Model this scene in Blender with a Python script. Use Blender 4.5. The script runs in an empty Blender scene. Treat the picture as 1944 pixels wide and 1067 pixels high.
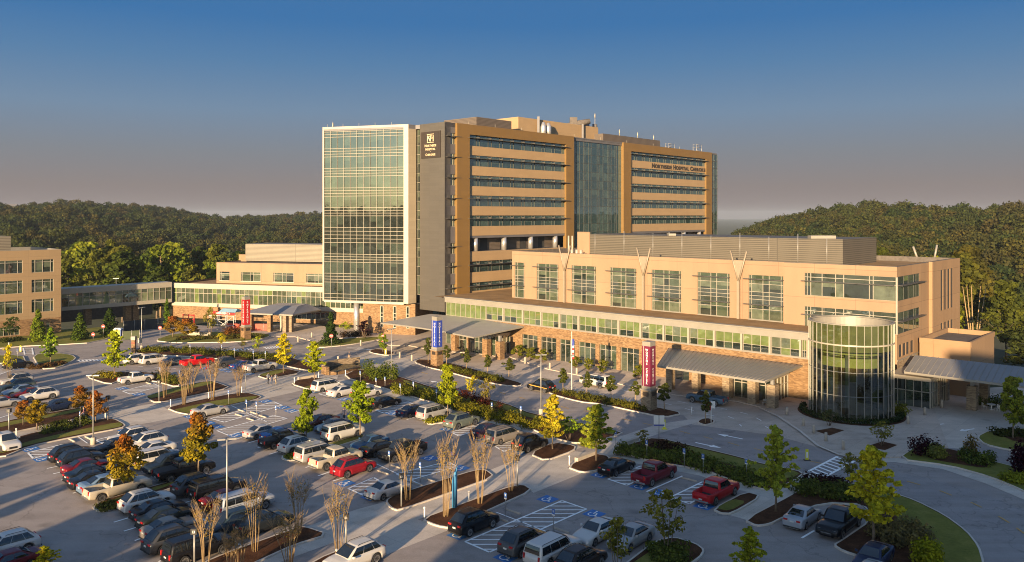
import bpy, math, random
import numpy as np
from mathutils import Vector, Matrix
# ---------------------------------------------------------------- site survey
# camera 26.5 m above the car park, level; the building grid is turned 42.5 degrees
F, CX, VH, H = 1530.0, 972.0, 409.0, 26.5
TH = math.radians(42.5)
S, C_ = math.sin(TH), math.cos(TH)
SUN_AZ, SUN_EL = 21.5, 9.8        # light travels towards this bearing (deg right of +Y)
R = math.radians
def W(u, v, z=0.0):               # photo pixel of a point at height z -> map position (metres)
    Y = F * (H - z) / (v - VH)
    return ((u - CX) / F * Y, Y)
def XY(p, q): return (p * S - q * C_, p * C_ + q * S)
def PQ(x, y): return (x * S + y * C_, -x * C_ + y * S)
def pu(u, q):                     # p where the sight line of column u crosses the wall plane q
    r = (u - CX) / F
    return q * (C_ + r * S) / (S - r * C_)
def qu(u, p):
    r = (u - CX) / F
    return p * (S - r * C_) / (C_ + r * S)
def zv(v, Y): return H + (VH - v) * Y / F
scene = bpy.context.scene
COL = scene.collection
rnd = random.Random(7)
# ---------------------------------------------------------------- mesh builder
class MB:
    def __init__(s): s.v = []; s.f = []; s.m = []; s.sm = []
    def face(s, pts, m=0, smooth=False):
        n = len(s.v); s.v.extend([tuple(p) for p in pts])
        s.f.append(tuple(range(n, n + len(pts)))); s.m.append(m); s.sm.append(smooth)
    def hexa(s, b, t, m=0):       # bottom ring (ccw from above), top ring
        n = len(s.v); k = len(b); s.v.extend([tuple(p) for p in b]); s.v.extend([tuple(p) for p in t])
        s.f.append(tuple(range(n + k - 1, n - 1, -1))); s.f.append(tuple(range(n + k, n + 2 * k)))
        for i in range(k):
            j = (i + 1) % k
            s.f.append((n + i, n + j, n + k + j, n + k + i))
        s.m.extend([m] * (k + 2)); s.sm.extend([False] * (k + 2))
    def box(s, x0, x1, y0, y1, z0, z1, m=0):
        b = [(x0, y0), (x1, y0), (x1, y1), (x0, y1)]
        s.hexa([(x, y, z0) for x, y in b], [(x, y, z1) for x, y in b], m)
    def prism(s, poly, z0, z1, m=0):
        poly = ccw(poly)
        s.hexa([(x, y, z0) for x, y in poly], [(x, y, z1) for x, y in poly], m)
    def flat(s, poly, z, m=0):
        s.face([(x, y, z) for x, y in ccw(poly)], m)
    def grid(s, rings, m=0, closed=True, smooth=True, caps=False):
        n = len(s.v); k = len(rings[0])
        for r in rings: s.v.extend([tuple(p) for p in r])
        for i in range(len(rings) - 1):
            for j in range(k if closed else k - 1):
                a = n + i * k + j; b = n + i * k + (j + 1) % k
                s.f.append((a, b, b + k, a + k)); s.m.append(m); s.sm.append(smooth)
        if caps:
            s.f.append(tuple(range(n + k - 1, n - 1, -1))); s.f.append(tuple(range(n + (len(rings) - 1) * k, n + len(rings) * k)))
            s.m.extend([m, m]); s.sm.extend([False, False])
    def tube(s, pts, rads, n=8, m=0, caps=True):
        pts = [Vector(p) for p in pts]; rings = []
        for i, p in enumerate(pts):
            d = (pts[min(i + 1, len(pts) - 1)] - pts[max(i - 1, 0)]).normalized()
            a = d.orthogonal().normalized() if abs(d.z) < .9 else Vector((1, 0, 0)) - d * d.x
            a.normalize(); b = d.cross(a); r = rads[i] if hasattr(rads, '__len__') else rads
            rings.append([p + (a * math.cos(t) + b * math.sin(t)) * r for t in [2 * math.pi * k / n for k in range(n)]])
        s.grid(rings, m, True, True, caps)
    def cyl(s, x, y, z0, z1, r, n=12, m=0, r2=None): s.tube([(x, y, z0), (x, y, z1)], [r, r if r2 is None else r2], n, m)
    def build(s, name, mats, parent=None, loc=None):
        me = bpy.data.meshes.new(name)
        me.from_pydata(s.v, [], s.f)
        if not isinstance(mats, (list, tuple)): mats = [mats]
        for m in mats: me.materials.append(m)
        if s.m: me.polygons.foreach_set('material_index', s.m)
        me.polygons.foreach_set('use_smooth', s.sm)
        if s.f:                    # metric UVs: walls along the wall and up, floors in plan
            nl = len(me.loops); vi = np.empty(nl, np.int32); me.loops.foreach_get('vertex_index', vi)
            co = np.array(s.v, np.float64)
            nf = len(s.f); nor = np.empty(nf * 3, np.float32); me.polygons.foreach_get('normal', nor); nor = nor.reshape(-1, 3)
            tot = np.empty(nf, np.int32); me.polygons.foreach_get('loop_total', tot)
            fn = np.repeat(nor, tot, axis=0); lc = co[vi]
            hl = np.hypot(fn[:, 0], fn[:, 1]) + 1e-9; up = np.abs(fn[:, 2]) > .75
            uu = np.where(up, lc[:, 0], (-fn[:, 1] * lc[:, 0] + fn[:, 0] * lc[:, 1]) / hl)
            vv = np.where(up, lc[:, 1], lc[:, 2])
            uv = me.uv_layers.new(name='UVMap'); uv.data.foreach_set('uv', np.stack([uu, vv], 1).astype(np.float32).ravel())
        me.update()
        o = bpy.data.objects.new(name, me); COL.objects.link(o)
        if parent is not None: o.parent = parent
        if loc is not None: o.location = loc
        return o
def ccw(poly):
    a = sum(poly[i][0] * poly[(i + 1) % len(poly)][1] - poly[(i + 1) % len(poly)][0] * poly[i][1] for i in range(len(poly)))
    return list(poly) if a > 0 else list(reversed(poly))
def inset(poly, d):               # shrink a simple polygon by d metres
    poly = ccw(poly); n = len(poly); out = []
    for i in range(n):
        p0, p1, p2 = [Vector((*poly[(i + k) % n], 0)) for k in (-1, 0, 1)]
        e1 = (p1 - p0).normalized(); e2 = (p2 - p1).normalized()
        n1 = Vector((-e1.y, e1.x, 0)); n2 = Vector((-e2.y, e2.x, 0)); b = n1 + n2
        k = b.dot(n1)
        b = b / k if k > .35 else (n1 + n2) * 1.2
        out.append(((p1 + b * d).x, (p1 + b * d).y))
    return out
def smooth_poly(poly, it=2):      # Chaikin corner rounding
    for _ in range(it):
        q = []
        for i in range(len(poly)):
            a, b = poly[i], poly[(i + 1) % len(poly)]
            q += [(a[0] * .8 + b[0] * .2, a[1] * .8 + b[1] * .2), (a[0] * .2 + b[0] * .8, a[1] * .2 + b[1] * .8)]
        poly = q
    return poly
class Fr:                          # wall frame: a along the wall, b outwards, z up
    def __init__(s, o, d, n): s.o = o; s.d = d; s.n = n
    def pt(s, a, b, z): return (s.o[0] + s.d[0] * a + s.n[0] * b, s.o[1] + s.d[1] * a + s.n[1] * b, z)
    def box(s, mb, a0, a1, b0, b1, z0, z1, m=0):
        ps = ccw([s.pt(a, b, 0)[:2] for a, b in ((a0, b0), (a1, b0), (a1, b1), (a0, b1))])
        mb.hexa([(x, y, z0) for x, y in ps], [(x, y, z1) for x, y in ps], m)
    def quad(s, mb, a0, a1, z0, z1, b=0, m=0):
        q = [s.pt(a0, b, z0), s.pt(a1, b, z0), s.pt(a1, b, z1), s.pt(a0, b, z1)]
        n = Vector(q[1]) - Vector(q[0]); n = n.cross(Vector(q[3]) - Vector(q[0]))
        if n.x * s.n[0] + n.y * s.n[1] < 0: q.reverse()
        mb.face(q, m)
def wall(mb, fr, a0, a1, z0, z1, holes=(), depth=.25, m=0, mr=None, b=0.0, zones=()):
    """wall sheet with real openings and reveals; zones = [(ztop, material)] from the bottom"""
    mr = m if mr is None else mr
    As = sorted({a0, a1, *[x for h in holes for x in h[:2]]}); Zs = sorted({z0, z1, *[x for h in holes for x in h[2:4]], *[z for z, _ in zones]})
    As = [a for a in As if a0 - 1e-6 <= a <= a1 + 1e-6]; Zs = [z for z in Zs if z0 - 1e-6 <= z <= z1 + 1e-6]
    for i in range(len(As) - 1):
        for j in range(len(Zs) - 1):
            ca, cz = (As[i] + As[i + 1]) / 2, (Zs[j] + Zs[j + 1]) / 2
            if any(h[0] < ca < h[1] and h[2] < cz < h[3] for h in holes): continue
            mm = m
            for zt, zm in reversed(zones):
                if cz < zt: mm = zm
            fr.quad(mb, As[i], As[i + 1], Zs[j], Zs[j + 1], b, mm)
    for h in holes:
        x0, x1, y0, y1 = h[:4]
        P = fr.pt
        mb.face([P(x0, b, y0), P(x1, b, y0), P(x1, b - depth, y0), P(x0, b - depth, y0)], mr)
        mb.face([P(x0, b, y1), P(x0, b - depth, y1), P(x1, b - depth, y1), P(x1, b, y1)], mr)
        mb.face([P(x0, b, y0), P(x0, b - depth, y0), P(x0, b - depth, y1), P(x0, b, y1)], mr)
        mb.face([P(x1, b, y0), P(x1, b, y1), P(x1, b - depth, y1), P(x1, b - depth, y0)], mr)
# ---------------------------------------------------------------- naming
def tag(o, label=None, cat=None, group=None, kind=None):
    if label: o['label'] = label
    if cat: o['category'] = cat
    if group: o['group'] = group
    if kind: o['kind'] = kind
    return o
def empty(name, x=0, y=0, z=0, rz=0):
    o = bpy.data.objects.new(name, None); COL.objects.link(o)
    o.location = (x, y, z); o.rotation_euler = (0, 0, rz); o.empty_display_size = .5
    return o
def copy_tree(o, parent=None):
    c = o.copy(); COL.objects.link(c)
    if parent is not None: c.parent = parent
    for ch in o.children: copy_tree(ch, c)
    return c
# ---------------------------------------------------------------- materials
MAT = {}
def new_mat(name):
    m = bpy.data.materials.new(name); m.use_nodes = True; nt = m.node_tree
    for n in list(nt.nodes): nt.nodes.remove(n)
    out = nt.nodes.new('ShaderNodeOutputMaterial'); b = nt.nodes.new('ShaderNodeBsdfPrincipled')
    nt.links.new(b.outputs[0], out.inputs[0]); MAT[name] = m
    return m, nt, b
def N(nt, t, **kw):
    n = nt.nodes.new(t)
    for k, v in kw.items():
        if k in n.inputs: n.inputs[k].default_value = v
        else: setattr(n, k, v)
    return n
def rgba(c): return (*c, 1) if len(c) == 3 else c
def ramp(nt, fac, stops):
    r = nt.nodes.new('ShaderNodeValToRGB'); e = r.color_ramp.elements
    e[0].position, e[0].color = stops[0][0], rgba(stops[0][1]); e[1].position, e[1].color = stops[-1][0], rgba(stops[-1][1])
    for p, c in stops[1:-1]:
        x = e.new(p); x.color = rgba(c)
    nt.links.new(fac, r.inputs[0]); return r.outputs[0]
def mixc(nt, f, a, b, mode='MIX'):
    n = nt.nodes.new('ShaderNodeMix'); n.data_type = 'RGBA'; n.blend_type = mode
    for sock, v in ((n.inputs[0], f), (n.inputs[6], a), (n.inputs[7], b)):
        if hasattr(v, 'is_linked') or hasattr(v, 'links'): nt.links.new(v, sock)
        else: sock.default_value = v if isinstance(v, (int, float)) else rgba(v)
    return n.outputs[2]
def noise(nt, scale, detail=4, coord='Object', vec=None, rough=.55, scl=None):
    tc = nt.nodes.new('ShaderNodeTexCoord'); v = vec or tc.outputs[coord]
    if scl:
        mp = nt.nodes.new('ShaderNodeMapping'); mp.inputs['Scale'].default_value = scl; nt.links.new(v, mp.inputs[0]); v = mp.outputs[0]
    n = N(nt, 'ShaderNodeTexNoise', Scale=scale, Detail=detail, Roughness=rough); nt.links.new(v, n.inputs['Vector'])
    return n.outputs[0]
def bump(nt, b, h, strength=.3, dist=.02):
    n = N(nt, 'ShaderNodeBump', Strength=strength, Distance=dist); nt.links.new(h, n.inputs['Height']); nt.links.new(n.outputs[0], b.inputs['Normal'])
def plain(name, col, rough=.6, metal=0, var=.12, scale=1.5, spec=.5, coord='Object', big=None):
    m, nt, b = new_mat(name)
    c = ramp(nt, noise(nt, scale, 5, coord), [(.3, [x * (1 - var) for x in col]), (.7, [min(1, x * (1 + var)) for x in col])])
    if big: c = mixc(nt, 1, c, ramp(nt, noise(nt, big, 3, coord), [(.35, (.8, .8, .8)), (.65, (1.1, 1.1, 1.1))]), 'MULTIPLY')
    nt.links.new(c, b.inputs['Base Color'])
    b.inputs['Roughness'].default_value = rough; b.inputs['Metallic'].default_value = metal; b.inputs['Specular IOR Level'].default_value = spec
    return m
def panelled(name, col, bw, bh, joint=.02, rough=.7, metal=0, var=.06, jd=.72, off=0.0, stain=.1):
    """wall panels: joints and slight tone differences between panels, laid out in metres"""
    m, nt, b = new_mat(name); col = [x * .85 for x in col]
    tc = nt.nodes.new('ShaderNodeTexCoord')
    br = N(nt, 'ShaderNodeTexBrick', Scale=1.0); br.offset = off; br.squash = 1
    br.inputs['Mortar Size'].default_value = joint; br.inputs['Mortar Smooth'].default_value = .1
    br.inputs['Brick Width'].default_value = bw; br.inputs['Row Height'].default_value = bh
    br.inputs['Color1'].default_value = rgba([x * (1 - var) for x in col]); br.inputs['Color2'].default_value = rgba([min(1, x * (1 + var)) for x in col])
    br.inputs['Mortar'].default_value = rgba([x * jd for x in col]); nt.links.new(tc.outputs['UV'], br.inputs['Vector'])
    st = ramp(nt, noise(nt, .35, 5, 'Object', scl=(1, 1, .25)), [(.3, (1 - stain,) * 3), (.7, (1 + stain * .5,) * 3)])
    nt.links.new(mixc(nt, 1, br.outputs[0], st, 'MULTIPLY'), b.inputs['Base Color'])
    b.inputs['Roughness'].default_value = rough; b.inputs['Metallic'].default_value = metal
    return m
def stone(name, cols, mortar, bw=.42, bh=.125):
    m, nt, b = new_mat(name)
    tc = nt.nodes.new('ShaderNodeTexCoord')
    cols = [[x * .87 for x in k] for k in cols]
    br = N(nt, 'ShaderNodeTexBrick', Scale=1.0); br.offset = .43; br.offset_frequency = 2
    for k, v in (('Mortar Size', .012), ('Mortar Smooth', .2), ('Brick Width', bw), ('Row Height', bh), ('Bias', 0.0)): br.inputs[k].default_value = v
    br.inputs['Color1'].default_value = (0, 0, 0, 1); br.inputs['Color2'].default_value = (1, 1, 1, 1); br.inputs['Mortar'].default_value = (.5, .5, .5, 1)
    nt.links.new(tc.outputs['UV'], br.inputs['Vector'])
    big = noise(nt, 1.1, 3)
    f = mixc(nt, .45, br.outputs[0], big)
    c = ramp(nt, f, [(i / (len(cols) - 1) * .7 + .15, k) for i, k in enumerate(cols)])
    c = mixc(nt, br.outputs[1], c, mortar)
    nt.links.new(c, b.inputs['Base Color']); b.inputs['Roughness'].default_value = .85
    bump(nt, b, br.outputs[1], -.6, .02)
    return m
def glassy(name, body, refl=(.8, .86, .84), f0=.22, rough=.02, var=.25, wav=.012):
    """coated window glass: dark room or blind behind, mirror coat in front"""
    m = bpy.data.materials.new(name); m.use_nodes = True; nt = m.node_tree; MAT[name] = m
    for n in list(nt.nodes): nt.nodes.remove(n)
    out = nt.nodes.new('ShaderNodeOutputMaterial'); mx = nt.nodes.new('ShaderNodeMixShader')
    d = N(nt, 'ShaderNodeBsdfDiffuse'); g = N(nt, 'ShaderNodeBsdfGlossy', Roughness=rough); g.inputs['Color'].default_value = rgba(refl)
    c = ramp(nt, noise(nt, .8, 4), [(.3, [x * (1 - var) for x in body]), (.7, [x * (1 + var) for x in body])])
    nt.links.new(c, d.inputs['Color'])
    lw = N(nt, 'ShaderNodeFresnel', IOR=1.5); ma = N(nt, 'ShaderNodeMath', operation='MULTIPLY_ADD'); ma.inputs[1].default_value = 1 - f0; ma.inputs[2].default_value = f0
    nt.links.new(lw.outputs[0], ma.inputs[0]); nt.links.new(ma.outputs[0], mx.inputs[0])
    bp = N(nt, 'ShaderNodeBump', Strength=wav, Distance=.5); nt.links.new(noise(nt, .5, 2), bp.inputs['Height']); nt.links.new(bp.outputs[0], g.inputs['Normal'])
    nt.links.new(d.outputs[0], mx.inputs[1]); nt.links.new(g.outputs[0], mx.inputs[2]); nt.links.new(mx.outputs[0], out.inputs[0])
    return m
peach = panelled('peach_concrete', (.335, .215, .132), 6.2, 4.6, .03, .8, var=.05, jd=.62, stain=.1)
peach2 = panelled('tan_concrete', (.325, .205, .112), 5.0, 4.4, .03, .8, var=.05, jd=.6, stain=.1)
office = panelled('sand_concrete', (.315, .217, .118), 4.2, 1.45, .02, .8, var=.03, stain=.06)
brown = panelled('bronze_panel', (.215, .125, .038), 3.2, 1.1, .012, .5, var=.03, jd=.85, stain=.04)
tan = panelled('tan_panel', (.40, .27, .145), 3.2, 1.1, .012, .55, var=.03, jd=.85, stain=.05)
greyp = panelled('grey_panel', (.108, .098, .085), 3.0, .55, .012, .5, .2, .05, .8, stain=.05)
greyp2 = panelled('grey_metal_panel', (.165, .155, .16), 2.6, 1.1, .015, .5, .2, .05, .75, stain=.05)
beige = panelled('beige_panel', (.44, .36, .25), 3.0, .9, .015, .55, .1, .04, .8, stain=.04)
louver = panelled('louvre_screen', (.27, .235, .18), 60, .34, .07, .6, .2, .03, .5, stain=.06)
louver3 = panelled('grey_louvre_screen', (.155, .135, .105), 60, .34, .07, .6, .2, .03, .5, stain=.06)
louver2 = panelled('dark_louvre_screen', (.17, .135, .11), 60, .3, .07, .6, .2, .03, .6, stain=.06)
white = plain('cream_metal', (.37, .33, .265), .45, .1, .05)
parap = plain('parapet_metal', (.26, .24, .205), .5, .15, .07, .6)
mull = plain('mullion_metal', (.37, .335, .275), .4, .2, .05)
mulld = plain('dark_mullion', (.16, .16, .15), .4, .3, .05)
steel = plain('steel', (.33, .32, .31), .4, .4, .08)
silver = plain('silver_cladding', (.62, .60, .58), .28, .7, .05)
roofm = plain('gravel_roof', (.30, .185, .085), .95, 0, .25, 14, .2, big=.3)
roofd = plain('dark_roof', (.115, .10, .09), .9, 0, .2, 2, .2)
metalroof = plain('seam_roof', (.21, .205, .205), .42, .35, .07, .5)
canopym = plain('canopy_roof', (.36, .335, .30), .5, .2, .06, .4)
stonew = stone('ledge_stone', [(.11, .06, .027), (.20, .112, .048), (.27, .16, .073), (.33, .215, .11)], (.19, .12, .065))
stoneg = stone('grey_ledge_stone', [(.13, .09, .06), (.23, .165, .105), (.31, .235, .15), (.38, .29, .19)], (.20, .15, .10))
gl_dark = glassy('glass_dark', (.020, .028, .022))
gl_mid = glassy('glass_mid', (.055, .075, .048))
gl_blind = glassy('glass_blind', (.105, .125, .085), f0=.2)
gl_blind2 = glassy('glass_half_blind', (.065, .078, .052), f0=.2)
gl_green = glassy('glass_green', (.12, .155, .055), f0=.14)
gl_olive = glassy('glass_olive', (.060, .070, .022), (.7, .82, .7), .16)
gl_prow_s = glassy('glass_prow_spandrel', (.030, .034, .028), (.40, .48, .44), .25)
mullw = plain('prow_bar', (.30, .27, .215), .4, .1, .05)
gl_prow = glassy('glass_prow', (.022, .026, .022), (.40, .50, .48), .25)
gl_prow_b = glassy('glass_prow_blind', (.045, .058, .045), (.40, .50, .48), .22)
gl_teal = glassy('glass_teal', (.026, .048, .050), (.46, .60, .64), .32)
gl_teal2 = glassy('glass_teal_blind', (.055, .085, .08), (.46, .60, .64), .26)
gl_span = glassy('glass_spandrel', (.045, .056, .046), f0=.24)
vtan = plain('tan_strut', (.27, .22, .16), .5, .1, .06)
gl_black = glassy('glass_black', (.008, .012, .014), f0=.10)
GL = [gl_dark, gl_mid, gl_blind, gl_blind2, gl_span, mull]
mullg = plain('grey_mullion', (.085, .082, .075), .45, .3, .05)
shadem = plain('dark_sunshade', (.07, .065, .06), .5)
GT = [gl_teal, gl_teal, gl_teal2, gl_teal2, gl_teal, mull]
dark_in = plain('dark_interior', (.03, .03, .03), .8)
warm_in = plain('interior_ceiling', (.55, .50, .20), .8)
timber = plain('interior_wood', (.22, .12, .06), .6)
# ================================================================ BUILDINGS
br = random.Random(3)
D1 = (S, C_); D2 = (-C_, S)
def PF(p0): return Fr(XY(p0, 0), D2, (-S, -C_))          # wall facing -p, a = q
def QF(q0): return Fr(XY(0, q0), D1, (C_, -S))           # wall facing -q, a = p
def panes(mb, fr, a0, a1, z0, z1, cols, rows, b=-.2, pick=None, mw=.07, md=.06, mm=5, blind=.55, frame=True):
    """glazing: every pane its own face (blind pulled to a random height), bars in front"""
    As = [a0 + (a1 - a0) * c for c in cols] if cols and cols[-1] <= 1.0001 else cols
    for i in range(len(As) - 1):
        for j in range(len(rows) - 1):
            zb, zt, k = rows[j], rows[j + 1], None
            if pick: k = pick(i, j)
            if k is not None: fr.quad(mb, As[i], As[i + 1], zb, zt, b, k)
            elif br.random() < blind:
                zs = zt - (zt - zb) * br.choice([.35, .5, .6, .75, 1, 1])
                kb = br.choice([2, 2, 3])
                fr.quad(mb, As[i], As[i + 1], zs, zt, b, kb)
                if zs > zb + .01: fr.quad(mb, As[i], As[i + 1], zb, zs, b, br.choice([0, 0, 1]))
            else: fr.quad(mb, As[i], As[i + 1], zb, zt, b, br.choice([0, 1, 1, 3]))
    for a in As[(0 if frame else 1):(None if frame else -1)]:
        fr.box(mb, a - mw / 2, a + mw / 2, b + .002, b + md, rows[0], rows[-1], mm)
    for k, z in enumerate(rows[(0 if frame else 1):(None if frame else -1)]):
        fr.box(mb, As[0], As[-1], b + .004, b + md - .012, z - mw / 2, z + mw / 2, mm)
def lin(a, b, n): return [a + (b - a) * i / n for i in range(n + 1)]
# ---------------------------------------------------------------- hospital tower
tower = empty('hospital_tower', *XY(150, 138)); tw = tower
tag(tower, 'tall hospital tower with a glass prow, grey sign wall and bronze window bays', 'hospital tower')
def part(mb, name, mats, parent):
    o = mb.build(name, mats); o.parent = parent; o.matrix_parent_inverse = Matrix.Translation(-Vector(parent.location)) @ Matrix.Identity(4) if parent.type == 'EMPTY' else Matrix.Identity(4)
    return o
QT = 126.5; QW = 127.1; ZT = 46.5
TF = QF(QT); TW = QF(QW)
G0 = Vector((-43.0, 183.2)); B0 = Vector((-22.7, 176.9)); S0 = XY(117.4, QW)
pe = [pu(u, QT) for u in (868, 892, 1075, 1090, 1184, 1198.5, 1341, 1352, 1364)]
BANDS = [(41.9, 44.3), (37.45, 39.85), (33.0, 35.4), (28.55, 30.95), (24.1, 26.5), (13.9, 16.3), (9.75, 11.6)]
# main bodies and roofs
mb = MB()
back = 150.0
e1 = (B0 - G0).normalized(); nrm = Vector((e1.y, -e1.x))            # prow direction / outward normal
GF = Fr(G0, e1, nrm); LG = (B0 - G0).length
poly = [G0, B0, B0 + Vector(D1) * 2.0, Vector(XY(118.0, 134)), Vector(S0), Vector(XY(pe[8], QW)), Vector(XY(pe[8], back)), Vector(XY(128, back)), G0 + Vector((.3, .954)) * 16]
rp = [tuple(x) for x in poly]
mb.flat(inset(rp, .5), 45.6, 1)
mb.hexa([(x, y, 45.59) for x, y in ccw(rp)], [(x, y, 45.6) for x, y in ccw(rp)], 1)
# parapet ring
ou = ccw(rp); inn = inset(rp, .45)
for i in range(len(ou)):
    j = (i + 1) % len(ou)
    q = [ou[i], ou[j], inn[j], inn[i]]
    mb.hexa([(x, y, 45.605) for x, y in q], [(x, y, ZT - .004) for x, y in q], 0)
# hidden back and left walls
for a, b_ in ((poly[5], poly[6]), (poly[6], poly[7]), (poly[7], poly[8]), (poly[8], poly[0])):
    zb0 = 0 if a.x > -20 and b_.x > -20 else 6.95
    mb.face([(a.x, a.y, zb0), (b_.x, b_.y, zb0), (b_.x, b_.y, 45.6), (a.x, a.y, 45.6)], 2)
part(mb, 'roof', [greyp2, roofd, tan], tower)
# prow glazing
rows = []
tops = [44.2, 39.75, 35.3, 30.85, 26.4, 20.4, 16.0, 11.4]
zs = [7.35, 7.9]
for t in reversed(tops):
    zs += [t - 2.6, t]
    nxt = [x for x in tops if x > t]
    lim = (min(nxt) - 2.6) if nxt else 46.0
    k = 3
    for i in range(1, k + (1 if lim - t > 2.5 else 0)): zs.append(t + (lim - t) * i / (k + (1 if lim - t > 2.5 else 0)))
zs.append(46.0); zs = sorted(set(round(z, 3) for z in zs))
vis = {round(t - 2.6, 3) for t in tops}
GLp = [gl_prow, gl_prow, gl_prow_b, gl_prow_b, gl_prow_s, mullw]
mb = MB()
cols = lin(.35, LG - 1.15, 12)
panes(mb, GF, 0, 1, 0, 0, cols, zs, -.15, pick=lambda i, j: None if zs[j] in vis else 4, mw=.075, md=.14, blind=.5)
pg = part(mb, 'curtain_wall', GLp, tower); pg['label'] = 'angled glass prow with cream horizontal bars'
mb = MB()
GF.box(mb, LG - 1.15, LG, -.4, .12, 7.1, ZT + .02); GF.box(mb, 0, .35, -.4, .12, 7.1, ZT + .02); GF.box(mb, .35, LG - 1.15, -.4, .1, 46.0, ZT + .02); GF.box(mb, .35, LG - 1.15, -.4, .1, 6.85, 7.35)
part(mb, 'edge_trim', white, tower)
mb = MB()   # soffit of the prow
mb.flat(inset(rp, .1), 6.95, 0)
part(mb, 'soffit', greyp2, tower)
# beige return wall, glass slot, sign wall
BF = Fr(B0, D1, (C_, -S))
mb = MB(); wall(mb, BF, 0, 2.2, 7.1, ZT, m=0, b=-.003); part(mb, 'return_wall', beige, tower)
SF = Fr(XY(117.4, 0), D2, (-S, -C_))
mb = MB(); a1 = qu(797, 117.4)
b0 = qu(789, 117.4 + 1.5)
slot = MB(); f2 = Fr(XY(117.8, 0), D2, (-S, -C_)); panes(slot, f2, a1 - .3, a1 + 2.4, 9, 46.2, [0, .5, 1], lin(9, 46.2, 18), 0, blind=.3); part(slot, 'slot_window', GL[:2] + [gl_blind2, gl_blind2, gl_blind2, mull], tower)
SF.box(mb, QW, a1, -1.7, .0, 5.8, ZT + .05)
part(mb, 'sign_wall', greyp, tower)
# grey side wall with small windows
p0 = 117.4
sw = [(pu(849.5, QW), pu(866, QW), a, b) for a, b in BANDS[:5] + [(18.2, 20.5)] + BANDS[5:]]
mb = MB(); wall(mb, TW, p0 + .002, pe[0], 5.8, ZT, sw, .3, 0); part(mb, 'side_wall', greyp2, tower)
for h in sw:
    mb = MB(); panes(mb, TW, h[0], h[1], h[2], h[3], [0, .68, 1], [h[2], h[3] - .75, h[3]], -.25, blind=.3); w = part(mb, 'small_window', GT, tower)
    mb = MB(); TW.box(mb, h[0] - .6, h[1] + 1.0, .05, .75, h[3] - .78, h[3] - .7); part(mb, 'sunshade', shadem, w)
# bronze bays
def bay(a0, a1, w0, w1, n):
    mb = MB()
    TF.box(mb, a0, w0, -1.0, 0, 9, ZT); TF.box(mb, w1, a1, -1.0, 0, 9, ZT); TF.box(mb, w0, w1, -1.0, 0, 44.3, ZT - .004)
    part(mb, 'bronze_frame', brown, tower)
    f = TW
    mb = MB()
    zz = sorted([z for b in BANDS for z in b])
    segs = [(39.85, 41.9), (35.4, 37.45), (30.95, 33.0), (26.5, 28.55), (22.0, 24.1), (16.3, 18.5), (11.6, 13.9), (8.5, 9.75)]
    for z0, z1 in segs: f.box(mb, w0, w1, -.5, .15, z0, z1)
    part(mb, 'spandrel', tan, tower)
    for z0, z1 in BANDS:
        cols = [w0]; k = 0
        step = (w1 - w0) / n
        for i in range(n): cols += [w0 + step * (i + .72), w0 + step * (i + 1)]
        mb = MB(); panes(mb, f, 0, 1, z0, z1, cols, [z0, z1 - .72, z1], -.12, mw=.06, md=.1, blind=.45)
        w = part(mb, 'window_band', GT[:5] + [mullg], tower)
        mb = MB()
        f.box(mb, w0 - .5, w1 + 1.1, .16, 1.0, z1 - .78, z1 - .68)
        for i in range(n): f.box(mb, w0 + step * (i + .72) - .05, w0 + step * (i + .72) + .05, .1, .95, z1 - .68, z1 - .42)
        part(mb, 'sunshade', shadem, w)
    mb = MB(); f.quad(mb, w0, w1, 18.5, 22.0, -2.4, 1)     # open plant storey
    n2 = 5
    for i in range(n2): f.quad(mb, w0 + (w1 - w0) * (i + .25) / n2, w0 + (w1 - w0) * (i + .9) / n2, 18.6, 21.2, -2.3, 2)
    f.box(mb, w0, w1, -2.4, .1, 21.45, 22.0, 0); f.box(mb, w0, w1, -2.4, 0, 18.3, 18.52, 0)
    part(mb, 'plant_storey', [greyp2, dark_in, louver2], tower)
bay(pe[0], pe[3], pe[1], pe[2], 9)
bay(pe[4], pe[7], pe[5], pe[6], 11)
for u in (905.6, 960, 1010.5, 1057, 1206, 1240, 1271, 1301, 1330):
    mb = MB(); x, y, _ = TW.pt(pu(u, QW), -.55, 0); mb.cyl(x, y, 18.5, 21.5, .62, 20); part(mb, 'round_column', silver, tower)
mb = MB(); f = TW
wd = pe[4] - pe[3]
cols = [pe[3] + wd * k for k in (0, .07, .1, .155, .23, .26, .33, .38, .5, .54, .62, .72, .745, .79, .87, .9, 1)]
panes(mb, f, 0, 1, 0, 0, cols, [9, 13.5, 16, 17.4, 18.8, 20.4, 22.2, 24.4, 26.6, 28.9, 31.1, 33.3, 35.6, 37.8, 40, 42.2, 44.3, 46.2], -.3, mw=.06, md=.06, blind=.18)
pw = part(mb, 'blue_curtain_wall', GT[:5] + [mullg], tower)
mb = MB(); f.box(mb, pe[3], pe[4], -1, .1, 46.2, ZT - .02); part(mb, 'glass_cap', greyp2, tower)
mb = MB(); panes(mb, f, 0, 1, 0, 0, lin(pe[7], pe[8], 2), lin(9, 46, 17), .1, mw=.12, md=.1, blind=.1)
EFc = Fr(XY(pe[8], QW), D2, (S, C_)); panes(mb, EFc, .1, 20, 0, 0, lin(.1, 20, 8), lin(9, 46, 17), .1, blind=.1)
part(mb, 'corner_glazing', GT[:5] + [mullg], tower)
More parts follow.
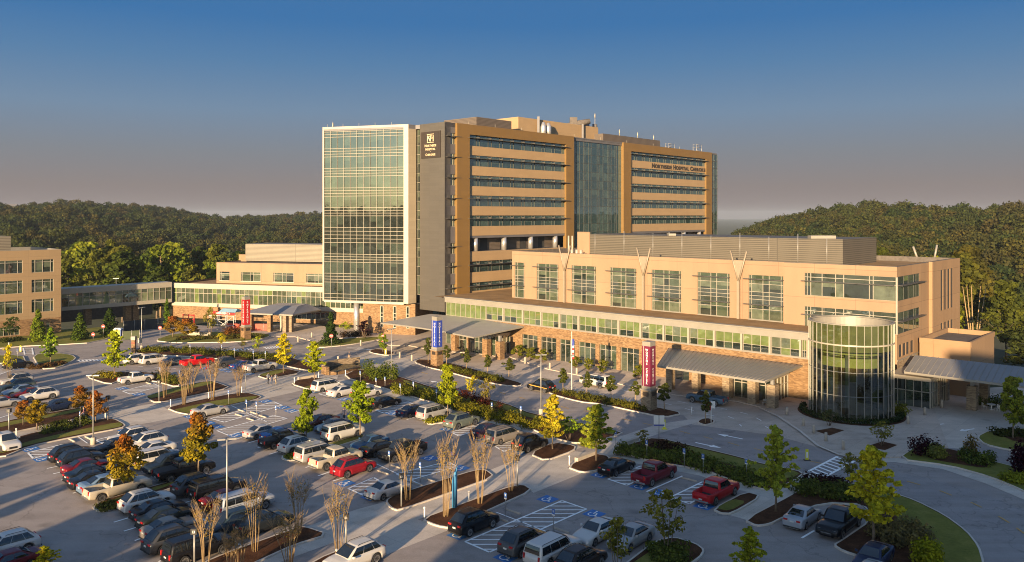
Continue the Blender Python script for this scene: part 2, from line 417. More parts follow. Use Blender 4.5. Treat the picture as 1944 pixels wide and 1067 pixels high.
# roof plant
def block(name, mat, p0, p1, q0, q1, z0, z1, par, cap=None):
    mb = MB(); mb.prism([XY(p0, q0), XY(p1, q0), XY(p1, q1), XY(p0, q1)], z0, z1)
    return part(mb, name, mat, par)
block('penthouse', tan, pu(984, 134), pu(1135.6, 134), 134, 147, 45.4, 51.0, tower)
block('roof_screen', louver2, pu(904.6, 131), pu(971, 131), 131, 142, 45.4, 49.15, tower)
block('roof_screen', louver2, pu(1145, 131), pu(1253, 131), 131, 143, 45.4, 49.0, tower)
for u in (1031.5, 1041):
    p = pu(u, 132.6); mb = MB(); x, y = XY(p, 132.6)
    mb.tube([(x, y, 45.4), (x, y, 49.0), (x, y, 50.2)], [.75, .75, .32], 14); part(mb, 'exhaust_stack', silver, tower)
mb = MB(); p = pu(1022, 133.4); x, y = XY(p, 133.4); mb.box(x - .3, x + .3, y - .3, y + .3, 45.4, 51.6); part(mb, 'duct', greyp2, tower)
mb = MB(); p = pu(1106, 133.6); x, y = XY(p, 133.6); mb.box(x - .25, x + .25, y - .25, y + .25, 45.4, 51.3); part(mb, 'duct', greyp2, tower)
mb = MB()
x, y = XY(pu(1090, 138), 138)
mb.tube([(x - 4, y, 51.2), (x - 1, y, 51.7), (x + 1.5, y, 52.0), (x + 4.4, y, 52.6)], [.2, .6, .9, .7], 12); mb.box(x - 1.2, x + .8, y - .8, y + .8, 51, 53.6)
part(mb, 'exhaust_fan', roofd, tower)
mb = MB(); x, y = XY(pu(1113, 138), 138); mb.cyl(x, y, 51, 52.4, .9, 12); mb.cyl(x + 2.4, y, 51, 52.2, .7, 12); part(mb, 'air_handler', greyp2, tower)
for u, q, z0, z1 in ((1129.5, 136, 51, 55.3), (1176, 136, 49, 51.7), (1210.5, 136, 49, 51.6), (1241, 136, 49, 51.4), (628, 0, 46.5, 47.8)):
    mb = MB()
    x, y = XY(pu(u, q), q) if q else GF.pt(2.0, -1, 0)[:2]
    mb.cyl(x, y, z0 - 3 if q else 45.6, z1, .07, 6); mb.cyl(x, y, z1 - 1.4, z1 - .3, .16, 6); part(mb, 'antenna', white, tower)
for i in range(14):
    u = 640 + i * 50
    if u < 860: x, y = GF.pt(min(LG - 1, 1 + i * 4), -.25, 0)[:2]
    else: x, y = XY(pu(u, QT + .3), QT + .3)
    mb = MB(); mb.cyl(x, y, 46.4, 47.2, .035, 5); part(mb, 'lightning_rod', white, tower)
for u in (1275, 1327):
    mb = MB(); p = pu(u, 130); big = u > 1300
    for dp in (-1.6, 1.6):
        for dq in (0, 1.2):
            x, y = XY(p + dp, 130 + dq); mb.cyl(x, y, 45.6, 49.2 if big else 48.4, .07, 5)
    for z in ((47.2, 48.2, 49.1) if big else (47.4, 48.3)):
        for dq in (0, 1.2): mb.tube([(*XY(p - 1.7, 130 + dq), z), (*XY(p + 1.7, 130 + dq), z)], .07, 5)
    part(mb, 'davit_frame', steel, tower)
# ---------------------------------------------------------------- stone entrance block and pillar under the prow
mb = MB()
st0 = GF.pt(9.6, -1.0, 0); L2 = 12.8
EBF = Fr(st0[:2], e1, nrm)
slits = []
for u in (724.9, 749.4, 774, 799):
    r = (u - CX) / F
    a = (r * st0[1] - st0[0]) / (e1.x - r * e1.y); slits.append((a - .32, a + .32, 1.6, 6.3))
slits = [h for h in slits if h[1] < L2]
wall(mb, EBF, 0, L2, 0, 6.94, slits, .2)
x0 = Vector(st0[:2])
mb.face([(*x0, 0), (*(x0 - nrm * 8), 0), (*(x0 - nrm * 8), 6.94), (*x0, 6.94)])
Ee = x0 + e1 * L2
lobby_left = Vector(XY(113.8, 119.5))
sb = empty('stone_entrance_block', st0[0], st0[1]); tag(sb, 'ledge stone block with tall slit windows beneath the overhanging glass prow', 'stone block')
part(mb, 'stone_wall', stonew, sb)
mb = MB(); mb.face([(*Ee, 0), (*(Ee - nrm * 10), 0), (*(Ee - nrm * 10), 6.94), (*Ee, 6.94)])
part(mb, 'side_stone_wall', stonew, sb)
for h in slits:
    mb = MB(); panes(mb, EBF, h[0], h[1], 0, 0, [0, 1], [h[2], 3.9, 4.7, h[3]], -.12, mw=.12, md=.14, mm=5, blind=0); part(mb, 'slit_window', [gl_dark] * 5 + [white], sb)
px_, py_, _ = GF.pt(13.3 if False else LG - 13.3, -1.1, 0)
mb = MB(); mb.cyl(px_, py_, 0, 6.94, .66, 24)
pil = mb.build('round_pillar', silver); tag(pil, 'silver round pillar holding up the glass prow, vertical blue lettering', 'pillar')
# ---------------------------------------------------------------- women's centre (upper podium)
wc = empty('peach_hospital_wing', *XY(140, 75)); tag(wc, 'long peach concrete hospital wing with tall windows and V columns', 'building')
P1, P2, QR, QL, ZP = 124.2, 123.2, 37.6, 113.8, 19.05
FM = PF(P1); FB = PF(P2); FR_ = QF(QR)
qb = 54.5
win = [(qu(b, P1), qu(a, P1), 9.5, 16.75) for a, b in ((977, 995.6), (1018.7, 1060), (1085, 1131), (1158, 1208), (1237, 1292.6), (1324, 1385), (1421, 1487))]
mb = MB(); wall(mb, FM, qb, QL, 5, ZP, win, .3); part(mb, 'front_wall', peach, wc)
rw = [9.5, 11.2, 11.95, 12.75, 13.35, 14.0, 15.3, 16.1, 16.75]
for k, h in enumerate(win):
    cols = [0, .07, .41, .59, .93, 1] if k else [0, .1, .75, 1]
    def pk(i, j, k=k):
        if j in (2, 3, 4): return 4
        if j in (7,): return 1
        if (i == 2 and k): return br.choice([0, 1])
        return None
    mb = MB(); panes(mb, FM, h[0], h[1], 0, 0, cols, rw, -.22, pk, mw=.07, md=.09, blind=.75); w = part(mb, 'tall_window', GL, wc)
    mb = MB()
    for z in (16.1, 11.95): FM.box(mb, h[0] - .1, h[1] + .75, .02, .6, z - .05, z + .05)
    part(mb, 'sunshade', shadem, w)
    mb = MB(); FM.box(mb, h[0], h[1], -.2, .08, h[2] - .12, h[2]); part(mb, 'sill', parap, w)
for k, u in enumerate((1071, 1221, 1401.4)):
    a = qu(u, P1 - .4); mb = MB()
    FM.box(mb, a - .2, a + .2, .05, .55, 9.0, 15.6)
    for sgn in (-1, 1):
        p0_ = FM.pt(a, .3, 15.4); p1_ = FM.pt(a + sgn * 1.45, .3, 20.6)
        for db in (-.22, .22):
            pass
        mb.tube([p0_, p1_], [.17, .17], 4)
    vc = part(mb, 'v_column', vtan, wc)
    mb = MB(); A = FM.pt(a, .3, 15.9); B_ = FM.pt(a - .95, .3, 19.0); Cc = FM.pt(a + .95, .3, 19.0)
    mb.face([A, B_, Cc]); mb.face([FM.pt(a, .2, 15.9), FM.pt(a + .95, .2, 19.0), FM.pt(a - .95, .2, 19.0)]); part(mb, 'gusset_plate', vtan, vc)
# bumped corner with ribbon windows
ba0, ba1 = qu(1700, P2), qu(1527, P2)
bw = [(QR + .002, ba1, 14.1, 17.6), (QR + .002, ba1, 9.3, 12.4)]
ew = [(P2 + .002, pu(1745, QR), 14.1, 17.6), (P2 + .002, pu(1745, QR), 9.3, 12.4)]
mb = MB(); wall(mb, FB, QR, qb, 5, ZP, bw, .25)
mb.face([FB.pt(qb, 0, 5), FB.pt(qb, -1.05, 5), FB.pt(qb, -1.05, ZP), FB.pt(qb, 0, ZP)])
part(mb, 'corner_front_wall', peach, wc)
pj = pu(1763.6, QR)
mb = MB(); wall(mb, FR_, P2, pj, 0, ZP, ew + [(pu(u - 3, QR), pu(u + 2, QR), 5.9, 7.7) for u in (1707.6 + 2, 1716 + 1, 1723.7, 1731.5)], .05, zones=[(5.5, 1)])
FR_.quad(mb, P2 + .3, pj - .3, 5.8, 7.8, -.055, 2); 
part(mb, 'end_wall', [peach2, stoneg, dark_in], wc)
for h in bw:
    mb = MB(); panes(mb, FB, h[0], h[1], 0, 0, [0, .012, .245, .285, .56, .65, .8, .93, .97, 1][::1], [h[2], h[3] - 1.25, h[3] - .65, h[3]], -.2, lambda i, j: (4 if j else None), mw=.08, md=.1, blind=.6); w = part(mb, 'ribbon_window', GL, wc)
    mb = MB(); FB.box(mb, h[0] + .3, h[1] + .4, .02, .5, h[3] - 1.3, h[3] - 1.2); part(mb, 'sunshade', shadem, w)
for h in ew:
    mb = MB(); panes(mb, FR_, h[0], h[1], 0, 0, [0, .3, .5, .75, .86, 1], [h[2], h[3] - 1.25, h[3]], -.04, mw=.09, md=.03, blind=.2); w = part(mb, 'ribbon_window', [gl_dark, gl_mid, gl_green, gl_blind2, gl_span, mullg], wc)
    mb = MB(); FR_.box(mb, h[0] + .2, h[1] + 1.2, .05, .75, h[3] - 1.3, h[3] - 1.2); part(mb, 'sunshade', shadem, w)
for a in ( .0,): 
    mb = MB(); mb.prism([FB.pt(QR - .12, .12, 0)[:2], FB.pt(QR + .12, .12, 0)[:2], FB.pt(QR + .12, -.12, 0)[:2], FB.pt(QR - .12, -.12, 0)[:2]], 9.3, 17.55); part(mb, 'corner_post', mull, wc)
PE = 155.4
FR2 = QF(QR - .5)
sl = [(pu(u - 1.9, QR - .5), pu(u + 1.6, QR - .5), 11.0, 17.6) for u in (1788, 1794.6, 1801, 1807.5)] + [(pu(u - 1.9, QR - .5), pu(u + 1.6, QR - .5), 6.2, 9.0) for u in (1788, 1794.6, 1801, 1807.5)]
mb = MB(); wall(mb, FR2, pj, PE, 0, ZP + .1, sl, .06, zones=[(5.5, 1)]); mb.face([FR2.pt(pj, 0, 0), FR2.pt(pj, 0, ZP + .1), FR2.pt(pj, -.55, ZP + .1), FR2.pt(pj, -.55, 0)], 0)
part(mb, 'rear_end_wall', [peach2, stoneg], wc)
for h in sl:
    mb = MB(); FR2.quad(mb, h[0], h[1], h[2], h[3], -.05, 0); part(mb, 'slit_window', dark_in, wc)
# stone course cap on the end wall
mb = MB(); FR_.box(mb, P2 + .1, pj, 0, .1, 5.42, 5.58); FR2.box(mb, pj, PE, 0, .1, 5.42, 5.58); part(mb, 'stone_cap', parap, wc)
wpoly = [XY(P2 + .02, QR + .02), XY(P2 + .02, qb), XY(P1 + .02, qb), XY(P1 + .02, QL), XY(PE, QL), XY(PE, QR + .02)]
mb = MB(); mb.flat(wpoly, 18.2, 0)
ou = ccw(wpoly); inn = inset(wpoly, .4)
for i in range(len(ou)):
    j = (i + 1) % len(ou); q = [ou[i], ou[j], inn[j], inn[i]]
    mb.hexa([(x, y, 18.21) for x, y in q], [(x, y, ZP + .06) for x, y in q], 1)
for a, b_ in ((wpoly[3], wpoly[4]), (wpoly[4], wpoly[5])):
    mb.face([(*a, 0), (*b_, 0), (*b_, ZP), (*a, ZP)], 2)
part(mb, 'roof', [roofm, roofd, peach2], wc)
ps = 133.0
sx0 = qu(1600, ps)
block('roof_screen', louver3, ps, 149, qu(1600, ps), qu(1097, ps), 18.2, 22.6, wc)
mb = MB(); Fs = PF(ps); aL, aR = qu(1106, ps - .1), qu(1097, ps - .1)
Fs.box(mb, qu(1120, ps), qu(1097, ps) + .02, -.1, .14, 18.25, 23.1); part(mb, 'screen_pier', peach, wc)
for k in range(9):
    mb = MB(); x, y, _ = Fs.pt(qu(1130 + k * 55, ps), .06, 0); mb.cyl(x, y, 18.2, 23.4 if k % 2 else 22.8, .06, 6); part(mb, 'screen_post', steel, wc)
for u, w_, z in ((1275, 1.4, .4), (1560, 4.2, .5)):
    mb = MB(); x, y = XY(ps + 3, qu(u, ps + 3)); mb.box(x - w_ / 2, x + w_ / 2, y - .8, y + .8, 22.55, 22.6 + z); part(mb, 'rooftop_unit', parap, wc)
for u in (1079.5, 1086.5):
    mb = MB(); x, y = XY(131, qu(u, 131)); mb.cyl(x, y, 18.2, 22.3, .18, 8); part(mb, 'vent_pipe', white, wc)
for u in (1086, 1095, 1103):
    mb = MB(); x, y = XY(127, qu(u, 127)); mb.cyl(x, y, 18.2, 19.7, .3, 8); part(mb, 'vent_cap', white, wc)
for u in (1743, 1774):
    mb = MB(); x, y = XY(PE - 1, 0); q0_ = PE * .3
    pp = pu(u, 44); X0, Y0 = XY(pp, 44)
    mb.tube([(X0, Y0, 18.4), (X0 + (-.7 if u < 1760 else .7), Y0 + .4, 20.9)], .22, 5); part(mb, 'roof_strut', parap, wc)
# ---------------------------------------------------------------- lobby wing
lb = empty('lobby_wing', *XY(118, 82)); tag(lb, 'low stone and glass lobby wing with a clerestory strip before the peach wing', 'building')
PL = 113.6; FL = PF(PL)
qr, ql, qs = qu(1537, PL), qu(845, PL), qu(922, PL)
piers = [1023.7, 1059.4, 1095, 1134, 1174, 1217]
pq = [qu(u, PL) for u in piers]
opens = []
edge = qu(991, PL)
seq = [edge] + pq
for i in range(len(seq) - 1): opens.append((seq[i + 1] + .42, seq[i] - (.42 if i else .05), .05, 4.1))
# under the women's canopy
opens.append((qu(1308, PL), qu(1268, PL), .05, 4.0)); opens.append((qu(1430, PL), qu(1389, PL), .05, 3.9))
clear = [(qu(1534, PL) , qs, 6.1, 8.6)]
mb = MB(); wall(mb, FL, qr, qs, 0, 5.9, opens, .35, 0)
part(mb, 'stone_wall', stonew, lb)
mb = MB(); FL.box(mb, qr, qs + .002, -.3, .08, 5.9, 6.1, 0); FL.box(mb, qr, ql, -.35, .12, 8.6, 9.68, 0); FL.box(mb, qr, ql, -.7, .35, 9.55, 9.74, 0)
part(mb, 'parapet', parap, lb)
for h in opens:
    n = max(3, round((h[1] - h[0]) / 1.25)); mb = MB()
    panes(mb, FL, h[0], h[1], 0, 0, [i / n for i in range(n + 1)], [h[2], h[3] - .85, h[3]], -.3, lambda i, j: br.choice([0, 0, 1, 6]), mw=.08, md=.1)
    part(mb, 'storefront_window', GL + [gl_blind2], lb)
cp = [922, 956, 993, 1028, 1063, 1099, 1134.5, 1175, 1217, 1261, 1308, 1357, 1409, 1463, 1521, 1537]
for i in range(len(cp) - 1):
    a0, a1 = qu(cp[i + 1], PL), qu(cp[i], PL); mb = MB()
    panes(mb, FL, a0 + .22, a1 - .1, 0, 0, [0, .34, .67, 1], [6.1, 7.1, 8.6], -.2, lambda i, j: (br.choice([6, 6, 2]) if j else br.choice([0, 0, 1, 6])), mw=.06, md=.08)
    # mid rail only as a change of view: a slim bar
    FL.box(mb, a0, a0 + .3, -.2, .05, 6.1, 8.6, 5)
    part(mb, 'clerestory_window', GL + [gl_green], lb)
mb = MB()
panes(mb, FL, qs, ql - .3, 0, 0, lin(qs, ql - .3, 8), [.1, 2.6, 4.6, 6.0, 8.6], -.1, lambda i, j: (6 if j > 1 else br.choice([0, 1])), mw=.07, md=.12, mm=5)
FE = Fr(XY(PL + .1, ql - .3), D1, (-C_, S)); FE2 = Fr(XY(PL + .1, ql - .3), D1, (C_, -S))
panes(mb, FE, 0, 6, 0, 0, lin(0, 5.5, 4), [.1, 2.6, 4.6, 6.0, 8.6], 0, lambda i, j: (6 if j > 1 else 0), mw=.07, md=.1)
part(mb, 'hall_glazing', GL + [gl_green], lb)
lp = [XY(PL, qr), XY(PL, ql), XY(P1 + .01 + 5, ql), XY(P1 + 5, QL - .1), XY(P1 - .01, QL - .1), XY(P1 - .01, qb), XY(P2 - .01, qb), XY(P2 - .01, qr)]
mb = MB(); mb.flat(lp, 9.38, 0)
a, b_ = XY(P2, qr), XY(PL, qr); mb.face([(*a, 0), (*b_, 0), (*b_, 9.6), (*a, 9.6)], 1)
part(mb, 'roof', [roofm, stoneg], lb)
mb = MB()    # roof between the peach wing and the tower
mb.flat([XY(PL + .4, QL - .2), XY(PL + .4, QW - .3), XY(165, QW - .3), XY(165, QL + .01), XY(PL + 6, QL + .01)], 9.42, 0); part(mb, 'rear_roof', roofm, lb)
# ---------------------------------------------------------------- glass rotunda
RCX, RCY = W(1615, 805); RCY += 5.2; RCX = (1615 - CX) / F * RCY
mullm = plain('soft_mullion', (.30, .28, .24), .45, .2, .05)
rot = empty('glass_rotunda', RCX, RCY); tag(rot, 'round glass rotunda with slim vertical bars at the right corner of the hospital', 'rotunda')
RR = 5.2
def ringp(r, t, z): return (RCX + r * math.sin(t), RCY - r * math.cos(t), z)
def rring(mb, r0, r1, z0, z1, m=0, n=72, t0=-math.pi, t1=math.pi):
    for i in range(n):
        a, b_ = t0 + (t1 - t0) * i / n, t0 + (t1 - t0) * (i + 1) / n
        mb.hexa([ringp(r0, a, z0), ringp(r1, a, z0), ringp(r1, b_, z0), ringp(r0, b_, z0)][::-1], [ringp(r0, a, z1), ringp(r1, a, z1), ringp(r1, b_, z1), ringp(r0, b_, z1)][::-1], m)
m, nt, b = new_mat('rotunda_glass')
nt.nodes.remove(b); o_ = [n for n in nt.nodes if n.type == 'OUTPUT_MATERIAL'][0]
tr = N(nt, 'ShaderNodeBsdfTransparent'); tr.inputs[0].default_value = (.46, .54, .44, 1); gg = N(nt, 'ShaderNodeBsdfGlossy', Roughness=.02); gg.inputs[0].default_value = (.8, .88, .86, 1)
mx = nt.nodes.new('ShaderNodeMixShader'); fr_ = N(nt, 'ShaderNodeFresnel', IOR=1.5); ma = N(nt, 'ShaderNodeMath', operation='MULTIPLY_ADD'); ma.inputs[1].default_value = .82; ma.inputs[2].default_value = .16
nt.links.new(fr_.outputs[0], ma.inputs[0]); nt.links.new(ma.outputs[0], mx.inputs[0]); nt.links.new(tr.outputs[0], mx.inputs[1]); nt.links.new(gg.outputs[0], mx.inputs[2]); nt.links.new(mx.outputs[0], o_.inputs[0])
gl_rot = m
mb = MB()
for i in range(36):
    a, b_ = 2 * math.pi * (i + .5) / 36, 2 * math.pi * (i + 1.5) / 36
    mb.face([ringp(RR, a, .15), ringp(RR, b_, .15), ringp(RR, b_, 9.0), ringp(RR, a, 9.0)], 0)
    mb.face([ringp(RR, a, 9.0), ringp(RR, b_, 9.0), ringp(RR, b_, 12.4), ringp(RR, a, 12.4)], 1)
part(mb, 'glazing', [gl_rot, gl_olive], rot)
mb = MB()
for i in range(36):
    t = 2 * math.pi * (i + .5) / 36
    ps_ = [ringp(RR + .01, t - .005, 0), ringp(RR + .10, t - .005, 0), ringp(RR + .10, t + .005, 0), ringp(RR + .01, t + .005, 0)]
    ps_ = ccw([p[:2] for p in ps_]); mb.hexa([(x, y, 0.1) for x, y in ps_], [(x, y, 12.45) for x, y in ps_])
part(mb, 'mullion', mullm, rot)
mb = MB(); rring(mb, RR - .12, RR + .12, 12.4, 12.52); part(mb, 'ring_beam', parap, rot); mb = MB(); rring(mb, RR - .02, RR + .14, 9.75, 9.93); part(mb, 'ring_beam', white, rot)
mb = MB(); rring(mb, RR - .02, RR + .06, 6.35, 6.42); rring(mb, RR - .02, RR + .06, 3.3, 3.37); rring(mb, RR - .1, RR + .12, 0, .2); part(mb, 'transom', mulld, rot)
mb = MB(); rring(mb, .1, RR - .1, 10.0, 10.2, 0, 36); rring(mb, RR - .3, RR - .12, 10.2, 12.38, 0, 48); part(mb, 'roof', parap, rot)
mb = MB(); rring(mb, RR - 1.9, RR - .6, 6.9, 8.1, 0, 48); rring(mb, .1, RR - .2, 8.6, 8.8, 0, 36); part(mb, 'ceiling_cove', warm_in, rot)
mb = MB(); rring(mb, .05, 1.5, 0.1, 6.9, 0, 24); part(mb, 'interior_core', timber, rot)
mb = MB(); rring(mb, .1, RR - .2, .02, .08, 0, 36); part(mb, 'floor_slab', roofd, rot)
mb = MB()
for t in (-.5, .75, 1.4, -1.3):
    x, y, _ = ringp(RR - .7, t, 0); mb.cyl(x, y, .1, 8.6, .25, 10)
part(mb, 'interior_column', parap, rot)
# link between rotunda and wing
mb = MB(); mb.prism([XY(113.7, 37.8), XY(113.7, 46.9), XY(123.1, 46.9), XY(123.1, 37.8)], 0, 8.9, 0)
lk = mb.build('rotunda_link', stoneg); tag(lk, 'grey stone link wall behind the glass rotunda', 'wall')
mb = MB(); mb.prism([XY(115.6, 36.7), XY(115.6, 37.7), XY(117, 37.7), XY(117, 36.7)], 0, 10.6, 0)
o = mb.build('corner_pier', parap); tag(o, 'pale square pier at the right side of the glass rotunda', 'pier')
# ---------------------------------------------------------------- canopies
def canopy(name, label, p0, p1, q0, q1, zfun, mat, cols, thick=.35, cut=0, trim=None, colmat=None, colz=4.35):
    can = empty(name, *XY((p0 + p1) / 2, (q0 + q1) / 2)); tag(can, label, 'canopy', 'entrance canopies')
    mb = MB(); n = 16; k = 8; g = []
    for i in range(n + 1):
        row = []
        for j in range(k + 1):
            t = j / k; p = p0 + (p1 - p0) * t; q = q0 + (q1 - q0) * i / n
            if cut and i / n > 0: q = q0 + (q1 - cut * (1 - t) - q0) * i / n
            row.append((*XY(p, q), zfun(t, i / n)))
        g.append(row)
    def put(dz, flip):
        for i in range(n):
            for j in range(k):
                q = [g[i][j], g[i + 1][j], g[i + 1][j + 1], g[i][j + 1]]
                q = [(x, y, z - dz) for x, y, z in q]
                mb.face(q if flip else q[::-1], 0 if dz == 0 else 1)
    put(0, False); put(thick, True)
    rim = [g[i][0] for i in range(n + 1)] + [g[n][j] for j in range(1, k + 1)] + [g[i][k] for i in range(n - 1, -1, -1)] + [g[0][j] for j in range(k - 1, 0, -1)]
    for i in range(len(rim)):
        a, b_ = rim[i], rim[(i + 1) % len(rim)]
        mb.face([a, b_, (b_[0], b_[1], b_[2] - thick), (a[0], a[1], a[2] - thick)], 2)
    part(mb, 'roof', [mat, parap, parap], can)
    if mat is metalroof:          # standing seams as real ribs
        mb = MB(); ns = int((q1 - q0) / .75)
        for i in range(ns + 1):
            s_ = i / ns; pts = []
            for j in range(k + 1):
                t = j / k; q = q0 + (q1 - q0) * s_
                if cut: q = q0 + (q1 - cut * (1 - t) - q0) * s_
                pts.append((*XY(p0 + (p1 - p0) * t, q), zfun(t, s_) + .03))
            mb.tube(pts, .035, 4, 0)
        part(mb, 'standing_seam', parap, can)
    for (u, v, s) in cols:
        x, y = W(u, v); mb = MB()
        pp, qq = PQ(x, y); pp = min(max(pp, p0 + .9), p1 - .9); qq = min(max(qq, q0 + 1.0), q1 - 1)
        c = [XY(pp + a * s, qq + b_ * s) for a, b_ in ((-.5, -.5), (.5, -.5), (.5, .5), (-.5, .5))]
        mb.prism(c, 0, 3.3); part(mb, 'stone_column', colmat or stonew, can)
        mb = MB(); c = [XY(pp + a * s * .35, qq + b_ * s * .35) for a, b_ in ((-.5, -.5), (.5, -.5), (.5, .5), (-.5, .5))]; mb.prism(c, 3.3, colz); part(mb, 'column_post', steel, can)
    return can
can1 = canopy('entrance_canopy', 'wide curved grey canopy over the main hospital entrance beside the blue pylon', 100.2, 113.5, 101.0, 127.2, lambda t, s: 5.05 + .55 * t + .35 * math.sin(s * 2.6) , canopym,
       [(864, 666, 1.1), (924, 677, 1.2), (955.5, 683, 1.2), (893, 668, 1.1), (942, 668, 1.1)], .25)
can2 = canopy('entrance_canopy', 'ribbed metal shed canopy on stone columns left of the rotunda', 101.3, 113.5, 47.4, 69.5, lambda t, s: 4.55 + .5 * t, metalroof,
       [(1273, 740, 1.0), (1322, 742, 1.0), (1381, 757, 1.1), (1430, 767, 1.2), (1489, 779, 1.2)], .28, cut=5.5, colmat=stoneg)
can3 = canopy('entrance_canopy', 'ribbed metal canopy reaching out to the right edge from the rotunda side', 118.4, 128.5, 8.0, 35.2, lambda t, s: 5.0 + 1.6 * (1 - abs(2 * t - 1)), metalroof,
       [(1777, 768, 1.2), (1846, 778, 1.2), (1815, 745, 1.1), (1893, 752, 1.1)], .3, colmat=stoneg)
# vestibules
def vestibule(name, label, p0, p1, q0, q1, z1, cat='vestibule'):
    v = empty(name, *XY((p0 + p1) / 2, (q0 + q1) / 2)); tag(v, label, cat)
    mb = MB()
    f1 = PF(p0); panes(mb, f1, 0, 1, 0, 0, lin(q0, q1, max(2, round((q1 - q0) / 1.1))), [.05, 2.3, z1 - .5], 0, lambda i, j: br.choice([0, 0, 1]), mw=.1, md=.1)
    f2 = QF(q0); panes(mb, f2, 0, 1, 0, 0, lin(p0, p1, max(2, round((p1 - p0) / 1.1))), [.05, 2.3, z1 - .5], 0, lambda i, j: br.choice([0, 0, 1]), mw=.1, md=.1)
    part(mb, 'glazing', GL, v)
    mb = MB(); mb.prism([XY(p0 - .2, q0 - .2), XY(p1, q0 - .2), XY(p1, q1 + .2), XY(p0 - .2, q1 + .2)], z1 - .5, z1, 0); part(mb, 'roof', white, v)
    return v
vestibule('glass_vestibule', 'glass entrance vestibule under the hospital canopy', 109.5, 113.4, 104.5, 116.5, 4.2)
vestibule('glass_vestibule', 'sliding door vestibule under the left ribbed canopy', 108.8, 113.4, 49.6, 55.6, 3.9)
vestibule('glass_vestibule', 'low glass entrance between the rotunda and the right canopy', 119.5, 127, 32.2, 37.4, 4.3)
# right rear wing
rwg = empty('rear_service_wing', *XY(139, 33.5)); tag(rwg, 'low pale service wing behind the right hand canopy', 'building')
mb = MB(); mb.prism([XY(131.5, 30), XY(131.5, 36.9), XY(146, 36.9), XY(146, 30)], 0, 7.3, 0); part(mb, 'wall', peach2, rwg)
mb = MB(); c4 = [XY(131.4, 29.9), XY(131.4, 36.9), XY(146.1, 36.9), XY(146.1, 29.9)]
for i in range(4):
    ou = ccw(c4); inn = inset(c4, .35); j = (i + 1) % 4; q = [ou[i], ou[j], inn[j], inn[i]]
    mb.hexa([(x, y, 7.3) for x, y in q], [(x, y, 8.05) for x, y in q], 0)
mb.flat(inset(c4, .3), 7.31, 1); part(mb, 'parapet', [peach2, roofd], rwg)
# ---------------------------------------------------------------- emergency wing
em = empty('emergency_wing', -65, 205); tag(em, 'low emergency wing with a cream glass band behind the red pylon', 'building')
E0 = Vector((-88.3, 209.5)); ee = Vector((.957, -.290)).normalized(); en = Vector((ee.y, -ee.x))
EF = Fr(E0, ee, en); LE = 57.0
mb = MB(); EF.box(mb, 0, LE, -.4, .25, 7.75, 9.0); EF.box(mb, 0, LE, -.4, .2, 3.15, 4.05); part(mb, 'cream_band', white, em)
mb = MB(); panes(mb, EF, 0, 1, 0, 0, lin(.1, LE, 42), [4.05, 6.5, 7.75], -.1, lambda i, j: (br.choice([2, 3, 6]) if j else br.choice([1, 3, 6, 6, 3])), mw=.1, md=.14); part(mb, 'glass_band', GL + [gl_green], em)
lw = [(31.6, 47, .9, 2.7)]
mb = MB(); wall(mb, EF, 0, LE, 0, 3.15, lw, .2, b=-.3); part(mb, 'stone_base', stonew, em)
mb = MB(); panes(mb, EF, 0, 1, 0, 0, lin(31.6, 47, 12), [.9, 2.7], -.42, lambda i, j: br.choice([0, 1]), mw=.12, md=.12); part(mb, 'low_window', GL, em)
mb = MB(); rr_ = [EF.pt(a, b_, 0)[:2] for a, b_ in ((0, 0), (LE, 0), (LE, -30), (0, -30))]; mb.flat(rr_, 8.5, 0)
mb.face([EF.pt(0, -.01, 0), EF.pt(0, -30, 0), EF.pt(0, -30, 9), EF.pt(0, -.01, 9)], 1); part(mb, 'roof', [roofm, stonew], em)
def ea(u, b_):
    r = (u - CX) / F; o_ = EF.pt(0, b_, 0); return (r * o_[1] - o_[0]) / (ee.x - r * ee.y)
ub = -8.0
uw = [(ea(417.4, ub), ea(435.7, ub), 9.2, 11.6), (ea(457.6, ub), ea(495.6, ub), 9.2, 11.6), (ea(518.6, ub), ea(558, ub), 9.2, 11.6), (ea(581, ub), ea(618, ub), 9.2, 11.6)]
mb = MB(); ua0 = ea(411, ub); wall(mb, EF, ua0, ua0 + 40, 8.5, 14.0, uw, .25, b=ub); mb.face([EF.pt(ua0, ub, 8.5), EF.pt(ua0, ub - 20, 8.5), EF.pt(ua0, ub - 20, 14), EF.pt(ua0, ub, 14)][::-1])
part(mb, 'upper_wall', peach, em)
mb = MB(); mb.flat([EF.pt(a, b_, 0)[:2] for a, b_ in ((ua0, ub), (ua0 + 40, ub), (ua0 + 40, ub - 20), (ua0, ub - 20))], 13.7, 0); part(mb, 'upper_roof', roofd, em)
for h in uw:
    n = 1 if h[1] - h[0] < 3.5 else 3
    mb = MB(); panes(mb, EF, h[0], h[1], 0, 0, ([0, .12, 1] if n == 1 else [0, .05, .45, .62, .97, 1]), [h[2], h[3] - .55, h[3]], ub - .2, mw=.09, md=.1, blind=.6); w = part(mb, 'upper_window', GL, em)
    mb = MB(); EF.box(mb, h[0] - .1, h[1] + .1, ub, ub + .12, h[2] - .15, h[2]); part(mb, 'sill', white, w)
us = -18.0; sa = ea(466, us)
mb = MB(); EF.box(mb, sa, sa + 32, us - 10, us, 13.9, 18.6); part(mb, 'roof_screen', louver, em)
mb = MB(); EF.box(mb, sa - 2.5, sa - .02, us - 4, us - .5, 13.7, 15.6); part(mb, 'rooftop_unit', peach2, em)
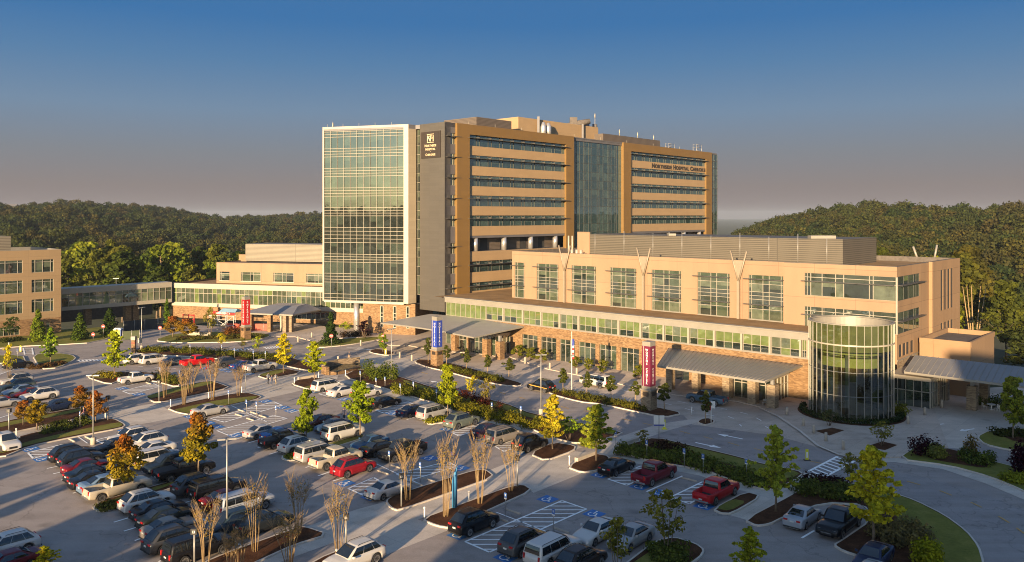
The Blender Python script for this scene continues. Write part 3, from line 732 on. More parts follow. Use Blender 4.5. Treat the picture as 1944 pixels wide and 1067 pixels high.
# emergency canopy, columns and doors
ec = empty('emergency_canopy', *W(535, 622)); tag(ec, 'small grey hipped canopy over the emergency doors', 'canopy', 'entrance canopies')
c0 = Vector(W(498, 629)); 
EC = Fr(c0, ee, en); wE = 7.4
mb = MB()
b0_ = [EC.pt(-4.5, 1.6, 4.3), EC.pt(wE + 1.5, 1.6, 4.3), EC.pt(wE + 2.5, -9, 4.3), EC.pt(-3, -9, 4.3)]
t0_ = [EC.pt(0, -3, 5.7), EC.pt(wE, -3, 5.7), EC.pt(wE, -7, 5.8), EC.pt(0, -7, 5.8)]
mb.hexa(b0_, t0_, 0); mb.hexa([(x, y, 4.0) for x, y, z in b0_], [(x, y, 4.29) for x, y, z in b0_], 1)
part(mb, 'roof', [metalroof, parap], ec)
for a, b_, mt in ((2.4, .6, stonew), (6.4, .6, stoneg), (7.2, -.4, stoneg), (-2.6, .6, stonew)):
    mb = MB(); EC.box(mb, a - .45, a + .45, b_ - .45, b_ + .45, 0, 4.0); part(mb, 'stone_column', mt, ec)
mb = MB(); EC.box(mb, 3.6, 6.2, -2.2, -1.6, 0, 3.4, 0); EC.box(mb, 4.1, 5.7, -1.6, -1.56, .05, 2.4, 1); EC.box(mb, 4.0, 5.8, -1.6, -1.55, 2.7, 3.1, 1); part(mb, 'sliding_doors', [white, gl_dark], ec)
# skybridge
sk = empty('glass_skybridge', *XY(80, 206)); tag(sk, 'glazed skybridge linking the left office block to the emergency wing', 'skybridge')
KB = QF(205.6); ka, kb = pu(116, 205.6), pu(326, 205.6)
mb = MB(); KB.box(mb, ka, kb, -4, .1, 8.0, 9.3); KB.box(mb, ka, kb, -4, .12, 4.1, 4.95); part(mb, 'deck_and_roof', white, sk)
mb = MB(); panes(mb, KB, 0, 1, 0, 0, lin(ka + .1, kb - .1, 17), [4.95, 7.1, 8.0], -.05, lambda i, j: br.choice([3, 6, 6, 2]), mw=.08, md=.1); part(mb, 'glazing', GL + [glassy('glass_bridge', (.17, .20, .115), f0=.16)], sk)
for u in (172, 248, 262):
    a = pu(u, 205.6); mb = MB(); KB.box(mb, a - .7, a + .7, -3, -1.2, 0, 4.1); part(mb, 'stone_support', stonew, sk)
mb = MB(); KB.box(mb, ka, kb, -12, -11.4, 0, 3.6); wl = part(mb, 'rear_wall', roofd, sk)
# left office block
ob = empty('office_block', *XY(57, 205)); tag(ob, 'sand coloured office block with square windows at the left edge', 'building')
QO = 197.8; OF = QF(QO); pr_ = pu(116, QO); pl_ = 30.0
ow = []
wcols = [(pu(60, QO), pu(102, QO)), (pu(-24, QO), pu(43, QO)), (35.5, 41.5)]
for z0, z1 in ((13.9, 16.7), (9.5, 12.3), (5.1, 7.95)):
    for a0, a1 in wcols: ow.append((a0, a1, z0, z1))
ow += [(pu(-24, QO), pu(37, QO), .5, 2.4), (pu(88, QO), pu(95, QO), .3, 2.6)]
mb = MB(); wall(mb, OF, pl_, pr_, 0, 18.85, ow, .25, zones=[(3.7, 1)])
mb.face([OF.pt(pr_, 0, 0), OF.pt(pr_, -20, 0), OF.pt(pr_, -20, 18.85), OF.pt(pr_, 0, 18.85)])
part(mb, 'wall', [office, stonew], ob)
for h in ow:
    mb = MB(); n = 3 if h[1] - h[0] > 2 else 1
    panes(mb, OF, h[0], h[1], 0, 0, [0, .16, .5, .86, 1] if n > 1 else [0, 1], [h[2], h[3] - .5, h[3]], -.2, mw=.09, md=.1, blind=.2); part(mb, 'window', GL, ob)
mb = MB(); c4 = [XY(pl_, QO + .01), XY(pr_ - .01, QO + .01), XY(pr_ - .01, QO + 20), XY(pl_, QO + 20)]; mb.flat(c4, 18.0, 0)
for i in range(4):
    ou = ccw(c4); inn = inset(c4, .35); j = (i + 1) % 4; q = [ou[i], ou[j], inn[j], inn[i]]
    mb.hexa([(x, y, 18.01) for x, y in q], [(x, y, 18.9) for x, y in q], 1)
part(mb, 'roof', [roofd, parap], ob)
mb = MB(); OF.box(mb, pu(-30, QO), pu(22, QO + 4), -14, -4.5, 18.6, 21.9); part(mb, 'roof_screen', louver, ob)
# ================================================================ GROUND
def Wp(pts, z=0.0): return [W(u, v, z) for u, v in pts]
def smst(x): x = min(1, max(0, x)); return x * x * (3 - 2 * x)
def interp(x, t):
    if x <= t[0][0]: return t[0][1:]
    for a, b in zip(t, t[1:]):
        if x <= b[0]:
            k = (x - a[0]) / (b[0] - a[0]); return [a[i] + (b[i] - a[i]) * k for i in range(1, len(a))]
    return t[-1][1:]
# ridge table: column of the photo, distance of the ridge, height of the ridge top (ground)
RID = [(-900, 950, 30), (0, 950, 26), (140, 980, 29), (300, 1050, 22), (420, 1100, 13), (620, 1150, 16), (900, 1500, 3), (1250, 2500, -12), (1340, 2500, -14), (1372, 700, -9), (1400, 640, 0), (1500, 600, 12), (1600, 570, 18), (1700, 550, 21.5), (1800, 540, 19), (1944, 520, 20), (2600, 520, 20)]
def terr(x, y):
    d = math.hypot(x, y)
    if y > 30 and abs(x) < 1.1 * y + 60:
        u = CX + F * x / max(y, 1); D, Z = interp(u, RID)
        d0 = 200 if u < 1365 else 175
        lo = -7.0 if u < 1365 else -5.0
        e = smst((d - d0) / 60) * lo
        h = e + (Z - lo) * smst((d - d0 - 40) / (D - d0 - 40)) if d < D else Z - min(30, (d - D) * .06)
        if d > D: h = max(h, -14)
        return h + math.sin(x * .021 + 1) * math.cos(y * .017) * 3 * smst((d - 260) / 200)
    e = smst((d - 280) / 500) * 26
    return e + math.sin(x * .018 + 2) * math.cos(y * .015) * 4 * smst((d - 280) / 300)
def build_ground():
    mb = MB(); rs = [0, 40, 80, 120, 160, 190, 215, 240, 270, 310, 350, 400, 450, 500, 540, 580, 630, 690, 760, 840, 930, 1020, 1120, 1250, 1500, 2000, 3000, 5000, 9000]
    n = 180; rings = []
    for r in rs:
        rings.append([(r * math.sin(2 * math.pi * k / n), r * math.cos(2 * math.pi * k / n), 0) for k in range(n)])
    rings = [[(x, y, (terr(x, y) if r > 160 else 0) - .02) for x, y, _ in g] for r, g in zip(rs, rings)]
    mb.grid(rings, 0, True, True)
    m, nt, b = new_mat('forest_floor')
    c = ramp(nt, noise(nt, .05, 5), [(.3, (.030, .038, .014)), (.6, (.055, .06, .022)), (.8, (.08, .07, .03))])
    nt.links.new(c, b.inputs['Base Color']); b.inputs['Roughness'].default_value = .95
    tag(mb.build('ground', m), kind='structure')
build_ground()
# ---------------------------------------------------------------- ground materials
def paving(name, col, cell, joint, var, dark=None, rough=.85, crack=0, sd=.75):
    m, nt, b = new_mat(name)
    c = ramp(nt, noise(nt, .12, 6), [(.28, [x * (1 - var) for x in col]), (.72, [x * (1 + var) for x in col])])
    c = mixc(nt, 1, c, ramp(nt, noise(nt, 9, 3), [(.3, (.88, .88, .88)), (.7, (1.08, 1.08, 1.08))]), 'MULTIPLY')
    c = mixc(nt, 1, c, ramp(nt, noise(nt, .5, 5, rough=.7), [(.33, (sd, sd, sd)), (.5, (1, 1, 1))]), 'MULTIPLY')
    if cell:
        tc = nt.nodes.new('ShaderNodeTexCoord'); mp = nt.nodes.new('ShaderNodeMapping'); mp.inputs['Rotation'].default_value[2] = -R(90) + TH
        nt.links.new(tc.outputs['Object'], mp.inputs[0])
        br_ = N(nt, 'ShaderNodeTexBrick', Scale=1.0); br_.offset = 0
        for k, v in (('Mortar Size', joint), ('Mortar Smooth', .3), ('Brick Width', cell), ('Row Height', cell)): br_.inputs[k].default_value = v
        br_.inputs['Color1'].default_value = (.94, .94, .94, 1); br_.inputs['Color2'].default_value = (1.05, 1.05, 1.05, 1); br_.inputs['Mortar'].default_value = (.72, .72, .72, 1)
        nt.links.new(mp.outputs[0], br_.inputs['Vector']); c = mixc(nt, 1, c, br_.outputs[0], 'MULTIPLY')
    if crack:
        tc = nt.nodes.new('ShaderNodeTexCoord'); vo = N(nt, 'ShaderNodeTexVoronoi', Scale=.085); vo.feature = 'DISTANCE_TO_EDGE'
        w_ = N(nt, 'ShaderNodeVectorMath', operation='ADD'); nz = N(nt, 'ShaderNodeTexNoise', Scale=.4, Detail=4.0); nt.links.new(tc.outputs['Object'], nz.inputs[0])
        sc_ = N(nt, 'ShaderNodeVectorMath', operation='SCALE'); sc_.inputs[3].default_value = 5; nt.links.new(nz.outputs[1], sc_.inputs[0])
        nt.links.new(tc.outputs['Object'], w_.inputs[0]); nt.links.new(sc_.outputs[0], w_.inputs[1]); nt.links.new(w_.outputs[0], vo.inputs['Vector'])
        c = mixc(nt, 1, c, ramp(nt, vo.outputs['Distance'], [(0.0, (.72, .72, .72)), (.0025, (.72, .72, .72)), (.006, (1, 1, 1))]), 'MULTIPLY')
    # oil spots and old patches
    vo2 = N(nt, 'ShaderNodeTexVoronoi', Scale=.28); tc2 = nt.nodes.new('ShaderNodeTexCoord'); nt.links.new(tc2.outputs['Object'], vo2.inputs['Vector'])
    c = mixc(nt, 1, c, ramp(nt, vo2.outputs['Distance'], [(0, (.66, .66, .68)), (.10, (.8, .8, .8)), (.22, (1, 1, 1))]), 'MULTIPLY')
    c = mixc(nt, 1, c, ramp(nt, noise(nt, 1.0, 4, scl=(.05, .6, 1)), [(.42, (1, 1, 1)), (.62, (.88, .87, .86))]), 'MULTIPLY')
    nt.links.new(c, b.inputs['Base Color']); b.inputs['Roughness'].default_value = rough; b.inputs['Specular IOR Level'].default_value = .25
    bump(nt, b, noise(nt, 25, 3), .25, .01)
    return m
asphalt = paving('asphalt', (.335, .29, .262), 0, 0, .13, crack=1, sd=.84)
asphalt2 = paving('road_asphalt', (.32, .285, .268), 0, 0, .10, crack=1, sd=.88)
concrete = paving('concrete', (.56, .49, .415), 3.0, .02, .1, sd=.86)
concrete2 = paving('pink_concrete', (.52, .435, .36), 2.4, .02, .1, sd=.86)
kerbm = plain('kerb_concrete', (.56, .49, .41), .85, 0, .12, 2)
def ground_mat(name, stops, scale, bs=.6):
    m, nt, b = new_mat(name)
    f = mixc(nt, .5, noise(nt, scale, 6, rough=.7), noise(nt, scale * .13, 3))
    nt.links.new(ramp(nt, f, stops), b.inputs['Base Color']); b.inputs['Roughness'].default_value = .95; b.inputs['Specular IOR Level'].default_value = .1
    bump(nt, b, noise(nt, scale * 2, 4), bs, .06); return m
mulch = ground_mat('mulch', [(.35, (.035, .016, .009)), (.5, (.075, .033, .016)), (.68, (.13, .062, .03))], 6)
grass = ground_mat('lawn', [(.3, (.10, .11, .022)), (.5, (.17, .165, .035)), (.7, (.26, .22, .06))], 4)
paint = plain('white_paint', (.88, .87, .84), .7, 0, .12, 3)
paint_y = plain('yellow_paint', (.55, .32, .07), .7, 0, .15, 3)
paint_b = plain('blue_paint', (.035, .16, .42), .7, 0, .15, 2)
def slab(name, px, z, mat, th=.3, px2=None, sm=0):
    poly = Wp(px); poly = smooth_poly(poly, sm) if sm else poly
    mb = MB(); mb.prism(poly, z - th, z); return tag(mb.build(name, mat), kind='structure')
# asphalt of car park and roads
mb = MB(); mb.flat([XY(p, q) for p, q in ((-70, -75), (124, -75), (124, 20), (124, 130), (100, 165), (92, 188), (60, 191), (-70, 215))], .004); tag(mb.build('car_park_asphalt', asphalt), kind='structure')
ZC = [0]
def sheet(name, px, z, mat, sm=0):
    ZC[0] += 1; z += ZC[0] * .0004
    poly = Wp(px); poly = smooth_poly(poly, sm) if sm else poly
    mb = MB(); mb.flat(poly, z); return tag(mb.build(name, mat), kind='structure')
# perimeter road, a little bluer
sheet('road', [(560, 662), (700, 668), (760, 690), (843, 708), (955, 737), (1041, 752), (1140, 772), (1222, 790), (1297, 803), (1400, 818), (1551, 850), (1640, 885), (1750, 905), (1850, 930), (1960, 975), (2050, 1030), (2050, 1100), (1890, 1100), (1869, 1067), (1837, 1011), (1795, 980), (1739, 952), (1691, 936), (1551, 907), (1530, 899), (1404, 870), (1244, 831), (1198, 820), (1013, 789), (957, 766), (833, 741), (746, 713), (640, 690)], .008, asphalt2)
# concrete drop-off lane and plaza
sheet('drop_off_paving', [(700, 668), (750, 655), (900, 655), (985, 690), (1097, 712), (1221, 738), (1350, 755), (1444, 772), (1500, 800), (1556, 850), (1472, 827), (1314, 806), (1297, 788), (1240, 789), (1140, 768), (1041, 748), (990, 736), (845, 708), (786, 690)], .012, concrete2)
sheet('crosswalk_paving', [(202, 782), (292, 766), (316, 776), (351, 790), (239, 811), (217, 797)], .012, concrete)
sheet('crosswalk_paving', [(438, 738), (485, 714), (506, 721), (577, 710), (650, 690), (640, 720), (600, 719), (565, 723), (552, 731), (575, 741), (487, 761), (466, 748)], .012, concrete)
sheet('crosswalk_paving', [(578, 1001), (675, 968), (731, 953), (757, 971), (797, 988), (856, 1005), (712, 1062), (672, 1041), (625, 1017)], .012, concrete)
sheet('crosswalk_paving', [(924, 895), (1004, 863), (1036, 876), (1092, 857), (1130, 861), (1077, 888), (1104, 899), (1013, 936), (994, 921), (938, 908)], .012, concrete)
sheet('crosswalk_paving', [(640, 690), (700, 668), (790, 684), (786, 690), (746, 713), (690, 700), (660, 707), (600, 720)], .0125, concrete)
sheet('footpath', [(1125, 863), (1162, 834), (1246, 806), (1340, 792), (1330, 800), (1270, 817), (1180, 848), (1160, 868)], .012, concrete)
# footpaths in the spines
def band(name, pts, w, z, mat):
    ZC[0] += 1; z += ZC[0] * .0004
    P = Wp(pts); L_ = []; R_ = []
    for i, p in enumerate(P):
        a = Vector(P[max(i - 1, 0)]); b_ = Vector(P[min(i + 1, len(P) - 1)]); d_ = (b_ - a).normalized(); n_ = Vector((-d_.y, d_.x)) * w / 2
        L_.append(Vector(p) + n_); R_.append(Vector(p) - n_)
    mb = MB()
    for i in range(len(P) - 1): mb.face([(*R_[i], z), (*R_[i + 1], z), (*L_[i + 1], z), (*L_[i], z)])
    return tag(mb.build(name, mat), kind='structure')
band('footpath', [(-30, 843), (30, 825), (110, 808), (180, 794), (215, 787)], 2.6, .02, concrete)
band('footpath', [(300, 772), (380, 756), (440, 744), (490, 733)], 2.6, .02, concrete)
band('footpath', [(440, 1085), (540, 1048), (640, 1013)], 2.8, .02, concrete)
band('footpath', [(765, 982), (860, 950), (940, 917), (985, 900)], 2.8, .02, concrete)
band('footpath', [(1398, 982), (1475, 942), (1545, 902)], 2.9, .02, concrete)
band('footpath', [(645, 722), (729, 742), (788, 761), (855, 778), (909, 798), (999, 815), (1045, 836), (1098, 852)], 1.6, .02, concrete)
band('footpath', [(1150, 866), (1233, 880), (1337, 900), (1407, 926), (1470, 940)], 1.6, .02, concrete)
# ---------------------------------------------------------------- raised islands: kerb ring + fill
IC = [0]
def island(px, fill=mulch, fill2=None, split=None, sm=1, z=.14, kw=.16, name='planting_island'):
    IC[0] += 1; z += IC[0] * .0005
    poly = smooth_poly(Wp(px), sm) if sm else Wp(px)
    inn = inset(poly, kw); ou = ccw(poly); mb = MB()
    n = len(ou)
    for i in range(n):
        j = (i + 1) % n
        mb.face([(*ou[i], 0), (*ou[j], 0), (*ou[j], z), (*ou[i], z)]); mb.face([(*ou[i], z), (*ou[j], z), (*inn[j], z), (*inn[i], z)])
    tag(mb.build('kerb', kerbm), kind='structure')
    mb = MB(); mb.flat(inn, z - .012); tag(mb.build('lawn' if fill is grass else 'mulch_bed', fill), kind='structure')
    if fill2 is not None:
        P = smooth_poly(Wp(split), 1)
        mb = MB(); mb.flat(P, z + .004); tag(mb.build('lawn' if fill2 is grass else 'mulch_bed', fill2), kind='structure')
# left spine
island([(-60, 818), (0, 802), (100, 784), (168, 772), (186, 782), (180, 790), (100, 806), (30, 821), (-60, 842)], mulch, grass, [(-50, 816), (0, 805), (100, 787), (166, 775), (150, 783), (80, 797), (0, 813), (-50, 826)])
island([(-40, 858), (35, 829), (140, 807), (195, 796), (217, 796), (240, 808), (232, 814), (140, 831), (55, 849), (0, 872)], mulch, grass, [(-10, 862), (45, 842), (140, 820), (225, 803), (234, 808), (226, 813), (140, 828), (55, 846), (10, 862)])
island([(161, 716), (185, 708), (290, 707), (345, 722), (338, 737), (289, 723), (232, 722), (207, 731)], mulch, grass, [(166, 716), (187, 710), (225, 709), (215, 716), (190, 721)])
island([(273, 755), (300, 746), (330, 737), (398, 723), (420, 730), (438, 737), (370, 752), (297, 767)], mulch, grass, [(276, 754), (300, 748), (335, 737), (396, 725), (408, 729), (350, 742), (290, 758)])
island([(316, 776), (345, 768), (420, 752), (467, 746), (499, 754), (487, 760), (437, 771), (400, 778), (362, 789), (335, 784)], mulch, grass, [(330, 780), (350, 775), (420, 760), (490, 753), (484, 759), (437, 769), (400, 776), (362, 787), (340, 783)])
island([(486, 714), (523, 702), (545, 701), (577, 708), (508, 721)], mulch, grass, [(490, 713), (523, 704), (545, 703), (535, 709), (505, 716)])
island([(552, 730), (565, 722), (600, 718), (625, 722), (640, 727), (600, 742), (585, 740)], mulch, grass, [(575, 737), (600, 731), (628, 727), (632, 728), (600, 740), (588, 739)])
# middle spine
island([(360, 1090), (400, 1062), (560, 1005), (578, 1001), (626, 1017), (560, 1037), (470, 1078), (440, 1095)])
island([(560, 1095), (600, 1064), (662, 1039), (676, 1041), (725, 1068), (690, 1095)])
island([(731, 953), (745, 943), (838, 913), (905, 893), (924, 894), (940, 907), (860, 936), (757, 972), (740, 966)])
island([(797, 988), (880, 957), (958, 928), (994, 921), (1012, 933), (935, 968), (856, 1005), (830, 1001)])
island([(1004, 863), (1050, 841), (1094, 848), (1091, 857), (1036, 877)])
island([(1075, 888), (1125, 862), (1160, 868), (1150, 886), (1137, 895), (1104, 899)])
# row islands
island([(174, 965), (190, 954), (238, 939), (340, 911), (395, 892), (403, 897), (345, 922), (240, 959), (205, 972), (185, 973)], mulch, grass, [(200, 955), (240, 943), (340, 914), (393, 895), (396, 898), (340, 918), (240, 952)])
island([(532, 870), (546, 861), (570, 855), (633, 841), (680, 827), (693, 826), (690, 834), (650, 846), (600, 863), (572, 873), (545, 877)], grass)
island([(802, 801), (820, 794), (850, 787), (854, 794), (846, 803), (815, 807)], grass)
# strip with the long hedge, lawn towards the road
island([(648, 716), (680, 700), (746, 712), (833, 740), (957, 765), (1013, 788), (1187, 821), (1162, 832), (1100, 845), (1041, 831), (999, 811), (909, 793), (853, 774), (788, 756), (729, 738)], mulch, grass,
       [(760, 720), (833, 743), (957, 768), (1013, 791), (1178, 822), (1160, 828), (1000, 794), (940, 773), (830, 750), (770, 729)])
island([(1163, 856), (1200, 843), (1244, 831), (1320, 849), (1404, 869), (1440, 880), (1470, 886), (1530, 899), (1508, 915), (1466, 935), (1407, 921), (1337, 894), (1233, 877)], mulch, grass,
       [(1250, 835), (1320, 852), (1404, 872), (1440, 883), (1522, 899), (1500, 912), (1450, 905), (1390, 885), (1310, 862)])
island([(1352, 969), (1415, 935), (1448, 944), (1390, 978), (1368, 977)], mulch, grass, [(1358, 968), (1390, 950), (1418, 955), (1385, 973)])
island([(1411, 989), (1503, 941), (1556, 907), (1620, 920), (1691, 936), (1739, 952), (1795, 980), (1837, 1011), (1860, 1040), (1869, 1070), (1872, 1120), (1720, 1120), (1640, 1062), (1598, 1048), (1581, 1037), (1595, 1029), (1652, 990), (1640, 960), (1565, 957), (1488, 985), (1462, 998), (1435, 1001)], mulch, grass,
       [(1560, 909), (1620, 922), (1691, 938), (1737, 954), (1792, 982), (1834, 1013), (1856, 1041), (1865, 1072), (1866, 1110), (1800, 1110), (1760, 1060), (1720, 1010), (1700, 980), (1670, 955), (1600, 925)])
island([(1170, 1085), (1240, 1031), (1278, 1021), (1322, 1034), (1339, 1047), (1330, 1062), (1270, 1100)], mulch, grass, [(1190, 1080), (1240, 1046), (1265, 1045), (1290, 1060), (1262, 1095)])
# drop-off strips
island([(785, 688), (797, 682), (850, 689), (900, 702), (950, 717), (993, 729), (988, 734), (955, 733), (900, 721), (843, 705), (810, 698)])
island([(1041, 748), (1050, 742), (1090, 746), (1150, 756), (1200, 766), (1250, 775), (1299, 786), (1262, 794), (1222, 786), (1140, 768), (1100, 764)])
island([(1322, 803), (1330, 797), (1345, 795), (1358, 800), (1355, 805), (1338, 809)], sm=2)
# hedge at the top of the rows, far lawns
island([(256, 664), (345, 662), (405, 666), (480, 671), (545, 678), (585, 689), (612, 700), (600, 706), (575, 703), (520, 691), (440, 684), (350, 677), (258, 673)])
island([(60, 674), (110, 671), (138, 675), (146, 682), (112, 699), (76, 702)], grass, mulch, [(70, 692), (95, 689), (118, 690), (108, 698), (77, 701)])
island([(-40, 676), (44, 675), (50, 689), (-40, 692)], grass)
island([(-90, 670), (45, 658), (115, 655), (165, 652), (200, 645), (232, 632), (215, 620), (100, 628), (-90, 632)], grass, sm=0)
island([(290, 647), (330, 652), (460, 650), (507, 642), (516, 636), (480, 632), (420, 630), (330, 634)], grass, mulch, [(330, 640), (400, 638), (470, 638), (490, 640), (440, 645), (350, 645)])
island([(579, 657), (605, 650), (650, 644), (718, 640), (723, 645), (660, 656), (605, 661)], grass)
island([(700, 667), (715, 663), (740, 667), (752, 672), (735, 676), (705, 671)])
# plaza terraces beside the buildings
def terrace(name, px, z=.13):
    mb = MB(); mb.prism(Wp(px), -.05, z, 0); tag(mb.build(name, [concrete2]), kind='structure')
mb = MB(); fp = [XY(p, q) for p, q in ((113.4, 119), (120, 119), (120, 36), (113.4, 36))]
tag(mb.build('plaza_base', concrete2), kind='structure') if False else None
terrace('plaza', [(906, 650), (974, 681), (1041, 702), (1097, 713), (1160, 726), (1221, 741), (1290, 752), (1350, 757), (1400, 763), (1444, 774), (1477, 790), (1519, 818), (1553, 846), (1593, 863), (1650, 871), (1710, 869), (1742, 846), (1800, 850), (1760, 740), (1690, 740), (1530, 742), (1400, 735), (1200, 695), (1000, 655), (930, 640)])
terrace('plaza', [(560, 640), (600, 650), (640, 643), (702, 641), (720, 648), (740, 657), (777, 657), (830, 667), (906, 672), (960, 680), (930, 640), (850, 630), (640, 622), (600, 628)], .125)
terrace('plaza', [(470, 634), (530, 640), (600, 640), (640, 622), (560, 615), (470, 622)], .115)
# right side: forecourt, sidewalk, lawns
sheet('forecourt_paving', [(1590, 862), (1650, 871), (1742, 846), (1820, 852), (1846, 839), (1990, 850), (2050, 800), (2050, 735), (1900, 735), (1760, 742), (1690, 760)], .012, concrete)
island([(1704, 873), (1742, 846), (1815, 857), (1865, 873), (1915, 885), (1990, 905), (2050, 930), (2050, 990), (1944, 934), (1880, 907), (1800, 885)], grass, mulch, [(1752, 858), (1790, 852), (1850, 866), (1885, 882), (1870, 892), (1810, 882), (1765, 874)], kw=.12)
sheet('footpath', [(1590, 864), (1650, 872), (1704, 870), (1800, 884), (1880, 906), (1944, 933), (2050, 985), (2050, 1005), (1944, 949), (1870, 918), (1790, 891), (1700, 878), (1640, 876)], .02, concrete)
island([(1853, 831), (1876, 819), (1990, 812), (2050, 815), (2050, 875), (1990, 866), (1910, 855), (1868, 845)], grass, mulch, [(1898, 828), (1960, 822), (2000, 830), (2000, 845), (1930, 842)])
band('kerb_line', [(1440, 775), (1477, 792), (1519, 820), (1553, 848), (1593, 865), (1640, 874)], .35, .135, kerbm)
# planting squares in the plaza
for px in ([(1547, 820), (1580, 814), (1603, 819), (1575, 829)], [(1644, 850), (1675, 840), (1704, 847), (1680, 857)]):
    mb = MB(); mb.flat(Wp(px), .136); tag(mb.build('mulch_bed', mulch), kind='structure')
ell = [ringp(RR + 1.5, t, 0)[:2] for t in np.linspace(-2.2, 2.0, 40)] + [ringp(RR + .3, t, 0)[:2] for t in np.linspace(2.0, -2.2, 40)]
mb = MB()
for i in range(39): mb.face([(*ell[i], .15), (*ell[i + 1], .15), (*ell[78 - i], .15), (*ell[79 - i], .15)])
tag(mb.build('mulch_bed', mulch), kind='structure')
# ---------------------------------------------------------------- painted markings
lines = MB(); Z1 = .034
def stripe(mb, a, b_, w=.12, z=Z1):
    a, b_ = Vector(a), Vector(b_); d_ = (b_ - a).normalized(); n_ = Vector((-d_.y, d_.x)) * w / 2
    mb.face([(*(a - n_), z), (*(b_ - n_), z), (*(b_ + n_), z), (*(a + n_), z)])
def pl(u0, v0, u1, v1, w=.20, mb=lines, z=Z1): stripe(mb, W(u0, v0), W(u1, v1), w, z)
def stall_row(u0, v0, u1, v1, n, depth, side=1, w=.12):
    """n stall lines between two pixel points, each running `depth` metres along the stall direction"""
    a, b_ = Vector(W(u0, v0)), Vector(W(u1, v1))
    for i in range(n + 1):
        p = a.lerp(b_, i / n); stripe(lines, p, p + Vector(D1) * depth * side, .19)
def hatch(px, n, w=.19):
    P = [Vector(p) for p in Wp(px)]
    for i in range(4): stripe(lines, P[i], P[(i + 1) % 4], .2, Z1 + .001)
    y0, y1 = min(p.y for p in P), max(p.y for p in P); y = y0 + .55
    while y < y1 - .3:                # bars run at about 45 degrees to the stalls
        xs = []
        for i in range(4):
            a, b_ = P[i], P[(i + 1) % 4]
            if (a.y - y) * (b_.y - y) < 0: xs.append(a.x + (b_.x - a.x) * (y - a.y) / (b_.y - a.y))
        if len(xs) == 2 and abs(xs[0] - xs[1]) > .3: stripe(lines, (min(xs), y), (max(xs), y), w)
        y += .95
hatch([(883, 1029), (1067, 951), (1113.5, 967), (929, 1049)], 14)
hatch([(661, 928), (709, 907), (737, 922), (690, 941)], 8)
hatch([(752, 900), (850, 877), (868, 886), (776, 913)], 10)
hatch([(1154, 910), (1217, 885), (1247, 896), (1190, 922)], 8)
hatch([(1272, 945), (1334, 915), (1360, 927), (1309, 957)], 8)
hatch([(400, 795), (520, 763), (536, 770), (426, 802)], 14)
hatch([(412, 818), (520, 789), (545, 795), (434, 827)], 12)
hatch([(856, 821), (906, 806), (922, 813), (871, 828)], 7)
hatch([(940, 848), (972, 837), (990, 845), (957, 858)], 6)
hatch([(713, 779), (774, 763), (789, 769), (729, 785)], 8)
hatch([(605, 748), (640, 739), (655, 744), (622, 753)], 6)
hatch([(233, 743), (290, 728), (304, 734), (248, 749)], 9)
hatch([(182, 836), (236, 822), (250, 828), (195, 843)], 9)
hatch([(53, 860), (118, 844), (128, 853), (63, 871)], 9)
hatch([(-12, 706), (25, 694), (34, 699), (-5, 713)], 6)
for a in ((826 / 3.557 + 400, 910, 785, 882), (1105 / 3.557 + 400, 881, 800, 914), (1268, 1005, 1100, 1100)): pass
pl(632, 914, 716, 887); pl(640, 906, 700, 888) if False else None
# stall lines (visible ends)
for s_ in ((216, 992, 250, 982), (235, 1009, 262, 1001), (256, 1027, 276, 1020), (278, 1046, 290, 1042), (301, 1067, 320, 1059), (89, 890, 118, 884), (101, 900, 120, 896), (116, 912, 132, 908), (129, 924, 146, 919), (138, 937, 158, 931),
           (448, 834, 478, 826), (470, 842, 496, 834), (489, 851, 500, 848), (511, 863, 532, 857), (580, 888, 596, 884), (604, 904, 630, 895), (772, 797, 798, 789), (552, 784, 570, 779), (1227, 934, 1296, 904), (1522, 1022, 1546, 1008),
           (218, 738, 262, 728), (1310, 900, 1280, 913) if False else (1145, 903, 1156, 898), (350, 955, 372, 949), (382, 965, 400, 959), (402, 985, 421, 978), (352, 1008, 420, 988), (-8, 772, 40, 757), (40, 781, 110, 764), (-20, 800, 30, 784)): pl(*s_)
for s_ in ((352, 962, 425, 1014), (425, 1014, 462, 1040), (438, 770, 506, 801), (712, 880, 800, 921), (942, 973, 1038, 1010), (146, 828, 166, 842), (430, 776, 400, 760)): pl(*s_, w=.14)
stall_row(262, 697, 560, 716, 9, 0.9); stall_row(330, 694, 470, 704, 5, 2.6)
# road markings
dash = MB()
for s_ in ((1290, 818.5, 1310, 824), (1336, 829.5, 1354, 834.5), (1383, 840.5, 1403, 846.5), (1432, 852, 1452, 857), (1538, 876, 1560, 880.5), (1671, 903, 1684, 905), (1722, 914, 1747, 921), (1784, 932, 1807, 941), (1843, 954, 1864, 964), (1896, 981, 1916, 993), (1180, 795.5, 1200, 799.5), (1220, 803.5, 1238, 807.5), (1065, 772, 1080, 776), (1108, 780, 1121, 783), (1140, 787, 1155, 790), (948, 745, 960, 748), (985, 754, 996, 757), (800, 707, 812, 710), (860, 723, 872, 726), (1930, 1003, 1948, 1016)): pl(*s_, .16, dash, .040)
tag(dash.build('yellow_road_dashes', paint_y), kind='structure')
for s_ in ((1286, 762, 1305, 766), (1300, 776, 1317, 780), (1263, 766.5, 1275, 769), (1362, 774, 1380, 778), (1382, 791, 1393, 795), (1405, 783, 1420, 787), (1436, 794, 1445, 799), (1404, 806, 1408, 810), (1453, 810, 1460, 814), (1340, 787, 1356, 790), (1145, 733, 1158, 738), (1180, 740, 1196, 745), (925, 703, 940, 706), (950, 693, 962, 696), (1000, 712, 1014, 715)): pl(*s_, .14, lines, .040)
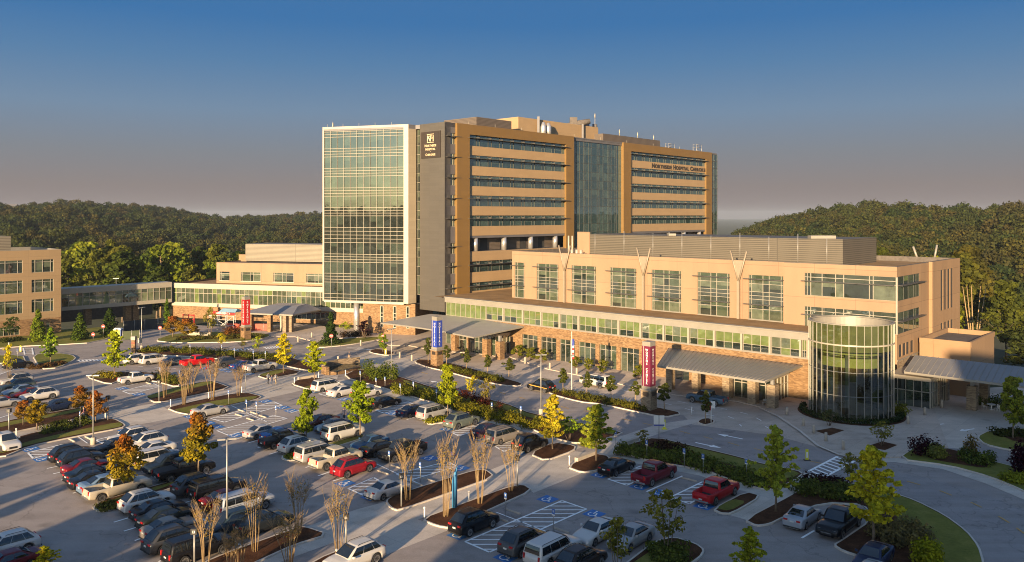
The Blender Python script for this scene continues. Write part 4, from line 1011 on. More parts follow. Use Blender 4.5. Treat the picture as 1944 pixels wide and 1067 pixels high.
# crosswalk far right and left ladders
hatch_px = [(1534, 896), (1590, 867), (1622, 876), (1562, 908)]
P = [Vector(p) for p in Wp(hatch_px)]
stripe(lines, P[0], P[1], .3, .040); stripe(lines, P[3], P[2], .3, .040)
for i in range(8):
    t = (i + .5) / 8; stripe(lines, P[0].lerp(P[1], t), P[3].lerp(P[2], t), .3, .041)
def ladder(px, n, w=.25):
    P = [Vector(p) for p in Wp(px)]
    stripe(lines, P[0], P[1], w, .040); stripe(lines, P[3], P[2], w, .040)
    for i in range(n): t = (i + .5) / n; stripe(lines, P[0].lerp(P[1], t), P[3].lerp(P[2], t), w, .041)
ladder([(47, 673.5), (44, 661), (61, 661), (63, 673.5)], 4)
ladder([(145, 684), (200, 682), (204, 684.5), (150, 687)], 8, .3); ladder([(428, 665), (478, 661), (482, 664), (434, 668)], 8, .3); ladder([(500, 660), (528, 657), (534, 660), (505, 663)], 6, .3)
def arrow(u, v, ang, L_=3.2, z=.042):
    c = Vector(W(u, v)); d_ = Vector((math.sin(ang), math.cos(ang))); n_ = Vector((-d_.y, d_.x))
    q = lambda a, b_: (*(c + d_ * a + n_ * b_), z)
    lines.face([q(-L_ / 2, -.14), q(L_ * .1, -.14), q(L_ * .1, .14), q(-L_ / 2, .14)]); lines.face([q(L_ * .1, -.5), q(L_ / 2, 0), q(L_ * .1, .5)])
arrow(1385, 829, R(-47.5), 3.4); arrow(1345, 846, R(132.5), 3.4); arrow(1778, 807, R(-112), 2.6); arrow(1836, 816.5, R(-112), 2.6); arrow(893, 737 - 20, R(-47), 3.5); arrow(828, 746 - 20, R(-47), 3.0); arrow(676, 661, R(100), 4); arrow(692, 664, R(100), 4)
tag(lines.build('white_markings', paint), kind='structure')
# accessible bays: blue square, white wheelchair figure
sq = MB(); wc_ = MB()
ADA = [(874, 889), (1040, 948), (1128, 976), (872, 1016), (962, 1058), (1140, 902), (1215, 924), (1254, 936), (1337, 961), (655, 918), (706, 944), (816, 870), (448, 827), (411, 811), (850, 815), (746, 785), (909, 833), (930, 842), (989, 858), (504, 762), (538, 774), (553, 780), (636, 753.5), (653, 758), (708, 773), (597, 744), (232, 738), (264, 749), (239, 817), (58, 853), (34, 700), (363, 791), (395, 804), (81, 872), (391, 699), (425, 702), (473, 710), (437, 705)]
def disc(mb, c, r0, r1, z, ax, ay, a0=0, a1=2 * math.pi, n=14):
    for i in range(n):
        t0, t1 = a0 + (a1 - a0) * i / n, a0 + (a1 - a0) * (i + 1) / n
        f = lambda r, t: (*(c + ax * r * math.cos(t) + ay * r * math.sin(t)), z)
        if r0 > 0: mb.face([f(r0, t0), f(r1, t0), f(r1, t1), f(r0, t1)])
        else: mb.face([f(0, 0), f(r1, t0), f(r1, t1)])
for u, v in ADA:
    c = Vector(W(u, v)); ay = Vector(D1); ax = Vector((C_, -S)); s_ = .78
    q = lambda a, b_, z: (*(c + ax * a + ay * b_), z)
    sq.face([q(-s_, -s_, .018), q(s_, -s_, .018), q(s_, s_, .018), q(-s_, s_, .036)])
    z = .041
    disc(wc_, c + ax * -.05 + ay * -.2, .33, .43, z, ax, ay, R(140), R(420))
    disc(wc_, c + ax * -.12 + ay * .55, 0, .11, z, ax, ay)
    L = lambda a, b_: stripe(wc_, c + ax * a[0] + ay * a[1], c + ax * b_[0] + ay * b_[1], .1, z + .001)
    L((-.12, .42), (-.08, -.05)); L((-.08, -.03), (.3, -.03)); L((.28, -.05), (.42, -.5)); L((.4, -.48), (.58, -.42)); L((-.1, .22), (.22, .2))
tag(sq.build('blue_bay_paint', paint_b), kind='structure'); tag(wc_.build('wheelchair_symbols', paint), kind='structure')
# ================================================================ VEHICLES
m, nt, b = new_mat('car_paint')
oi = nt.nodes.new('ShaderNodeObjectInfo'); nt.links.new(oi.outputs['Color'], b.inputs['Base Color'])
b.inputs['Metallic'].default_value = .25; b.inputs['Roughness'].default_value = .34; b.inputs['Coat Weight'].default_value = .7; b.inputs['Coat IOR'].default_value = 1.33; b.inputs['Specular IOR Level'].default_value = .12; b.inputs['Coat Roughness'].default_value = .03
nt.links.new(ramp(nt, noise(nt, 1.3, 4), [(.35, (.42,) * 3), (.7, (.55,) * 3)]), b.inputs['Roughness'])
paintm = m
carglass = glassy('car_glass', (.010, .013, .016), (.85, .9, .95), .06, .02, wav=.0)
tyre = plain('tyre_rubber', (.018, .018, .019), .85); rimm = plain('alloy_rim', (.42, .42, .42), .3, .8); trim = plain('black_trim', (.016, .016, .017), .5)
chrome = plain('chrome', (.55, .55, .55), .2, .9); redl = plain('red_lamp', (.42, .015, .012), .25, 0); clearl = plain('clear_lamp', (.5, .5, .5), .15, .2); plate = plain('number_plate_white', (.55, .55, .52), .5); bedm = plain('bed_liner', (.02, .02, .021), .8)
KIND = {  # length, half width, wheelbase, wheel radius, sill, (x, z) of the lower body top; greenhouse rear base, front base, rear top, front top, belt, roof, windows
 'sedan': dict(L=4.85, w=.92, wb=2.80, r=.335, sill=.22, top=[(-2.42, .70), (-2.36, .95), (-2.1, 1.06), (-1.5, 1.06), (.85, .98), (1.6, .90), (2.2, .77), (2.38, .62), (2.42, .50)], g=(-1.82, 1.12, -.85, .28, .98, 1.45), side=[(.12, .50), (.515, .94)], wr=.62),
 'suv': dict(L=4.75, w=.96, wb=2.80, r=.395, sill=.28, top=[(-2.37, .72), (-2.33, 1.0), (-2.2, 1.10), (.85, 1.10), (1.6, 1.03), (2.15, .92), (2.33, .75), (2.37, .55)], g=(-2.22, 1.2, -1.45, .25, 1.09, 1.75), side=[(.07, .27), (.285, .60), (.615, .95)], wr=.66),
 'boxy': dict(L=5.25, w=1.0, wb=3.05, r=.41, sill=.32, top=[(-2.62, .80), (-2.60, 1.12), (-2.5, 1.16), (1.0, 1.16), (1.9, 1.13), (2.45, 1.05), (2.6, .85), (2.62, .55)], g=(-2.55, 1.25, -2.35, .62, 1.14, 1.87), side=[(.03, .31), (.325, .63), (.645, .95)], wr=.80),
 'van': dict(L=5.1, w=.98, wb=3.0, r=.35, sill=.24, top=[(-2.55, .80), (-2.52, 1.05), (-2.4, 1.08), (1.3, 1.02), (1.9, .95), (2.35, .82), (2.52, .62), (2.55, .5)], g=(-2.46, 1.75, -2.15, .55, 1.02, 1.76), side=[(.04, .31), (.325, .61), (.625, .93)], wr=.74),
 'pickup': dict(L=5.85, w=1.0, wb=3.6, r=.42, sill=.38, top=[(-2.92, .85), (-2.90, 1.2), (-2.8, 1.22), (1.0, 1.2), (2.0, 1.2), (2.65, 1.12), (2.85, .95), (2.92, .6)], g=(-.98, 1.35, -.82, .62, 1.18, 1.92), side=[(.06, .48), (.50, .95)], wr=.78),
 'compact_pickup': dict(L=5.3, w=.92, wb=3.2, r=.37, sill=.34, top=[(-2.64, .8), (-2.62, 1.08), (-2.5, 1.1), (.9, 1.08), (1.8, 1.06), (2.4, .98), (2.6, .82), (2.64, .55)], g=(-.95, 1.2, -.80, .5, 1.06, 1.75), side=[(.06, .48), (.50, .95)], wr=.7),
}
def body_mesh(k):
    L, w, wb, r, sill = k['L'], k['w'], k['wb'], k['r'], k['sill']; pick = 'wr' in k and k['g'][0] > -1.2
    mb = MB(); rings = []
    xs = list(np.linspace(-L / 2, L / 2, 61)) ; ax = (-wb / 2 - .0, wb / 2)
    bed0, bed1 = -L / 2 + .1, k['g'][0] - .04
    if pick: xs = sorted(xs + [bed0, bed0 + .012, bed1, bed1 - .012])
    for x in xs:
        e = abs(x) / (L / 2)
        wx = w * (1 - .10 * max(0, (e - .72) / .28) ** 2.2 - (.10 * max(0, (e - .97) / .03)))
        zt = interp(x, k['top'])[0]
        zb = sill + .10 * max(0, (e - .8) / .2)
        zs = zb
        for a in ax:
            Ra = r + .075
            if abs(x - a) < Ra: zs = max(zs, r + math.sqrt(Ra * Ra - (x - a) ** 2))
        zs = min(zs, zt - .1)
        zm = max(zs + .02, .55 * zt); zh = max(zm + .02, zt - .15)
        half = [(0, sill), (.66 * wx, sill), (.68 * wx, zs), (wx * .97, zs), (wx, zm), (wx * .985, zh), (wx * .93, zt - .02)]
        inbed = pick and bed0 + .006 < x < bed1 - .006
        half += [(wx * .87, zt), (wx * .865, sill + .32), (0, sill + .32)] if inbed else [(wx * .8, zt + .005), (wx * .45, zt + .022), (0, zt + .03)]
        rings.append([(x, -y, z) for y, z in half] + [(x, y, z) for y, z in reversed(half[1:-1])])
    mb.grid(rings, 0, True, True, True)
    # cabin shell
    rb, fb, rt, ft, zb, zr = k['g']; wb_, wr = w * .93, k['wr']
    lv = []
    for t in (0, .35, .7, .9, .98, 1.0):
        ins = [0, 0, 0, .02, .07, .14][[0, .35, .7, .9, .98, 1.0].index(t)]
        bul = .03 * math.sin(t * math.pi)
        x0 = rb + (rt - rb) * t + ins - bul; x1 = fb + (ft - fb) * t - ins + bul; hw = wb_ + (wr - wb_) * t - ins + bul; z = zb - .05 + (zr - zb + .05) * min(1, t + (.0 if t < .98 else 0)) - (0 if t < .98 else -.01 * (t > .99))
        c = .16 + .1 * t
        ring = []
        for cx, cy, a0 in ((x1 - c, hw - c, 0), (x0 + c, hw - c, 90), (x0 + c, -hw + c, 180), (x1 - c, -hw + c, 270)):
            for q in range(4):
                a = R(a0 + q * 30); ring.append((cx + c * math.cos(a), cy + c * math.sin(a), z))
        lv.append(ring)
    mb.grid(lv, 0, True, True, False)
    top = lv[-1]; ctr = (sum(p[0] for p in top) / len(top), 0, zr + .03)
    n = len(mb.v); mb.v.extend(top); mb.v.append(ctr)
    for i in range(len(top)): mb.f.append((n + i, n + (i + 1) % len(top), n + len(top))); mb.m.append(0); mb.sm.append(True)
    return mb
def bil(c, u, v):
    a = c[0].lerp(c[1], u); b_ = c[3].lerp(c[2], u); return a.lerp(b_, v)
def panel(mb, c, u0, u1, v0, v1, off, bul=0, n=4):
    nr = (c[1] - c[0]).cross(c[3] - c[0]).normalized(); g = []
    for j in range(n + 1):
        g.append([bil(c, u0 + (u1 - u0) * i / n, v0 + (v1 - v0) * j / n) + nr * (off + bul * math.sin(math.pi * (v0 + (v1 - v0) * j / n))) for i in range(n + 1)])
    mb.grid(g, 0, False, True)
CARP = {}
def make_car(kind, name):
    k = KIND[kind]; L, w, wb, r = k['L'], k['w'], k['wb'], k['r']; rb, fb, rt, ft, zb, zr = k['g']; wb_, wr = w * .93, k['wr']; V = Vector
    root = empty(name)
    body_mesh(k).build('body', paintm, root)
    z0 = zb - .05
    c = [V((fb, -wb_, z0)), V((fb, wb_, z0)), V((ft, wr, zr)), V((ft, -wr, zr))]; mb = MB(); panel(mb, c, .07, .93, .12, .93, .03, .035); mb.build('windscreen', carglass, root)
    c = [V((rb, wb_, z0)), V((rb, -wb_, z0)), V((rt, -wr, zr)), V((rt, wr, zr))]; mb = MB(); panel(mb, c, .10, .90, .18 if kind != 'van' else .15, .90, .03, .035); mb.build('rear_window', carglass, root)
    for s in (1, -1):
        c = [V((rb, -wb_, z0)), V((fb, -wb_, z0)), V((ft, -wr, zr)), V((rt, -wr, zr))]
        if s > 0: c = [V((fb, wb_, z0)), V((rb, wb_, z0)), V((rt, wr, zr)), V((ft, wr, zr))]
        for a, b_ in k['side']:
            u0, u1 = (a, b_) if s < 0 else (1 - b_, 1 - a)
            mb = MB(); panel(mb, c, u0, u1, .17, .88, .012, .03); mb.build('side_window', carglass, root)
        # lamps, mirrors
        mb = MB(); xh = L / 2 - .14; zh = interp(xh, k['top'])[0] - .10
        mb.box(xh - .22, xh + .06, s * (w * .60) - .13, s * (w * .60) + .13, zh - .09, zh + .02); mb.build('headlight', clearl, root)
        mb = MB(); zt = interp(-L / 2 + .05, k['top'])[0]
        tall = kind in ('boxy', 'pickup', 'compact_pickup', 'van')
        y0 = s * (w * .72)
        if tall: mb.box(-L / 2 - .012, -L / 2 + .12, y0 - .08, y0 + .08, zt - .38, zt + .0)
        else: mb.box(-L / 2 - .012, -L / 2 + .16, s * w * .60 - .17, s * w * .60 + .17, zt - .08, zt + .05)
        mb.build('tail_light', redl, root)
        mb = MB(); xm = fb - .42; mb.hexa([(xm - .08, s * (w * .98), zb + .02), (xm + .08, s * (w * .98), zb + .02), (xm + .06, s * (w + .2), zb + .04), (xm - .07, s * (w + .2), zb + .04)][::s], [(xm - .07, s * (w * .98), zb + .15), (xm + .06, s * (w * .98), zb + .15), (xm + .04, s * (w + .19), zb + .19), (xm - .06, s * (w + .19), zb + .19)][::s]); mb.build('mirror', paintm, root)
        if kind in ('suv', 'boxy', 'van'):
            mb = MB(); mb.tube([(rt + .15, s * (wr - .06), zr + .0), (rt + .25, s * (wr - .06), zr + .06), (ft - .3, s * (wr - .06), zr + .06), (ft - .15, s * (wr - .06), zr + .0)], .022, 5); mb.build('roof_rail', trim, root)
        for xw in (-wb / 2, wb / 2):
            mb = MB(); yc = s * (w - .13)
            prof = [(r * .62, -.10), (r * .93, -.115), (r, -.08), (r, .08), (r * .93, .115), (r * .62, .10)]
            mb.grid([[(xw + a * math.cos(t), yc + d_ * s, r + a * math.sin(t)) for a, d_ in prof] for t in [2 * math.pi * q / 20 for q in range(21)]], 0, True, True)
            wh = mb.build('wheel', tyre, root)
            mb = MB(); n5 = 10
            for q in range(n5):
                t = 2 * math.pi * q / n5; dt = .17
                P = lambda a, tt, d_: (xw + a * math.cos(tt), yc + s * d_, r + a * math.sin(tt))
                mb.face([P(r * .10, t, .105), P(r * .62, t - dt, .10), P(r * .62, t + dt, .10)], 0)
            mb.grid([[(xw + a * math.cos(t), yc + d_ * s, r + a * math.sin(t)) for a, d_ in ((r * .56, .102), (r * .66, .108))] for t in [2 * math.pi * q / 20 for q in range(21)]], 0, False, True)
            mb.grid([[(xw + a * math.cos(t), yc + .05 * s, r + a * math.sin(t)) for a in (.001, r * .64)] for t in [2 * math.pi * q / 16 for q in range(17)]], 1, False, False)
            mb.build('rim', [rimm, trim], wh)
    # grille, bumpers, plate
    mb = MB(); xg = L / 2 - .07; zt = interp(xg, k['top'])[0]
    big = kind in ('pickup', 'boxy')
    mb.box(xg - .1, L / 2 + .015, -w * .42, w * .42, zt - (.42 if big else .34), zt - .12); mb.build('grille', trim, root)
    if big:
        mb = MB(); mb.box(xg - .02, L / 2 + .03, -w * .44, w * .44, zt - .29, zt - .24); mb.build('grille_bar', chrome, root)
    mb = MB(); mb.box(-L / 2 - .02, -L / 2 + .1, -.17, .17, .72 if kind != 'pickup' else .62, .84 if kind != 'pickup' else .74); mb.build('number_plate', plate, root)
    mb = MB(); mb.box(-L / 2 - .05, -L / 2 + .2, -w * .80, w * .80, k['sill'] + .05, k['sill'] + (.22 if kind.endswith('pickup') else .14)); mb.build('rear_bumper', chrome if kind == 'pickup' else trim, root)
    if kind.endswith('pickup'):
        mb = MB(); mb.flat([(-L / 2 + .13, -w * .85), (k['g'][0] - .07, -w * .85), (k['g'][0] - .07, w * .85), (-L / 2 + .13, w * .85)], k['sill'] + .33); mb.build('cargo_bed', bedm, root)
    return root
def tonneau(root, kind):
    k = KIND[kind]; mb = MB(); z = interp(-1.8, k['top'])[0]
    mb.box(-k['L'] / 2 + .1, k['g'][0] - .05, -k['w'] * .87, k['w'] * .87, z - .03, z + .025); mb.build('bed_cover', bedm, root)
WHT = (.58, .55, .51); SIL = (.36, .35, .34); GRY = (.15, .15, .155); DGY = (.05, .052, .058); BLK = (.010, .010, .012); RED = (.42, .010, .012); MAR = (.12, .008, .014); NAV = (.012, .022, .06); BLU = (.02, .10, .30); LBL = (.14, .22, .33); TAN = (.46, .40, .31); GRN = (.13, .15, .125); CHA = (.24, .21, .18)
A_, B_H, D_H = 0.0, 180.0, 90.0       # nose away from the camera along the stalls / nose towards it / along the drop-off road
CARS = [ # column, row of the car's middle, kind, colour, heading, label, short name (if it can serve as a landmark)
 (31, 721, 'suv', SIL, B_H, 'silver crossover first in the far left block, nose to the lower left', 'the silver crossover at far left'),
 (33, 731, 'suv', GRN, B_H, 'grey green crossover between a silver crossover and a pale blue sedan', None),
 (40, 739, 'sedan', LBL, B_H, 'pale blue sedan beside a maroon sedan at the far left', None),
 (54, 745, 'sedan', MAR, B_H, 'maroon sedan tucked behind the white three-row crossover', None),
 (75, 749, 'suv', WHT, B_H, 'white crossover with sunroof, last in the far left block', 'the white sunroof crossover'),
 (110, 768, 'sedan', NAV, B_H, 'dark navy rounded sedan behind the two orange trees', 'the navy sedan'),
 (-18, 757, 'sedan', RED, A_, 'bright red sedan cut by the left edge', None),
 (2, 763, 'sedan', SIL, A_, 'silver sedan nosing right at the left edge', None),
 (34, 691, 'suv', BLK, A_, 'black crossover alone beside the left crosswalk', 'the lone black crossover'),
 (261, 682, 'suv', WHT, A_, 'white crossover with red tail lights before the clipped hedge', 'the white crossover by the hedge'),
 (293, 682, 'van', WHT, A_, 'white minivan between a white crossover and a grey sedan', 'the white minivan by the hedge'),
 (333, 684, 'sedan', GRY, A_, 'grey sedan between the white minivan and bright red pickup', None),
 (375, 686, 'pickup', (.55, .008, .010), A_, 'bright red pickup beside red marker posts before the hedge', 'the bright red pickup'),
 (434, 687, 'suv', DGY, A_, 'charcoal crossover next along from the bright red pickup', None),
 (464, 692, 'sedan', (.012, .04, .16), A_, 'deep blue sedan between a charcoal crossover and white pickup', None),
 (494, 696, 'pickup', WHT, A_, 'white crew-cab pickup at the end of the hedge row', 'the white crew-cab pickup'),
 (258, 718, 'compact_pickup', WHT, A_, 'white compact pickup alone against the left planted island', 'the white compact pickup'),
 (399, 777, 'sedan', SIL, A_, 'silver sedan alone beside the bare shrubs of the lawn strip', 'the lone silver sedan'),
 (622, 731, 'van', WHT, A_, 'white minivan with roof bars beside the low stone fountain', 'the white roof-bar minivan'),
 (652, 741, 'sedan', WHT, A_, 'white sedan beside the roof bar minivan, near its fresh blue bay', None),
 (696, 743, 'sedan', WHT, A_, 'white car half hidden behind the right green maple', None),
 (730, 761, 'sedan', BLK, A_, 'black low sports sedan alone by the long hedge', 'the black sports sedan'),
 (786, 778, 'sedan', NAV, A_, 'dark blue sedan beside a silver minivan at the hedge', None),
 (824, 782, 'van', SIL, A_, 'silver minivan beside the small island with a lone tree', 'the silver minivan'),
 (877, 798, 'suv', GRN, A_, 'sage green crossover right of the lone tree island', 'the sage green crossover'),
 (927, 815, 'sedan', (.035, .02, .04), A_, 'dark plum sedan left of a bronze minivan', None),
 (957, 825, 'van', CHA, A_, 'bronze grey minivan between a plum sedan and black crossover', 'the bronze minivan'),
 (1006, 840, 'suv', BLK, A_, 'black crossover beside the mulch island with the yellow tree', None),
 (500, 817, 'sedan', SIL, A_, 'silver sedan at the left head of the two-maple block', 'the silver head-of-row sedan'),
 (531, 822, 'sedan', BLU, A_, 'bright blue sedan between a silver sedan and black pickup', None),
 (536, 833, 'compact_pickup', BLK, A_, 'black pickup between a blue sedan and a cream crossover', None),
 (567, 843, 'suv', WHT, A_, 'cream white crossover under the left green maple', None),
 (607, 799, 'sedan', (.06, .012, .014), B_H, 'dark brick red sedan facing out behind the left green maple', None),
 (632, 806, 'sedan', (.04, .08, .14), B_H, 'steel blue sedan facing out beside the white long wagon', None),
 (651, 820, 'boxy', WHT, A_, 'white long boxy wagon under the right green maple', 'the white long wagon'),
 (604, 859, 'boxy', SIL, A_, 'silver boxy off-roader beside a grass island end', None),
 (638, 870, 'pickup', TAN, A_, 'cream pickup with open bed next to the red crossover', 'the cream open-bed pickup'),
 (671, 885, 'suv', (.26, .012, .02), A_, 'crimson crossover at the near end of the two-maple block', 'the crimson crossover'),
 (702, 839, 'sedan', (.04, .10, .20), B_H, 'steel blue coupe nose out on the right of the grass island', None),
 (723, 848, 'sedan', BLK, A_, 'black sedan between a blue coupe and a black grille-out pickup', None),
 (764, 855, 'pickup', BLK, B_H, 'black pickup facing the camera with bright grille', 'the grille-out black pickup'),
 (738, 925, 'sedan', WHT, A_, 'white sedan parked across a blue bay by bare shrubs', 'the white blue-bay sedan'),
 (138, 860, 'suv', BLK, A_, 'black crossover first in the dense lower left block', None),
 (154, 869, 'suv', (.012, .016, .024), A_, 'blue black crossover second in the dense lower left block', None),
 (167, 882, 'sedan', MAR, A_, 'wine red sedan third in the dense lower left block', 'the wine red sedan'),
 (174, 895, 'sedan', (.010, .014, .018), A_, 'black sedan with teal rear glass beside the wine red sedan', None),
 (182, 907, 'sedan', BLK, A_, 'black car squeezed left of a shaded silver sedan', None),
 (203, 915, 'sedan', LBL, A_, 'pale silver sedan hidden behind the cream heavy pickup', None),
 (224, 925, 'pickup', TAN, A_, 'cream heavy pickup under the red and green maple', 'the cream heavy pickup'),
 (279, 949, 'suv', WHT, A_, 'white crossover with black roof glass right of the kerb island', 'the black-roof white crossover'),
 (302, 963, 'sedan', BLK, A_, 'black sedan directly right of the white black-roofed crossover', None),
 (317, 977, 'sedan', (.016, .022, .02), A_, 'dark green black sedan left of a brown grey sedan', None),
 (324, 998, 'sedan', CHA, A_, 'brown grey sedan between dark cars in the near left row', None),
 (334, 1020, 'suv', DGY, A_, 'charcoal three-row crossover in the near left row', None),
 (377, 1039, 'boxy', BLK, A_, 'black boxy off-roader last in the near left row', 'the black boxy off-roader'),
 (219, 845, 'sedan', BLK, B_H, 'black sedan at the foot of the tall left lamp post', None),
 (246, 829, 'suv', WHT, B_H, 'white crossover facing the lamp post at the block top', 'the white block-top crossover'),
 (274, 839, 'suv', WHT, B_H, 'white sloping crossover second behind the red maple', None),
 (289, 851, 'sedan', WHT, B_H, 'white sedan with black roof behind the red maple', None),
 (299, 869, 'boxy', WHT, A_, 'white boxy off-roader right of the red and green maple', None),
 (318, 880, 'suv', (.012, .02, .03), B_H, 'dark blue crossover with glinting windscreen behind a black pickup', None),
 (350, 891, 'pickup', BLK, A_, 'black pickup with covered bed under the orange maple', 'the covered-bed black pickup'),
 (378, 918, 'suv', DGY, A_, 'dark grey crossover left of a long black wagon', None),
 (413, 926, 'boxy', BLK, A_, 'long black boxy wagon left of the near lamp post', 'the long black wagon'),
 (431, 944, 'sedan', MAR, A_, 'maroon sedan between a long black wagon and silver off-roader', None),
 (464, 955, 'boxy', (.38, .40, .43), A_, 'pale silver off-roader right of the near lamp post', 'the pale silver off-roader'),
 (438, 992, 'suv', (.03, .05, .065), B_H, 'slate blue crossover facing out below the pale silver off-roader', None),
 (502, 987, 'sedan', (.02, .025, .03), A_, 'dark slate sedan nearest the bare shrub island', None),
 (8, 1037, 'suv', WHT, B_H, 'white crossover at the lower left edge, tail showing', 'the white lower-left crossover'),
 (12, 1066, 'sedan', MAR, B_H, 'maroon car cut by the lower left corner', None),
 (12, 839, 'suv', WHT, -90, 'white crossover driving along the aisle at the left edge', 'the driving white crossover'),
 (672, 1056, 'suv', WHT, B_H, 'white crossover seen from above at the bottom edge', 'the bottom-edge white crossover'),
 (900, 989, 'suv', BLK, A_, 'black crossover beside the blue call box and mulch strip', 'the black call-box crossover'),
 (995, 1026, 'suv', (.085, .085, .085), A_, 'dark grey crossover with bright rails beside the large striped bay', 'the grey bright-rail crossover'),
 (1050, 1043, 'boxy', WHT, A_, 'white off-roader between dark crossovers at the bottom', 'the white bottom off-roader'),
 (1103, 1060, 'suv', (.035, .025, .022), A_, 'dark brown crossover at the bottom beside the white off-roader', None),
 (1133, 1005, 'sedan', WHT, B_H, 'white sedan nosing towards the camera at bottom centre', 'the nose-out white sedan'),
 (1198, 1015, 'sedan', SIL, B_H, 'silver sedan behind the sparse tree at bottom centre', None),
 (1171, 882, 'sedan', BLK, A_, 'black sedan under the large green tree on the mulch island', 'the black island sedan'),
 (1242, 898, 'pickup', (.15, .008, .018), A_, 'maroon pickup between two blue bays on the right', 'the maroon pickup'),
 (1360, 931, 'pickup', (.40, .008, .012), A_, 'scarlet pickup with open bed beside the right kerb island', 'the scarlet pickup'),
 (1524, 976, 'sedan', (.34, .36, .39), A_, 'silver blue sedan beside the black chrome grille pickup', 'the silver blue sedan'),
 (1594, 990, 'pickup', BLK, B_H, 'black pickup with chrome grille under the yellow green tree', 'the chrome-grille pickup'),
 (1658, 1054, 'sedan', (.03, .04, .085), B_H, 'dark blue sedan at the bottom right under the tree', 'the dark blue corner sedan'),
 (1652, 1090, 'sedan', (.42, .42, .42), B_H, 'silver sedan cut by the bottom edge at right', None),
 (1028, 733, 'suv', BLK, D_H, 'black patrol crossover with a gold side stripe in the drop-off', 'the black patrol crossover'),
 (1131, 724, 'boxy', WHT, D_H, 'white off-roader waiting in the drop-off lane', 'the white drop-off off-roader'),
 (1342, 756, 'pickup', (.07, .12, .17), D_H, 'blue grey pickup waiting under the left ribbed canopy', 'the blue grey pickup'),
]
PROTO = {}; LAND = []; CARPOS = []
NAMES = {'sedan': ('parked_car', 'car'), 'suv': ('parked_crossover', 'car'), 'boxy': ('parked_offroader', 'car'), 'van': ('parked_minivan', 'minivan'), 'pickup': ('pickup_truck', 'pickup'), 'compact_pickup': ('pickup_truck', 'pickup')}
for u, v, kind, colr, hd, label, short in CARS:
    first = kind not in PROTO
    if first: PROTO[kind] = make_car(kind, NAMES[kind][0]); car = PROTO[kind]
    else: car = copy_tree(PROTO[kind])
    x, y = W(u, v, .75)
    car.location = (x, y, .006); car.rotation_euler = (0, 0, math.atan2(C_, S) + R(hd) + R(rnd.uniform(-1.2, 1.2)))
    j = rnd.uniform(.94, 1.06) if kind in ('sedan', 'suv') else rnd.uniform(.98, 1.02)
    car.scale = (j, 1, rnd.uniform(.97, 1.03))
    for ch in car.children:
        if ch.name.split('.')[0] in ('body', 'mirror'): ch.color = (*colr, 1)
    tag(car, label, NAMES[kind][1], 'vehicles in the car park')
    if short: LAND.append((short, x, y))
    CARPOS.append((x, y, label, hd))
CARROOT = {c[5]: o for c, o in zip(CARS, [o for o in COL.objects if o.get('group') == 'vehicles in the car park'])}
for lb_ in ('black pickup with covered bed under the orange maple', 'black pickup between a blue sedan and a cream crossover'):
    o = CARROOT[lb_]; tonneau(o, 'pickup' if 'covered' in lb_ else 'compact_pickup')
o = CARROOT['black patrol crossover with a gold side stripe in the drop-off']
gold = plain('gold_stripe', (.45, .27, .05), .5); 
mb = MB(); w_ = KIND['suv']['w'] + .006
for s in (1, -1):
    mb.face([(-2.0, s * w_, .70), (1.6, s * w_, .80), (1.9, s * w_, .95), (-2.0, s * w_, .80)][::s])
mb.build('side_stripe', gold, o)
mb = MB(); mb.box(.0, .35, -.5, .5, 1.72, 1.83); mb.build('light_bar', carglass, o)
import os
if os.environ.get('DBG'):
    for i in range(len(CARPOS)):
        for j in range(i):
            a, b_ = CARPOS[i], CARPOS[j]; d = Vector((a[0] - b_[0], a[1] - b_[1])); al = abs(d.dot(Vector(D1))); ac = abs(d.dot(Vector(D2)))
            if al < 4.9 and ac < 2.05 and abs(a[3]) != 90: print('CLOSE', round(al, 2), round(ac, 2), a[2], '|', b_[2])
